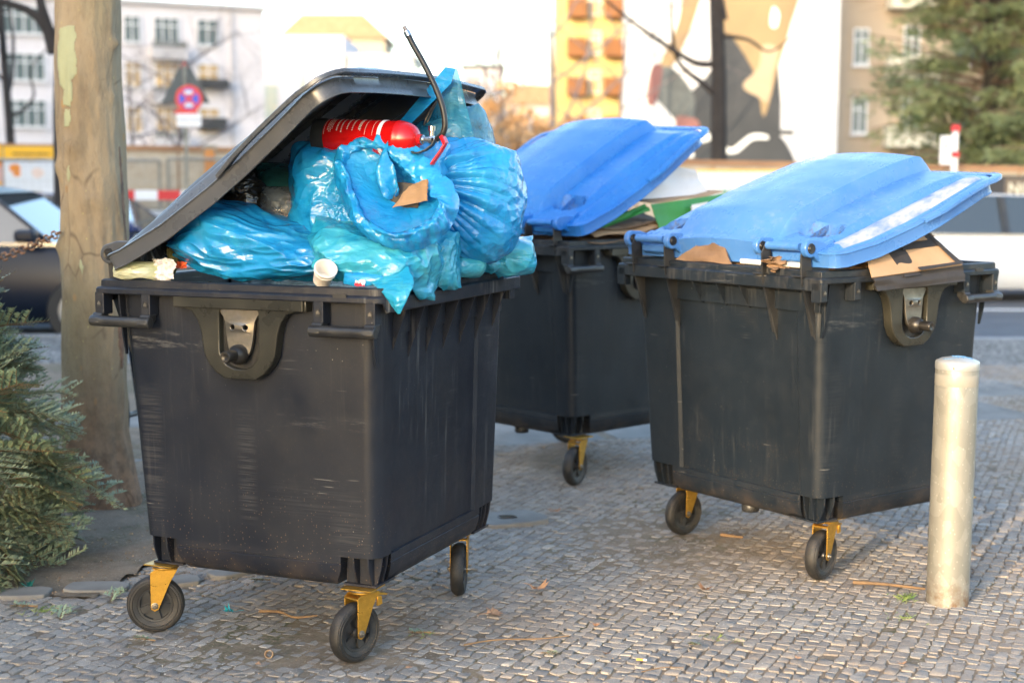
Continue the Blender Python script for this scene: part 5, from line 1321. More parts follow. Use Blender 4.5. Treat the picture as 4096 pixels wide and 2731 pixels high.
while cnt < 298:
    # point on the bushy outline, facing the camera / the right-hand side / the top
    th = r.uniform(-2.9, 1.2); ph = r.uniform(-.45, 1.25)
    d = Vector((math.cos(th) * math.cos(ph), math.sin(th) * math.cos(ph), math.sin(ph)))
    shell = r.uniform(.45, 1.0) if cnt > 120 else r.uniform(.82, 1.0)
    tip = Vector((.0 + d.x * 1.02, d.y * .66, .44 + d.z * .92)) * 1.0
    tip.x *= .92
    if tip.z < .03: tip.z = r.uniform(.02, .08)
    if d.x > .3: tip.x *= 1.0 - .46 * max(0, tip.z - .45)
    base = Vector((tip.x * .55 - .05, tip.y * .5, .42 + (tip.z - .42) * .55))
    p = base.lerp(tip, shell); dr = (tip - base).normalized(); dr = (dr + Vector((.35, -.15, -.10)) + Vector((r.gauss(0, .25), r.gauss(0, .25), r.gauss(0, .22)))).normalized()
    p = p - dr * .27
    q = dr.to_track_quat('Y', 'Z'); q = q @ Quaternion((0, 1, 0), r.gauss(0, .5))
    o = bpy.data.objects.new('branch', sprays[cnt % 7]); COL.objects.link(o); o.parent = xm; o.location = p; o.rotation_mode = 'QUATERNION'; o.rotation_quaternion = q; s = r.uniform(.9, 1.35); o.scale = (s, s, s); cnt += 1
# stray fir twigs and leaves on the ground
small = [spray(60 + k, .07, .8, .014) for k in range(3)]
for k, (x, y, s, lab) in enumerate([(-.28, 5.08, 1.0, 'green fir sprig lying on the setts right of the braked castor'), (-1.22, 4.98, .9, 'broken fir sprig on the setts touching the front left castor'), (-1.62, 5.22, 1.3, 'dry fir sprig lying on the setts left of the front castor'), (-1.75, 5.38, 1.2, 'fir sprig beside the border slab below the fir tree'), (-1.5, 5.45, 1.3, 'fir sprig between the border slab and the front left castor'), (-.95, 5.75, 1., 'fir sprig in the shade under the front bin'), (.10, 4.86, .7, 'tiny fir sprig near the middle of the bottom edge'), (.62, 4.98, .8, 'tiny fir sprig on the setts in front of the right bin')]):
    o = bpy.data.objects.new('fir_sprig', small[k % 3]); COL.objects.link(o); o.location = (x, y, .008); o.rotation_euler = (R(12), 0, r.uniform(0, 6)); o.scale = (s * 1.2,) * 3; tag(o, lab, 'fir sprig', 'fir sprigs on the ground')
def leaf_mesh(seed, curl=.3):
    r = random.Random(seed); pts = []
    lob = [(0, 1.0), (.12, .62), (.30, .80), (.33, .52), (.78, .55), (.52, .28), (.95, .05), (.45, -.02), (.30, -.30), (.06, -.22)]
    out = lob + [(-x, y) for x, y in lob[::-1][:-1]]
    bm = bmesh.new(); c = bm.verts.new((0, 0, .0)); V = []
    for x, y in out:
        x += r.uniform(-.05, .05); y += r.uniform(-.05, .05); V.append(bm.verts.new((x * .5, y * .5, curl * (x * x * .5 + max(0, y) ** 2 * .25) + r.uniform(-.03, .05))))
    for a, b in zip(V, V[1:] + V[:1]): bm.faces.new((c, a, b))
    bmesh.ops.subdivide_edges(bm, edges=bm.edges[:], cuts=1)
    for v in bm.verts: v.co.z += r.uniform(-.012, .012)
    tube(bm, spline([(0, -.1, 0), (.02, -.4, .03), (.08, -.7, .01)], 4), .012, 5); return bm
M_LEAF = pm('dry_leaf', (.38, .22, .12), (.30, .16, .08), 12, .7); M_LEAF2 = pm('dark_dry_leaf', (.20, .09, .04), (.28, .15, .07), 12, .65)
for k, (x, y, s, m_, lab, cu) in enumerate([(-.07, 5.30, .10, M_LEAF, 'large pale brown plane leaf lying flat near the far castor of the front bin', .15), (.75, 5.62, .075, M_LEAF2, 'curled orange brown leaf between the front and right bins', .7), (.10, 5.62, .10, M_LEAF, 'withered pale leaf with a green sprig left of the curled leaf', .8), (.32, 4.84, .035, M_LEAF2, 'small curled leaf near the bottom centre', .6), (-.82, 4.72, .03, M_LEAF, 'small pale leaf chip left of the braked castor', .5), (.20, 6.95, .08, M_LEAF2, 'brown leaf on the setts below the middle bin', .5), (.30, 5.15, .035, M_LEAF2, 'small dark leaf on the setts in front of the curled leaf', .6), (-.33, 4.70, .03, M_LEAF, 'pale leaf fragment at the bottom edge', .3), (1.28, 4.75, .04, M_LEAF, 'pale leaf scrap near the lower right', .4), (.95, 4.80, .03, M_LEAF, 'tiny pale leaf scrap left of the lower right corner', .4)]):
    o = obj('fallen_leaf', leaf_mesh(k, cu), m_, loc=(x, y, .012), rot=(r.uniform(-.15, .15), r.uniform(-.15, .15), r.uniform(0, 6))); o.scale = (s,) * 3; tag(o, lab, 'leaf', 'fallen leaves')
def stick(label, pts, rad, mat=None, cat='stick'):
    bm = bmesh.new(); P = spline(pts, 5); tube(bm, P, [rad * (1 - .4 * i / len(P)) for i in range(len(P))], 7); o = obj('stick', fixn(bm), mat or M_TWIG, smooth=60); tag(o, label, cat, 'sticks on the setts')
stick('thin brown stick lying at an angle right of the green fir sprig', [(-.16, 4.93, .012), (-.05, 4.98, .014), (.10, 5.0, .012), (.2, 5.02, .016)], .0035)
stick('brown stick lying behind the foot of the bollard', [(1.34, 5.72, .014), (1.45, 5.69, .016), (1.60, 5.63, .014)], .008)
stick('short brown stick between the castors of the right bin', [(.93, 6.50, .012), (1.02, 6.44, .014)], .008)
stick('forked twig on the ground under the front bin', [(-.92, 5.32, .01), (-.84, 5.28, .02), (-.78, 5.24, .012), (-.70, 5.25, .016)], .006)
stick('thin twig at the bottom right of the middle', [(.42, 4.66, .012), (.5, 4.70, .014), (.56, 4.70, .012)], .002)
# cigarette end and the corner of broken things
cg = empty('cigarette_end', (.43, 4.78, .012)); cg.rotation_euler = (0, 0, -.25); tag(cg, 'orange cigarette end on the setts near the bottom edge', 'cigarette end')
bm = bmesh.new(); cyl(bm, (-.016, 0, 0), (.006, 0, 0), .0042, seg=12); obj('filter', fixn(bm), pm('cork_paper', (.75, .33, .06), rough=.6), cg, smooth=40)
bm = bmesh.new(); cyl(bm, (.006, 0, 0), (.018, .001, 0), .0042, .0036, seg=12); obj('paper', fixn(bm), M_PAPER, cg, smooth=40)
bm = bmesh.new(); lathe(bm, [(.012, -.016), (.014, -.016), (.014, .016), (.012, .016)], 16, Matrix.Rotation(R(70), 4, 'X')); o = obj('cork', fixn(bm), M_KRAFT, loc=(-.80, 4.80, .02)); tag(o, 'small tan cardboard ring on the setts between the front castors', 'cardboard ring')
for k, (x, y, lab, c) in enumerate([(-1.86, 5.62, 'dark green bottle shard on the soil beside the border slab', (.01, .09, .07)), (-1.02, 5.30, 'turquoise foil scrap just behind the front bin edge', (.02, .25, .28))]):
    bm = leaf_mesh(30 + k, .8); o = obj('litter_scrap', bm, pm('scrap_%d' % k, c, rough=.2), loc=(x, y, .012), rot=(0, 0, k + 1)); o.scale = (.07,) * 3; tag(o, lab, 'litter scrap')
# crumbs: gravel, needles and wood chips nobody could count
def crumbs(n, seed, x0, x1, y0, y1, mats, name, label, sz=(.002, .006), long_=False, clump=True):
    r = random.Random(seed); V, F, MI = [], [], []
    while len(F) < n * (3 if not long_ else 2):
        x, y = r.uniform(x0, x1), r.uniform(y0, y1)
        if clump and mnoise.noise(Vector((x * 1.7, y * 1.7, seed))) < r.uniform(-.5, .35): continue
        s = r.uniform(*sz); a = r.uniform(0, 6.28); c, sn = math.cos(a), math.sin(a); o = len(V); z = .006 + r.uniform(-.004, .003)
        if long_:
            l = s * r.uniform(4, 9); V += [(x - sn * s * .25, y + c * s * .25, z), (x + sn * s * .25, y - c * s * .25, z), (x + c * l + sn * s * .2, y + sn * l - c * s * .2, z + .003), (x + c * l - sn * s * .2, y + sn * l + c * s * .2, z + .003), (x + c * l / 2, y + sn * l / 2, z + .003)]
            F += [(o, o + 1, o + 4), (o + 2, o + 3, o + 4)]; m_ = r.randrange(len(mats)); MI += [m_] * 2
        else:
            V += [(x + s * c, y + s * sn, z), (x - s * sn, y + s * c, z), (x - s * c, y - s * sn, z), (x + s * .2, y, z + s * r.uniform(.4, 1))]
            F += [(o, o + 1, o + 3), (o + 1, o + 2, o + 3), (o + 2, o, o + 3)]; m_ = r.randrange(len(mats)); MI += [m_] * 3
    me = bpy.data.meshes.new(name); me.from_pydata(V, [], F); o = obj(name, me, mats); me.polygons.foreach_set('material_index', MI); tag(o, label, name.replace('_', ' '), kind='stuff'); return o
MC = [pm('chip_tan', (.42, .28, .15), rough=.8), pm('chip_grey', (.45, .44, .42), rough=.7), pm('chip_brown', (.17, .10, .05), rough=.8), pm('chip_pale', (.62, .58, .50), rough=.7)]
crumbs(5200, 1, -2.3, 3.4, 4.35, 8, MC, 'grit', 'grit and chips scattered over the setts', (.0012, .0036))
crumbs(3200, 2, -2.6, .4, 4.4, 6.4, [M_NEEDLE, MC[2], MC[0]], 'fallen_needles', 'fallen fir needles on the ground below the fir tree', (.0018, .003), True)
crumbs(9000, 3, 1.1, 3.2, 4.3, 6.6, [MC[0], MC[2]], 'sunpatch_crumbs', 'brown plant crumbs around the foot of the bollard, thickened for the sunlit patch', (.0014, .0032), True)  # extra warm crumbs stand in for the sunlit patch on the ground
crumbs(3500, 5, -3.2, -1.0, 5.5, 8, [MC[0], MC[2], MC[2]], 'soil_crumbs', 'clods and chips on the soil bed', (.002, .007), False, False)
def tuft(x, y, n, h, lab, seed):
    r = random.Random(seed); V, F = [], []
    for k in range(n):
        a = r.uniform(0, 6.28); l = h * r.uniform(.4, 1); rr = abs(r.gauss(0, .03)); bx, by = x + rr * math.cos(a * 3), y + rr * math.sin(a * 3); o = len(V); w = .0014
        V += [(bx - w, by, 0.003), (bx + w, by, 0.003), (bx + math.cos(a) * l * .4, by + math.sin(a) * l * .4, l * .6), (bx + math.cos(a) * l, by + math.sin(a) * l, l * .75)]; F += [(o, o + 1, o + 2), (o + 1, o + 3, o + 2)]
    me = bpy.data.meshes.new('g'); me.from_pydata(V, [], F); o = obj('grass_tuft', me, M_GRASS); tag(o, lab, kind='stuff')
M_GRASS = pm('grass_blades', (.08, .15, .03), (.16, .19, .06), 20, .6)
tuft(1.50, 5.53, 70, .03, 'green grass tuft at the left foot of the bollard', 1); tuft(1.43, 5.28, 40, .02, 'moss and grass in the joints in front of the bollard', 2); tuft(-.30, 5.08, 20, .02, 'small grass tuft in a joint beside the sprig', 3); tuft(.72, 5.05, 26, .02, 'small grass tuft before the right bin', 4); tuft(-1.72, 5.33, 60, .025, 'pale grass tuft left of the front castor', 5); tuft(.78, 5.0, 14, .015, 'thin grass blades in a joint near the middle', 6)
print('plants', round(time.time() - T_START, 1))
# ================================================================ parked and passing cars
M_GLASS = pm('car_glass', (.03, .04, .045), rough=.04, spec=.9)
M_TYREF = pm('car_tyre', (.012, .012, .012), rough=.7); M_RIM = pm('alloy_rim', (.35, .36, .38), rough=.3, metal=.8)
M_TRIM = pm('bright_trim', (.6, .6, .6), rough=.2, metal=.9)
def car(label, x, y, z, rz, paint, L=4.5, W=1.8, H=1.45, group='cars on the road', flip=1, lamps=(.5, .02, .01)):
    """nose towards local +x"""
    root = empty('parked_car', (x, y, z), rz); tag(root, label, 'car', group)
    xs = np.array([-.5, -.485, -.44, -.33, -.18, 0, .14, .26, .38, .45, .49, .5]) * L
    belt = np.array([.62, .86, .92, .93, .925, .92, .91, .89, .82, .75, .62, .5]) * H / 1.45
    low = np.array([.42, .30, .26, .20, .18, .18, .18, .18, .20, .24, .32, .42])
    wid = np.array([.80, .90, .96, 1, 1, 1, 1, 1, .98, .92, .82, .72]) * W / 2
    bm = bmesh.new(); G = []
    for i in range(len(xs)):
        w, b, l = wid[i], belt[i], low[i]
        sec = [(w * .86, l), (w * .97, l + .12), (w, l + (b - l) * .45), (w * .985, b - .08), (w * .93, b), (w * .6, b + .035), (0, b + .045)]
        sec = sec + [(-a, c) for a, c in sec[::-1][1:]]
        G.append([bm.verts.new((xs[i], a, c)) for a, c in sec])
    for a, b in zip(G, G[1:]):
        for k in range(len(a) - 1): bm.faces.new((a[k], a[k + 1], b[k + 1], b[k]))
    bm.faces.new(G[0]); bm.faces.new(G[-1][::-1])
    body = obj('body', fixn(bm), paint, root, smooth=50)
    # cabin: glasshouse with roof and pillars
    gx = np.array([-.44, -.30, -.12, .05, .14, .27]) * L; zt = np.array([.92, 1.34, 1.44, 1.43, 1.36, .90]) * H / 1.45; zb = .90 * H / 1.45
    bm = bmesh.new(); G = []
    for i in range(6):
        w0, w1 = W * .46, W * (.46 - .10 * (zt[i] - zb) / (.54)); G.append([bm.verts.new(p) for p in ((gx[i], w0, zb), (gx[i], w1, zt[i]), (gx[i], -w1, zt[i]), (gx[i], -w0, zb))])
    for a, b in zip(G, G[1:]):
        for k in range(3): bm.faces.new((a[k], a[k + 1], b[k + 1], b[k]))
    obj('window_glass', fixn(bm), M_GLASS, root, smooth=25)
    bm = bmesh.new(); R_ = []
    for i in (1, 2, 3, 4):
        w1 = W * (.46 - .10 * (zt[i] - zb) / .54) + .012; R_.append([bm.verts.new(p) for p in ((gx[i], w1, zt[i] - .05), (gx[i], w1 - .06, zt[i] + .015), (gx[i], -w1 + .06, zt[i] + .015), (gx[i], -w1, zt[i] - .05))])
    for a, b in zip(R_, R_[1:]):
        for k in range(3): bm.faces.new((a[k], a[k + 1], b[k + 1], b[k]))
    obj('roof', fixn(bm), paint, root, smooth=40)
    for sg in (1, -1):
        w0, w1 = W * .465, W * .375
        for (xa, za, xb, zb_, wd) in ((.27 * L, zb, .14 * L, zt[4] - .02, .06), (-.02 * L, zb, -.03 * L, zt[2] - .02, .09), (-.44 * L, zb, -.30 * L, zt[1] - .02, .14)):
            bm = bmesh.new(); prism(bm, [(xa - wd / 2, za), (xa + wd / 2, za), (xb + wd / 2, zb_), (xb - wd / 2, zb_)], 'y', -.01, .01)
            for v in bm.verts: v.co.y += sg * (w0 + .006 - (w0 - w1) * (v.co.z - zb) / .54)
            obj('pillar', fixn(bm), paint if wd != .09 else M_BLK, root)
        obj('window_trim', mkbox((-.43 * L, sg * W * .475 - .01, zb - .01), (.28 * L, sg * W * .475 + .01, zb + .025)), M_TRIM, root)
        m_ = obj('mirror', mkbox((.20 * L, min(sg * W * .48, sg * W * .58), zb + .03), (.245 * L, max(sg * W * .48, sg * W * .58), zb + .16)), paint, root, bevel=.04)
        for q in (-.12, .10): obj('door_handle', mkbox((q * L - .09, sg * W * .50 - .012, zb - .13), (q * L + .09, sg * W * .50 + .012, zb - .105)), paint, root)
        bm = bmesh.new(); box(bm, (-.495 * L, min(sg * W * .28, sg * W * .46), .66), (-.47 * L, max(sg * W * .28, sg * W * .46), .84)); obj('tail_light', bm, pm('tail_lamp', lamps, rough=.2) if 'tail_lamp' not in bpy.data.materials else bpy.data.materials['tail_lamp'], root, bevel=.02)
        for q in (-.31, .32):
            wr = empty('wheel', (q * L, sg * W * .46, .32), 0, root)
            bm = bmesh.new(); Mw = Matrix.Rotation(R(90), 4, 'X'); lathe(bm, [(.20, -.10), (.30, -.10), (.32, -.07), (.32, .07), (.30, .10), (.20, .10)], 28, Mw, closed=True); obj('tyre', fixn(bm), M_TYREF, wr, smooth=40)
            bm = bmesh.new(); lathe(bm, [(0, -.095), (.05, -.10), (.20, -.085), (.205, 0), (.20, .085), (.05, .10), (0, .095)], 20, Mw)
            obj('rim', fixn(bm), M_RIM, wr, smooth=40)
    return root
P_BLACK = pm('black_car_paint', (.004, .008, .018), rough=.35, spec=.3); P_WHITE = pm('white_car_paint', (.60, .61, .62), rough=.2); P_BLUEC = pm('blue_car_paint', (.02, .035, .12), rough=.15, spec=.7)
car('black car with bright window trim at the left kerb, half hidden by the tree', -5.95, 15.95, -.12, 0, P_BLACK, 4.9, 1.85, 1.58)
car('silvery white car driving along the road at the right edge behind the bin', 6.75, 21.0, -.12, 0, P_WHITE, 4.7, 1.82, 1.45)
car('dark blue car seen between the tree trunk and the black lid', -6.1, 20.9, -.12, 0, P_BLUEC, 4.4, 1.8, 1.42)
# bicycle leaning behind the plane tree: only its left grip shows
bk = empty('bicycle', (-2.0, 7.95, 0)); bk.rotation_euler = (0, 0, R(80)); tag(bk, 'black bicycle leaning behind the plane tree with one handlebar grip showing', 'bicycle')
Mw = Matrix.Rotation(R(90), 4, 'X')
for q, nm in ((-.5, 'wheel'), (.5, 'wheel')):
    w_ = empty(nm, (q, 0, .34), 0, bk)
    bm = bmesh.new(); lathe(bm, [(.33, -.018), (.345, 0), (.33, .018), (.32, 0)], 40, Mw, closed=True); obj('tyre', fixn(bm), M_TYREF, w_)
    bm = bmesh.new()
    for k in range(14): a = 2 * math.pi * k / 14; tube(bm, [(0, 0, 0), (.325 * math.cos(a), 0, .325 * math.sin(a))], .0012, 4)
    cyl(bm, (0, -.03, 0), (0, .03, 0), .02, seg=10); obj('spokes', fixn(bm), M_RIM, w_)
bm = bmesh.new()
for a, b in (((-.5, 0, .34), (0, 0, .32)), ((-.5, 0, .34), (-.12, 0, .80)), ((0, 0, .32), (-.15, 0, .88)), ((0, 0, .32), (.38, 0, .82)), ((-.13, 0, .80), (.36, 0, .86)), ((.5, 0, .34), (.36, 0, .95))): tube(bm, [a, b], .016, 8)
obj('frame', fixn(bm), P_BLACK, bk, smooth=40)
obj('saddle', mkbox((-.28, -.06, .88), (-.02, .06, .92)), M_BLK, bk, bevel=.02)
bm = bmesh.new(); tube(bm, spline([(.30, -.32, 1.07), (.36, -.12, 1.08), (.37, 0, 1.05), (.36, .12, 1.08), (.30, .34, 1.10)], 5), .011, 8); hb = obj('handlebar', fixn(bm), M_RIM, bk, smooth=60)
for sg in (-1, 1): bm = bmesh.new(); tube(bm, [(.335, sg * .21, 1.078), (.30, sg * .345, 1.07 if sg < 0 else 1.10)], .017, 12); obj('grip', fixn(bm), M_BLK, hb, smooth=40)
# chain slung from the tree towards the left
ch = empty('chain', (0, 0, 0)); tag(ch, 'rusty chain sagging left from the plane tree in front of the black car', 'chain')
M_RUST = pm('rusty_chain', (.20, .16, .13), (.30, .13, .05), 30, .55, .8, .5)
def link():
    bm = bmesh.new(); P = [Vector((.028 * math.cos(a) + (.018 if math.cos(a) > 0 else -.018), .017 * math.sin(a), 0)) for a in np.linspace(0, 2 * math.pi, 17)[:-1]]; P = P + [P[0], P[1]]
    tube(bm, P, .0055, 6, False); return to_mesh(bm)
lm = link()
cp = spline([(-2.12, 7.02, 1.32), (-2.3, 7.05, 1.24), (-2.55, 7.1, 1.17), (-3.1, 7.2, 1.12)], 9); acc = 0
for i in range(len(cp) - 1):
    a, b = cp[i], cp[i + 1]; d = b - a; o = obj('link', lm, M_RUST, ch, tuple((a + b) / 2)); o.rotation_mode = 'QUATERNION'; o.rotation_quaternion = d.to_track_quat('X', 'Z') @ Quaternion((1, 0, 0), R(90) * (i % 2)); o.scale = (d.length / .075, 1, 1)

# ================================================================ hoarding with posters, barriers, mesh fence, signs
M_OSB = pm('site_board', (.42, .34, .24), (.50, .43, .33), 8, .8); M_RAIL = pm('timber_rail', (.40, .22, .11), (.28, .15, .08), 4, .75, stretch=(.3, 1, 1)); M_DARKB = pm('dark_board', (.025, .027, .028), (.045, .045, .045), 3, .6)
hoard = empty('site_hoarding', (0, 24.6, 0)); tag(hoard, 'timber site hoarding with a brown top rail along the far pavement', 'hoarding')
def hz(x): return float(np.interp(x, [-14, -5, 3, 14], [2.10, 1.99, 1.80, 1.62]))
x = -14.2; k = 0
while x < 16:
    if not (-5.2 < x < -3.2):
        bm = bmesh.new(); z1, z2 = hz(x) - .07, hz(x + 1.22) - .07; prism(bm, [(x, .0), (x + 1.22, .0), (x + 1.22, z2), (x, z1)], 'y', -.01, .012); obj('board', fixn(bm), M_OSB, hoard)
        bm = bmesh.new(); prism(bm, [(x, z1), (x + 1.245, z2), (x + 1.245, z2 + .09), (x, z1 + .09)], 'y', -.035, .05); obj('rail', fixn(bm), M_RAIL, hoard)
        obj('post', mkbox((x - .04, .02, 0), (x + .05, .12, z1)), M_RAIL, hoard)
        if k % 3 == 1: obj('clamp', mkbox((x + .4, -.05, hz(x + .5) - .08), (x + .62, .06, hz(x + .5) + .045)), M_GALV, hoard)
    x += 1.25; k += 1
obj('post', mkbox((-5.02, -.06, 0), (-4.86, .06, 1.97)), pm('orange_timber', (.62, .26, .07), (.5, .2, .06), 4, .7), hoard)
def poster(name, label, x0, x1, z0, z1, shapes, y=24.57, cat='poster', group=None):
    root = empty(name, (x0, y, z0)); tag(root, label, cat, group); W, H = x1 - x0, z1 - z0
    for i, (nm, poly, m, lev) in enumerate(shapes):
        bm = bmesh.new(); prism(bm, [(a * W, b * H) for a, b in poly], 'y', -.004 - lev * .003, 0 if lev == 0 else -.001); obj(nm, fixn(bm), m, root)
    return root
def rect(a, b, c, d): return [(a, b), (c, b), (c, d), (a, d)]
def blob(cx, cy, rx, ry, n=14, s=0):
    r = random.Random(s); return [(cx + rx * math.cos(6.283 * k / n) * r.uniform(.8, 1.15), cy + ry * math.sin(6.283 * k / n) * r.uniform(.8, 1.15)) for k in range(n)]
C_ = lambda n, c: pm(n, c, rough=.6)
P_Y, P_W, P_O, P_G, P_M, P_K, P_P, P_B = C_('poster_yellow', (.85, .45, .02)), C_('poster_white', (.72, .72, .72)), C_('poster_orange', (.85, .28, .04)), C_('poster_green', (.06, .75, .08)), C_('poster_magenta', (.70, .03, .30)), C_('poster_ink', (.03, .03, .035)), C_('poster_pink', (.65, .40, .35)), C_('poster_blue', (.25, .45, .60))
def bars(a, b, c, d, rows, m, lev, seed=0, dens=.8):
    r = random.Random(seed); out = []; h = (d - b) / rows
    for i in range(rows):
        q = a
        while q < c: w = r.uniform(.012, .035) * (c - a) * 2.2; out.append(('lettering', rect(q, b + h * (i + .2), min(c, q + w), b + h * (i + .75)), m, lev)); q += w + .012
    return out
poster('poster', 'yellow headed white poster with an orange figure on the left hoarding', -7.83, -7.53 + .06, 1.28, 2.0, [('sheet', rect(0, 0, 1, 1), P_W, 0), ('header', [(0, .70), (.25, .655), (.5, .64), (.75, .655), (1, .70), (1, 1), (0, 1)], P_Y, 1), ('figure', blob(.2, .46, .1, .09, s=3), P_O, 1), ('figure', blob(.22, .36, .07, .06, s=4), P_O, 1)] + bars(.15, .76, .85, .84, 1, P_K, 2, 1) + bars(.2, .66, .8, .72, 1, P_K, 2, 2)) if False else None
poster('poster', 'white poster with a yellow rounded header on the left hoarding', -7.82, -7.47 + .0, 1.28, 2.0, [('sheet', rect(-.0, 0, 1, 1), P_W, 0)]) if False else None
poster('poster', 'white poster with a yellow rounded header and orange figure on the left hoarding', -8.30, -7.42, 1.27, 2.0, [('sheet', rect(0, 0, 1, 1), P_W, 0), ('header', [(0, .74), (.25, .68), (.5, .66), (.75, .68), (1, .74), (1, 1), (0, 1)], P_Y, 1), ('figure', blob(.2, .52, .11, .10, s=3), P_O, 1), ('figure', blob(.23, .40, .08, .07, s=4), P_O, 1), ('figure', blob(.62, .42, .12, .12, s=9), C_('poster_pale_orange', (.78, .60, .50)), 1)] + bars(.16, .80, .86, .88, 1, P_K, 2, 1) + bars(.22, .71, .78, .76, 1, P_K, 2, 2))
poster('poster', 'bright poster of orange, pink and yellow shapes at the far left of the hoarding', -9.4, -8.33, 1.22, 2.02, [('sheet', rect(0, 0, 1, 1), P_P, 0), ('header', rect(0, .66, 1, 1), P_Y, 1), ('shape', blob(.6, .86, .3, .06, s=5), P_O, 2), ('shape', blob(.55, .5, .25, .12, s=6), P_W, 1), ('shape', blob(.8, .62, .2, .15, s=7), P_O, 1), ('shape', blob(.75, .38, .14, .10, s=8), P_B, 1), ('shape', blob(.35, .3, .2, .2, s=10), C_('poster_skin', (.62, .30, .20)), 2), ('shape', blob(.84, .2, .14, .1, s=11), P_Y, 2), ('footer', rect(.6, .0, 1, .12), P_M, 1)])
poster('green_strip', 'bright green vertical strip right of the white poster', -7.40, -7.18, .4, 2.0, [('strip', rect(0, 0, 1, 1), P_G, 0)], cat='sign')
poster('banner', 'white banner edged in yellow with two rows of small green lettering', 3.0, 5.95, .95, 1.66, [('sheet', rect(0, 0, 1, 1), P_W, 0), ('edge', rect(0, .95, 1, 1), P_Y, 1), ('edge', rect(.58, .1, .60, .95), P_Y, 1)] + bars(.12, .40, .56, .60, 1, pm('banner_green', (.03, .22, .10), rough=.6), 2, 3) + bars(.12, .12, .56, .32, 1, bpy.data.materials['banner_green'], 2, 4), cat='banner')
ps = poster('poster', 'black poster with pale capital lettering at the right end of the hoarding', 7.15, 9.1, .70, 1.58, [('sheet', rect(0, 0, 1, 1), P_K, 0), ('shape', blob(.18, .45, .12, .2, s=12), pm('grey_print', (.16, .18, .18), rough=.6), 1), ('shape', blob(.14, .25, .10, .16, s=13), P_G, 1)] + [('panel', rect(.46, .35, 1, .95), pm('brown_panel', (.14, .11, .08), rough=.6), 1)] + bars(.48, .42, .98, .52, 1, M_WHITE, 2, 7))
t = text_mesh('NOA', .26, .004, 'LEFT', .006); t.transform(Matrix.Translation((.95, -.014, .66)) @ Matrix.Rotation(R(90), 4, 'X')); obj('lettering', t, C_('cream_letters', (.62, .58, .45)), ps)
# red and white barriers with grey feet
M_RW, M_WW = pm('barrier_red', (.60, .02, .03), rough=.4), pm('barrier_white', (.78, .78, .78), rough=.4)
def barrier(label, x, y, z, n, w=.42, h=.13, start=0):
    root = empty('barrier', (x, y, 0)); tag(root, label, 'barrier', 'red and white barriers')
    for i in range(n): obj('board', mkbox((i * w, -.015, z), ((i + 1) * w - .002, .015, z + h)), M_RW if (i + start) % 2 == 0 else M_WW, root)
    for q in (.1, n * w - .15): obj('leg', mkbox((q, -.03, 0), (q + .05, .03, z)), M_GALV, root); obj('foot', mkbox((q - .15, -.3, 0), (q + .2, .3, .1)), M_BLK, root)
    for j in range(3): obj('bar', mkbox((0, -.01, z - .16 - j * .2), (n * w, .01, z - .12 - j * .2)), M_GALV, root)
    return root
barrier('red and white barrier with its boards along the left hoarding', -7.35, 23.5, 1.16, 7, .36, .15, 1)
barrier('lower red and white barrier in front of the first, seen beside the trunk', -6.1, 23.9, .84, 2, .32, .14, 0)
# wire mesh fence panels
def mesh_fence(label, x0, x1, y, z1):
    root = empty('mesh_fence', (x0, y, 0)); tag(root, label, 'mesh fence', 'mesh fence panels in front of the hoarding'); W = x1 - x0
    for a, b in (((0, 0, .1), (0, 0, z1)), ((W, 0, .1), (W, 0, z1)), ((0, 0, z1), (W, 0, z1)), ((0, 0, .15), (W, 0, .15))):
        bm = bmesh.new(); tube(bm, [a, b], .025, 8); obj('frame_tube', fixn(bm), M_GALV, root, smooth=40)
    bm = bmesh.new()
    for i in range(int(W / .12)): tube(bm, [(i * .12 + .06, 0, .15), (i * .12 + .06, 0, z1)], .0022, 3)
    for j in range(int(z1 / .25)): tube(bm, [(0, 0, .2 + j * .25), (W, 0, .2 + j * .25)], .0022, 3)
    tag(obj('wires', bm, M_GALV, root), kind='stuff'); obj('foot', mkbox((-.3, -.12, 0), (.3, .12, .12)), M_BLK, root)
mesh_fence('mesh fence panel behind the plane tree, left of the double tube', -9.2, -5.66, 24.1, 1.78); mesh_fence('mesh fence panel right of the double tube', -5.52, -3.3, 24.1, 1.80)
# signs on one pole
sg = empty('road_sign', (-5.16, 23.9, 0)); tag(sg, 'round blue and red no stopping sign above a white plate, backed by a triangular sign', 'road sign')
bm = bmesh.new(); tube(bm, [(-.03, .05, 0), (-.03, .05, 3.28)], .03, 12); obj('pole', fixn(bm), M_GALV, sg, smooth=40)
def tri(s, z0, r_): return [(-s / 2, z0), (s / 2, z0), (.03, z0 + s * .87), (-.03, z0 + s * .87)]
bm = bmesh.new(); prism(bm, tri(.78, 2.68, 0), 'y', .075, .085); o = obj('triangle_back', fixn(bm), pm('sign_back', (.07, .085, .09), rough=.5), sg); o.location.x = -.03
bm = bmesh.new(); prism(bm, [(-.09, 3.24), (.02, 3.24), (-.035, 3.33)], 'y', .06, .074); obj('triangle_edge', fixn(bm), M_RW, sg)
def disc(r_, y0, y1, m, nm, z=2.745): bm = bmesh.new(); prism(bm, [(.04 + r_ * math.cos(2 * math.pi * k / 40), z + r_ * math.sin(2 * math.pi * k / 40)) for k in range(40)], 'y', y0, y1); return obj(nm, fixn(bm), m, sg)
disc(.215, .0, .01, pm('sign_red', (.68, .03, .04), rough=.35), 'sign_disc'); disc(.158, -.004, -.0005, pm('sign_blue', (.02, .07, .55), rough=.35), 'sign_field')
for a in (45, -45):
    M_ = Matrix.Translation((.04, -.0045 - (.001 if a > 0 else 0), 2.745)) @ Matrix.Rotation(R(a), 4, 'Y'); obj('sign_bar', mkbox((-.160, -.003, -.022), (.160, .0, .022), M_), bpy.data.materials['sign_red'], sg)
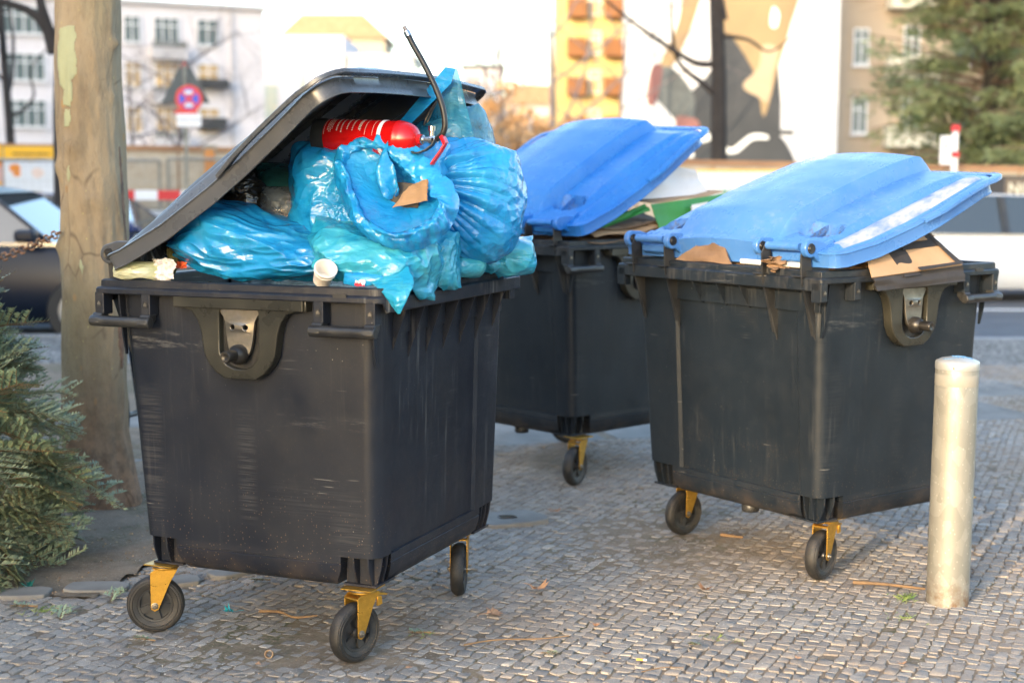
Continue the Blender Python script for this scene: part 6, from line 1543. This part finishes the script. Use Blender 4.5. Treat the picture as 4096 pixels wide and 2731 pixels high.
for dz in (.10, -.10): bm = bmesh.new(); prism(bm, [(-.02, dz + 2.745 - .025), (.10, dz + 2.745 - .025), (.10, dz + 2.745 + .025), (-.02, dz + 2.745 + .025)], 'y', -.016, -.0125); obj('arrow', fixn(bm), M_WW, sg)
obj('white_plate', mkbox((-.16, -.005, 2.31), (.23, .005, 2.51)), M_WW, sg); 
for i in range(7): obj('lettering', mkbox((-.12 + i * .05, -.008, 2.40), (-.12 + i * .05 + .03, -.0055, 2.43)), pm('sign_ink', (.3, .3, .3), rough=.6) if i == 0 else bpy.data.materials['sign_ink'], sg)
obj('red_plate', mkbox((-.19, .002, 2.50), (.17, .012, 2.58)), M_RW, sg)
# red-white marker post and small plate at the right
mk = empty('marker_post', (6.95, 23.9, 0)); tag(mk, 'leaning white marker post with red bands and a small white sign before the conifer', 'marker post')
obj('post', mkbox((.02, -.02, 0), (.11, .04, 2.35)), M_WW, mk, bevel=.01)
for z in (2.27, 1.86): obj('red_band', mkbox((.005, -.03, z), (.125, .05, z + .10)), M_RW, mk)
obj('sign_plate', mkbox((-.17, -.01, 1.75), (.02, .01, 2.20)), M_WW, mk, bevel=.02)
for (a, b, c, d) in ((-.11, 2.02, -.05, 2.08), (-.10, 1.85, -.07, 2.0)): obj('pictogram', mkbox((a, -.016, b), (c, -.011, d)), M_GALV, mk)

# ================================================================ houses
def window(parent, x, z, w, h, nx=2, nz=1, y=0, frame=None, glass=None, sill=True):
    frame = frame or W_FRAME; fr = obj('window', to_mesh(_win(w, h, nx, nz)), frame, parent, (x, y - .09, z))
    obj('pane', mkbox((-w / 2 + .03, .05, .03), (w / 2 - .03, .07, h - .03)), glass or W_GLASS, fr)
    if sill: obj('sill', mkbox((-w / 2 - .08, -.10, -.10), (w / 2 + .08, .02, -.02)), frame, fr)
    return fr
def _win(w, h, nx, nz):
    bm = bmesh.new(); t = .07
    box(bm, (-w / 2, -.03, 0), (w / 2, .08, t)); box(bm, (-w / 2, -.03, h - t), (w / 2, .08, h)); box(bm, (-w / 2, -.03, t), (-w / 2 + t, .08, h - t)); box(bm, (w / 2 - t, -.03, t), (w / 2, .08, h - t))
    for i in range(1, nx): q = -w / 2 + w * i / nx; box(bm, (q - t / 2, -.028, t), (q + t / 2, .078, h - t))
    for i in range(1, nz): q = h * (.33 if nz == 2 else i / nz) if nz != 2 else h * .67; box(bm, (-w / 2 + t, -.026, q - t / 2), (w / 2 - t, .076, q + t / 2))
    return bm
W_FRAME = pm('white_window_frame', (.72, .72, .72), rough=.5); W_GLASS = pm('window_glass', (.09, .12, .12), rough=.3, spec=.5); W_WARM = pm('sun_painted_window', (.62, .40, .16), (.35, .26, .16), .6, .3, spec=.5)  # sun on the warm panes is put into their colour
def building(name, label, x, y, rz): r_ = empty(name, (x, y, 0), rz); tag(r_, label, 'building'); return r_
M_WALLW = pm('white_render', (.62, .59, .60), (.56, .53, .54), .3, .85); M_WALLG = pm('grey_render', (.48, .46, .46), rough=.8)
# left: white rendered house, facade turned a little to the right
hb_ = building('white_house', 'long white rendered house with rows of windows behind the tree and the signs', -26.0, 100.0, math.atan2(10, 7.3) * .52)
obj('wall', mkbox((-16, 0, 0), (10.0, 12, 12.6)), M_WALLW, hb_); obj('cornice', mkbox((-16.1, -.35, 12.6), (10.2, 12.2, 12.85)), M_WALLG, hb_)
for i, (wx, ww, nx) in enumerate([(-14.5, 1.0, 2), (-11.8, 1.5, 3), (-9.2, 2.4, 4), (-6.0, 2.5, 4), (.9, 1.1, 2), (3.2, 1.7, 3), (6.0, 1.5, 2)]):
    for j in range(4): window(hb_, wx, 1.2 + j * 2.95 + (.25 if wx < 0 else 0), ww, 1.75, nx, 2, -.04, glass=W_WARM if (wx > 0 and j in (1, 2)) else W_GLASS)
for z in (3.6, 6.6, 9.5):
    for xa, xb in ((2.0, 4.4),): obj('balcony', mkbox((xa, -1.0, z - .5), (xb, 0, z + .35)), M_WALLG, hb_)
    bm = bmesh.new()
    for k in range(40): tube(bm, [(2.0 + k * .06, -1.02, z + .3), (2.0 + k * .06 + random.uniform(-.08, .08), -1.0, z + .45 + random.random() * .35)], .03, 4)
    obj('balcony_plants', bm, pm('balcony_greens', (.06, .07, .05), rough=.9) if 'balcony_greens' not in bpy.data.materials else bpy.data.materials['balcony_greens'], hb_)
for z in (4.4,): obj('balcony', mkbox((5.2, -1.0, z), (7.0, 0, z + .8)), M_DARKB, hb_)
obj('balcony', mkbox((5.2, -1.0, 7.2), (7.2, 0, 7.8)), M_DARKB, hb_)
obj('downpipe', mkbox((7.6, -.15, 0), (7.75, -.0, 12.6)), M_WALLG, hb_)
h2 = building('corner_house', 'pale house with grey balconies at the far left edge', -47, 96, .12)
obj('wall', mkbox((-8, 0, 0), (7, 12, 15)), pm('pinkish_render', (.58, .52, .52), rough=.85), h2)
for j in range(4):
    for wx in (-6, -3, 0, 3, 5.4): window(h2, wx, 1.2 + j * 3.2, 1.3, 1.9, 2, 2, -.04)
    obj('balcony', mkbox((1.5, -1.3, .6 + j * 3.2), (4.5, 0, 1.5 + j * 3.2)), M_WALLG, h2)
# glazed white block in the middle distance
h3 = building('office_block', 'bright white office block with tall glass strips in the middle distance', -21.8, 130, .0)
obj('wall', mkbox((0, 0, 0), (7.3, 14, 13.2)), M_WALLW, h3)
for k, (a, b, c, d) in enumerate([(.2, 1.6, 1.0, 9.0), (1.9, 3.1, 1, 7.0), (3.5, 4.1, 1, 11.2), (5.6, 7.0, 1.0, 6.2)]): obj('glass_strip', mkbox((a, -.05, c), (b, .02, d)), pm('pale_green_glass', (.35, .42, .38), (.55, .5, .36), .8, .1), h3)
wg = obj('glazed_wing', mkbox((7.3, .5, 0), (13.2, 12, 11.3)), pm('grey_glazing', (.38, .40, .41), rough=.2), h3)
for k in range(12): obj('mullion', mkbox((7.45 + k * .5, .42, .5), (7.55 + k * .5, .5, 11.2)), W_FRAME, h3)
obj('parapet', mkbox((7.2, .3, 11.3), (13.4, 12.2, 11.7)), M_WALLG, h3)
h4 = building('tiled_house', 'beige house with a tan roof rising behind the office block', -22.5, 148, 0)
obj('wall', mkbox((0, 0, 0), (10, 10, 14.5)), pm('beige_wall', (.42, .36, .26), rough=.8), h4)
bm = bmesh.new(); prism(bm, [(-.5, 14.5), (10.5, 14.5), (8, 16.8), (2, 16.8)], 'y', -.4, 10.4); obj('roof', fixn(bm), pm('tan_roof', (.35, .24, .14), (.28, .18, .10), 2, .8), h4)
h5 = building('distant_block', 'small pale block low on the horizon right of the hose', -5.6, 170, 0); obj('wall', mkbox((0, 0, 0), (4.5, 10, 13.2)), M_WALLG, h5); obj('roof', mkbox((-.2, -.2, 13.2), (4.7, 10.2, 13.6)), M_DARKB, h5); window(h5, 1.2, 9, 1.2, 1.6); window(h5, 3.2, 9, 1.2, 1.6)
h6 = building('distant_terrace', 'low hazy terrace behind the orange shrubs', -1.5, 150, 0); obj('wall', mkbox((0, 0, 0), (13, 10, 8.3)), pm('hazy_wall', (.45, .38, .33), (.5, .44, .4), .5, .8), h6); bm = bmesh.new(); prism(bm, [(-.3, 8.3), (13.3, 8.3), (11, 10.2), (2, 10.2)], 'y', -.3, 10.3); obj('roof', fixn(bm), bpy.data.materials['tan_roof'], h6)
for k in range(5): window(h6, 1.4 + k * 2.5, 5, 1.1, 1.6)
# yellow tower with orange balconies
M_YEL = pm('yellow_render', (.50, .36, .14), (.42, .28, .09), .5, .7); M_ORB = pm('orange_balcony', (.22, .085, .02), (.17, .065, .015), 1, .7)
h7 = building('yellow_tower', 'sunlit yellow apartment tower with brown balconies in two columns', 3.4, 115, 0)
obj('wall', mkbox((0, 0, 0), (5.5, 12, 30)), M_YEL, h7)
for j in range(9):
    z = 1.6 + j * 2.9
    for (a, b) in ((.7, 2.1), (3.5, 5.1)): obj('balcony', mkbox((a, -1.1, z), (b, 0, z + 1.35)), M_ORB, h7)
    window(h7, 2.8, z + .2, .9, 1.7, 1, 2, -.04, glass=W_WARM, sill=False)
# gable wall with a painted mural (generic figure shapes only)
h8 = building('mural_house', 'tall white gable wall painted with a grey and tan mural behind the bare tree', 5.3, 70, 0)
obj('wall', mkbox((0, 0, 0), (9.75, 3, 18)), pm('gable_white', (.66, .66, .64), (.62, .61, .6), .4, .8), h8)
mural = obj('mural_ground', mkbox((.02, -.02, .2), (9.7, .0, 4.9)), pm('mural_pale_base', (.55, .56, .57), rough=.8), h8)
def mz(px, py): # proportions of the painting, in metres on the wall
    return ((px - 1445) / 485 * 9.75, 9.5 - (py) / 365 * 7.45)
def paint(pts, m, lev=1, name='painted_shape', sm=True):
    P = [mz(*p) for p in pts]; P = smoothpoly(P, 4) if sm else P
    bm = bmesh.new(); prism(bm, P, 'y', -.02 - lev * .006, -.0201); return obj(name, fixn(bm), m, h8)
MG, MG2, MT, MW_, MPK = pm('mural_grey', (.035, .039, .043), (.05, .053, .057), .4, .8), pm('mural_mid_grey', (.06, .066, .066), (.12, .135, .135), .8, .8), pm('mural_tan', (.30, .215, .11), (.26, .18, .095), .3, .8), pm('mural_white', (.68, .70, .68), rough=.8), pm('mural_pink', (.22, .10, .09), rough=.8)
paint([(1590, 370), (1600, 290), (1560, 240), (1640, 150), (1640, 60), (1700, 80), (1780, 90), (1785, 370)], MG)
paint([(1640, -60), (1830, -60), (1815, 60), (1790, 150), (1760, 260), (1740, 170), (1690, 90), (1660, 60)], MT, 2)
paint([(1575, -60), (1620, -60), (1590, 60), (1545, 150), (1520, 140), (1560, 50)], MT, 2)
paint([(1520, 150), (1560, 160), (1600, 220), (1585, 290), (1540, 250), (1500, 200)], MG2, 3)
paint([(1500, 150), (1525, 150), (1510, 230), (1490, 225)], MPK, 4); paint([(1560, 260), (1610, 270), (1600, 310), (1565, 300)], MPK, 4)
paint([(1755, 100), (1790, 110), (1780, 160), (1770, 225), (1745, 215), (1710, 190), (1745, 150)], pm('mural_skin', (.40, .31, .20), rough=.8), 4)
paint([(1775, 15), (1790, 30), (1785, 60), (1770, 55)], MW_, 4)
paint([(1585, 300), (1620, 290), (1640, 310), (1600, 325), (1600, 350), (1580, 345)], MW_, 5)
paint([(1668, 325), (1690, 330), (1730, 300), (1765, 300), (1770, 310), (1735, 312), (1700, 340), (1670, 340)], MW_, 5)
paint([(1710, 335), (1790, 300), (1830, 350), (1820, 370), (1700, 370)], MG, 3)
paint([(1780, 288), (1830, 290), (1830, 300), (1785, 300)], MG, 5, sm=False)
# beige house at the right
M_BEIGE = pm('beige_render', (.42, .33, .24), (.37, .29, .21), .4, .85); M_CREAM = pm('cream_balcony', (.62, .58, .46), rough=.8)
h9 = building('beige_house', 'beige rendered apartment house with cream balconies right of the mural wall', 15.9, 74, 0)
obj('wall', mkbox((0, 0, 0), (14, 12, 18)), M_BEIGE, h9)
for j in range(5):
    z = 1.15 + j * 3.3 - .9
    window(h9, 1.05, z, .75, 1.75, 2, 2, -.04)
    if j: window(h9, 3.5, z, .8, 1.9, 2, 2, -.04)
    window(h9, 6.2, z, 1.2, 1.7, 2, 2, -.04); window(h9, 9.5, z, 1.2, 1.7, 2, 2, -.04)
    if j: obj('balcony', mkbox((2.2, -1.3, z - .65), (4.6, 0, z + .35)), M_CREAM, h9)
obj('plant', mkbox((3.5, -1.2, 3.9), (3.9, -.9, 4.7)), pm('green_parasol', (.10, .22, .10), rough=.8), h9)

# ================================================================ trees behind
def bare_tree(label, x, y, h, r0, seed, lean=(0, 0), spread=.5, levels=5, mat=None, first=.45, limbs=None, density=3, group='bare trees across the road', fork=None):
    rr = random.Random(seed); root = empty('bare_tree', (x, y, 0)); tag(root, label, 'tree', group); tr = bmesh.new(); br = bmesh.new()
    def grow(bm, p, d, ln, r, lv):
        pts = [p.copy()]; q = p.copy(); dd = d.copy(); n = 5
        for i in range(n): dd = (dd + Vector((rr.uniform(-1, 1), rr.uniform(-1, 1), rr.uniform(-.5, .7))) * (.16 if lv else .04)).normalized(); q = q + dd * ln / n; pts.append(q.copy())
        tube(bm, pts, [r * (1 - .45 * i / n) for i in range(n + 1)], 7 if lv < 2 else (5 if lv < 3 else 3), caps=lv < 1)
        if lv < levels:
            for k in range(density if lv else density + 2):
                t = rr.uniform(.35 if lv else first, 1); i = min(int(t * n), n - 1); s = pts[i].lerp(pts[i + 1], t * n - i)
                a = rr.uniform(0, 6.28); side = dd.orthogonal().normalized(); side.rotate(Quaternion(dd, a)); nd = (dd * rr.uniform(.3, .8) + side * spread * 1.7 + Vector((0, 0, .12))).normalized()
                grow(br, s, nd, ln * rr.uniform(.42, .68), r * (1 - .4 * t) * .55, lv + 1)
    d0 = Vector((lean[0], lean[1], 1)).normalized(); grow(tr, Vector((0, 0, -.1)), d0, h, r0, 0)
    for (z, pts, rad) in (limbs or []): tube(br, spline([Vector((0, 0, z))] + [Vector(p) for p in pts], 5), [rad * (1 - .75 * i / (len(pts) * 5)) for i in range(len(pts) * 5 + 1)], 7)
    m_ = mat or M_BARKF; obj('trunk', fixn(tr), m_, root, smooth=80); obj('branches', fixn(br), m_, root, smooth=80); return root
M_BARKF = pm('dark_bark', (.022, .018, .016), (.042, .034, .029), 3, .9); M_TWIGF = pm('grey_twigs', (.13, .11, .11), (.18, .15, .15), 3, .9)
k = 30 * 485 / 485
bare_tree('bare dark tree with low spreading limbs in front of the mural wall', 4.14, 30, 9, .19, 3, spread=.45, levels=3, first=.62, limbs=[(3.05, [(-.35, 0, 3.35), (-.9, .1, 3.9), (-1.05, 0, 5.2)], .08), (3.78, [(-.5, 0, 3.76), (-1.2, -.1, 4.15), (-1.9, 0, 4.65), (-2.8, 0, 5.4)], .075), (4.3, [(.5, 0, 4.22), (.95, .1, 4.0), (1.4, 0, 4.3)], .045), (4.6, [(-.1, 0, 5.2), (-.35, 0, 6)], .1)])
bare_tree('bare tree with crooked limbs left of the plane tree', -11.95, 36, 7, .13, 12, spread=.6, levels=5, first=.3, limbs=[(2.9, [(.3, 0, 3.05), (.55, 0, 3.4), (.5, 0, 4.0), (1.0, 0, 4.6)], .05), (3.6, [(-.5, 0, 4.0), (-1.2, 0, 4.3)], .05)])
bare_tree('bare tree partly hidden behind the plane tree trunk, with a thick limb arching left', -5.42, 18, 6, .12, 15, spread=.5, levels=3, first=.75, limbs=[(3.1, [(-.25, 0, 3.45), (-.7, 0, 3.62), (-1.2, 0, 3.85)], .07), (3.0, [(-.12, 0, 3.4), (-.3, 0, 4.2)], .1)])
bare_tree('small bare tree just right of the plane tree', -11.3, 45, 4.4, .06, 21, spread=.8, levels=5, mat=M_TWIGF, first=.3, density=4)
bare_tree('small bare tree behind the road signs', -10.3, 46, 5.0, .075, 22, spread=.8, levels=5, mat=M_TWIGF, first=.3, density=4, limbs=[(2.3, [(.5, 0, 2.9), (1.2, 0, 3.2)], .045), (2.4, [(-.5, 0, 3.2), (-.9, 0, 3.9)], .045)])
bare_tree('slender bare tree between the hose and the yellow tower', -.3, 60, 8.5, .12, 31, spread=.45, levels=5, mat=M_TWIGF, first=.2)
bare_tree('slender bare tree left of the yellow tower', 1.7, 62, 10.5, .13, 32, spread=.4, levels=5, mat=M_TWIGF, first=.2)
bare_tree('thin bare tree in front of the yellow tower', 4.6, 66, 8, .10, 35, spread=.5, levels=4, mat=M_TWIGF, first=.3)
bare_tree('bare tree overhanging the top right corner', 13.5, 32, 9, .2, 37, lean=(-.1, 0), spread=.6, levels=4, first=.4)
# shrubs still carrying dry orange leaves
def shrub(label, x, y, w, h, n, mat, seed, name='shrub', size=.12, z0=.2, group='dry leaved shrubs behind the hoarding', cat='shrub', trunk=True):
    rr = np.random.RandomState(seed); root = empty(name, (x, y, 0)); tag(root, label, cat, group)
    cl = rr.randn(26, 3) * np.array([w * .3, w * .2, h * .22]) + np.array([0, 0, h * .52]); V, F = [], []
    for i in range(n):
        c = cl[rr.randint(26)] + rr.randn(3) * w * .085; c[2] = max(z0, c[2]); s = size * rr.uniform(.5, 1.2); a = rr.randn(3); a /= np.linalg.norm(a); b = np.cross(a, rr.randn(3)); b /= np.linalg.norm(b); o = len(V)
        V += [tuple(c - a * s), tuple(c + b * s * .6), tuple(c + a * s), tuple(c - b * s * .6)]; F.append((o, o + 1, o + 2, o + 3))
    me = bpy.data.meshes.new('leaves'); me.from_pydata(V, [], F); obj('foliage', me, mat, root); bm = bmesh.new()
    for c in cl[:14]: tube(bm, spline([(0, 0, 0), (c[0] * .3, c[1] * .3, c[2] * .5), tuple(c)], 3), [.05, .045, .04, .03, .025, .02, .012], 5)
    obj('stems', fixn(bm), M_TWIGF, root); return root
M_DRY = pm('dry_orange_leaves', (.46, .24, .09), (.55, .36, .18), 1.2, .8); M_DRY2 = pm('faded_dry_leaves', (.38, .25, .16), (.45, .34, .24), 1.2, .8)
for i, (x, y, w, h, m_, lab) in enumerate([(-2.1, 55, 2.2, 5.4, M_DRY, 'orange dry leaved shrub right behind the pale blue sack'), (-.9, 58, 2.4, 4.8, M_DRY2, 'faded shrub left of the slender bare tree'), (.5, 56, 2.4, 4.6, M_DRY, 'orange shrub right of the slender bare tree'), (1.9, 60, 2.4, 4.4, M_DRY2, 'faded shrub below the yellow tower, left'), (3.2, 57, 2.2, 3.0, M_DRY2, 'low faded shrub hidden behind the bright blue lid'), (-3.4, 60, 2, 3.6, M_DRY, 'orange shrub behind the black lid')]):
    shrub(lab, x, y, w, h, 1500, m_, i, size=.13)
# conifer at the right: drooping feathery sprays on long limbs
def mat_yew():
    m = NT('conifer_foliage'); a = m.n('ShaderNodeAttribute', attribute_name='tone').outputs['Fac']; c = m.mix(a, (.11, .15, .07), (.34, .37, .16)); m['Base Color'] = c; m['Roughness'] = .7; return m.m
M_YEW = mat_yew()
def conifer(label, x, y, h, w, n, seed, z0=.8):
    rr = random.Random(seed); root = empty('conifer', (x, y, 0)); tag(root, label, 'tree', 'conifers at the right'); V, F, T = [], [], []; bm = bmesh.new()
    tube(bm, [(0, 0, 0), (.1, 0, h * .5), (0, 0, h)], [.28, .2, .05], 9); wood = bmesh.new()
    for i in range(n):
        z = z0 + (h - z0) * (i + rr.random()) / n; a = rr.uniform(0, 6.28); L = w * (1 - .55 * z / h) * rr.uniform(.6, 1.1); d = Vector((math.cos(a), math.sin(a) * .8, rr.uniform(.05, .45)))
        p0 = Vector((0, 0, z)); P = spline([p0, p0 + d * L * .5, p0 + d * L + Vector((0, 0, -.12 * L))], 6); tube(wood, P, [.05 * (1 - .8 * k / len(P)) for k in range(len(P))], 4)
        tone = min(1, max(0, rr.gauss(.45, .22)))
        for k in range(190):
            t = rr.uniform(.22, 1) ** .8 * (len(P) - 1); q = P[min(int(t), len(P) - 2)].lerp(P[min(int(t) + 1, len(P) - 1)], t % 1); side = Vector((-d.y, d.x, 0)) * rr.gauss(0, .30) * L * .40
            q = q + side + Vector((0, 0, -abs(rr.gauss(0, .13)) - side.length * .35)); nd = (d * .8 + side.normalized() * .6 + Vector((0, 0, rr.uniform(-.7, .1)))).normalized(); s = rr.uniform(.07, .14); wv = nd.orthogonal().normalized() * s * .28; wv.rotate(Quaternion(nd, rr.uniform(0, 6.28))); o = len(V)
            V += [tuple(q - wv), tuple(q + wv), tuple(q + nd * s + wv * .3), tuple(q + nd * s - wv * .3)]; F.append((o, o + 1, o + 2, o + 3)); T.append(min(1, max(0, tone + rr.gauss(0, .15))))
    obj('trunk', fixn(bm), M_BARKF, root, smooth=60); obj('limbs', fixn(wood), pm('reddish_bark', (.20, .14, .10), (.13, .09, .07), 3, .9) if 'reddish_bark' not in bpy.data.materials else bpy.data.materials['reddish_bark'], root, smooth=60)
    me = bpy.data.meshes.new('sprays'); me.from_pydata(V, [], F); at = me.attributes.new('tone', 'FLOAT', 'FACE'); at.data.foreach_set('value', T); obj('foliage', me, M_YEW, root)
conifer('tall feathery dark conifer in front of the beige house', 11.3, 36, 10.0, 3.6, 230, 3)
conifer('second conifer filling the right edge behind the first', 13.8, 38, 10.5, 4.3, 240, 9)
conifer('low conifer at the right edge just behind the hoarding', 12.2, 33, 4.6, 2.4, 70, 17, .3)
bm = bmesh.new(); box(bm, (-128, -60, -.5), (-60, -44, 44), Ms); tw = obj('shade_block', bm, M_PLASTER); tag(tw, 'long high unseen block behind the photographer, added to shade the white house', 'building')  # unseen block added to keep the white house in shade
for i in range(9):
    for j in range(10): b = bmesh.new(); box(b, (-126 + i * 7, -44.02, 2 + j * 4.1), (-123 + i * 7, -43.94, 4.2 + j * 4.1), Ms); obj('window', b, bpy.data.materials['unseen_block_glass'], tw)  # windows of the added unseen block
# tall unseen block added far behind the camera to shade the beige house
bm = bmesh.new(); box(bm, (-26.0, -75, -.5), (-9, -60, 46), Ms); tw = obj('shade_block', bm, M_PLASTER); tag(tw, 'high unseen block behind the photographer, added to shade the beige house', 'building')
for i in range(5):
    for j in range(10): b = bmesh.new(); box(b, (-24.8 + i * 3.2, -60.02, 2 + j * 4.2), (-23.2 + i * 3.2, -59.94, 4.2 + j * 4.2), Ms); obj('window', b, bpy.data.materials['unseen_block_glass'], tw)  # windows of the added unseen block
print('back', round(time.time() - T_START, 1))
print('SCRIPT', round(time.time() - T_START, 1), flush=True)
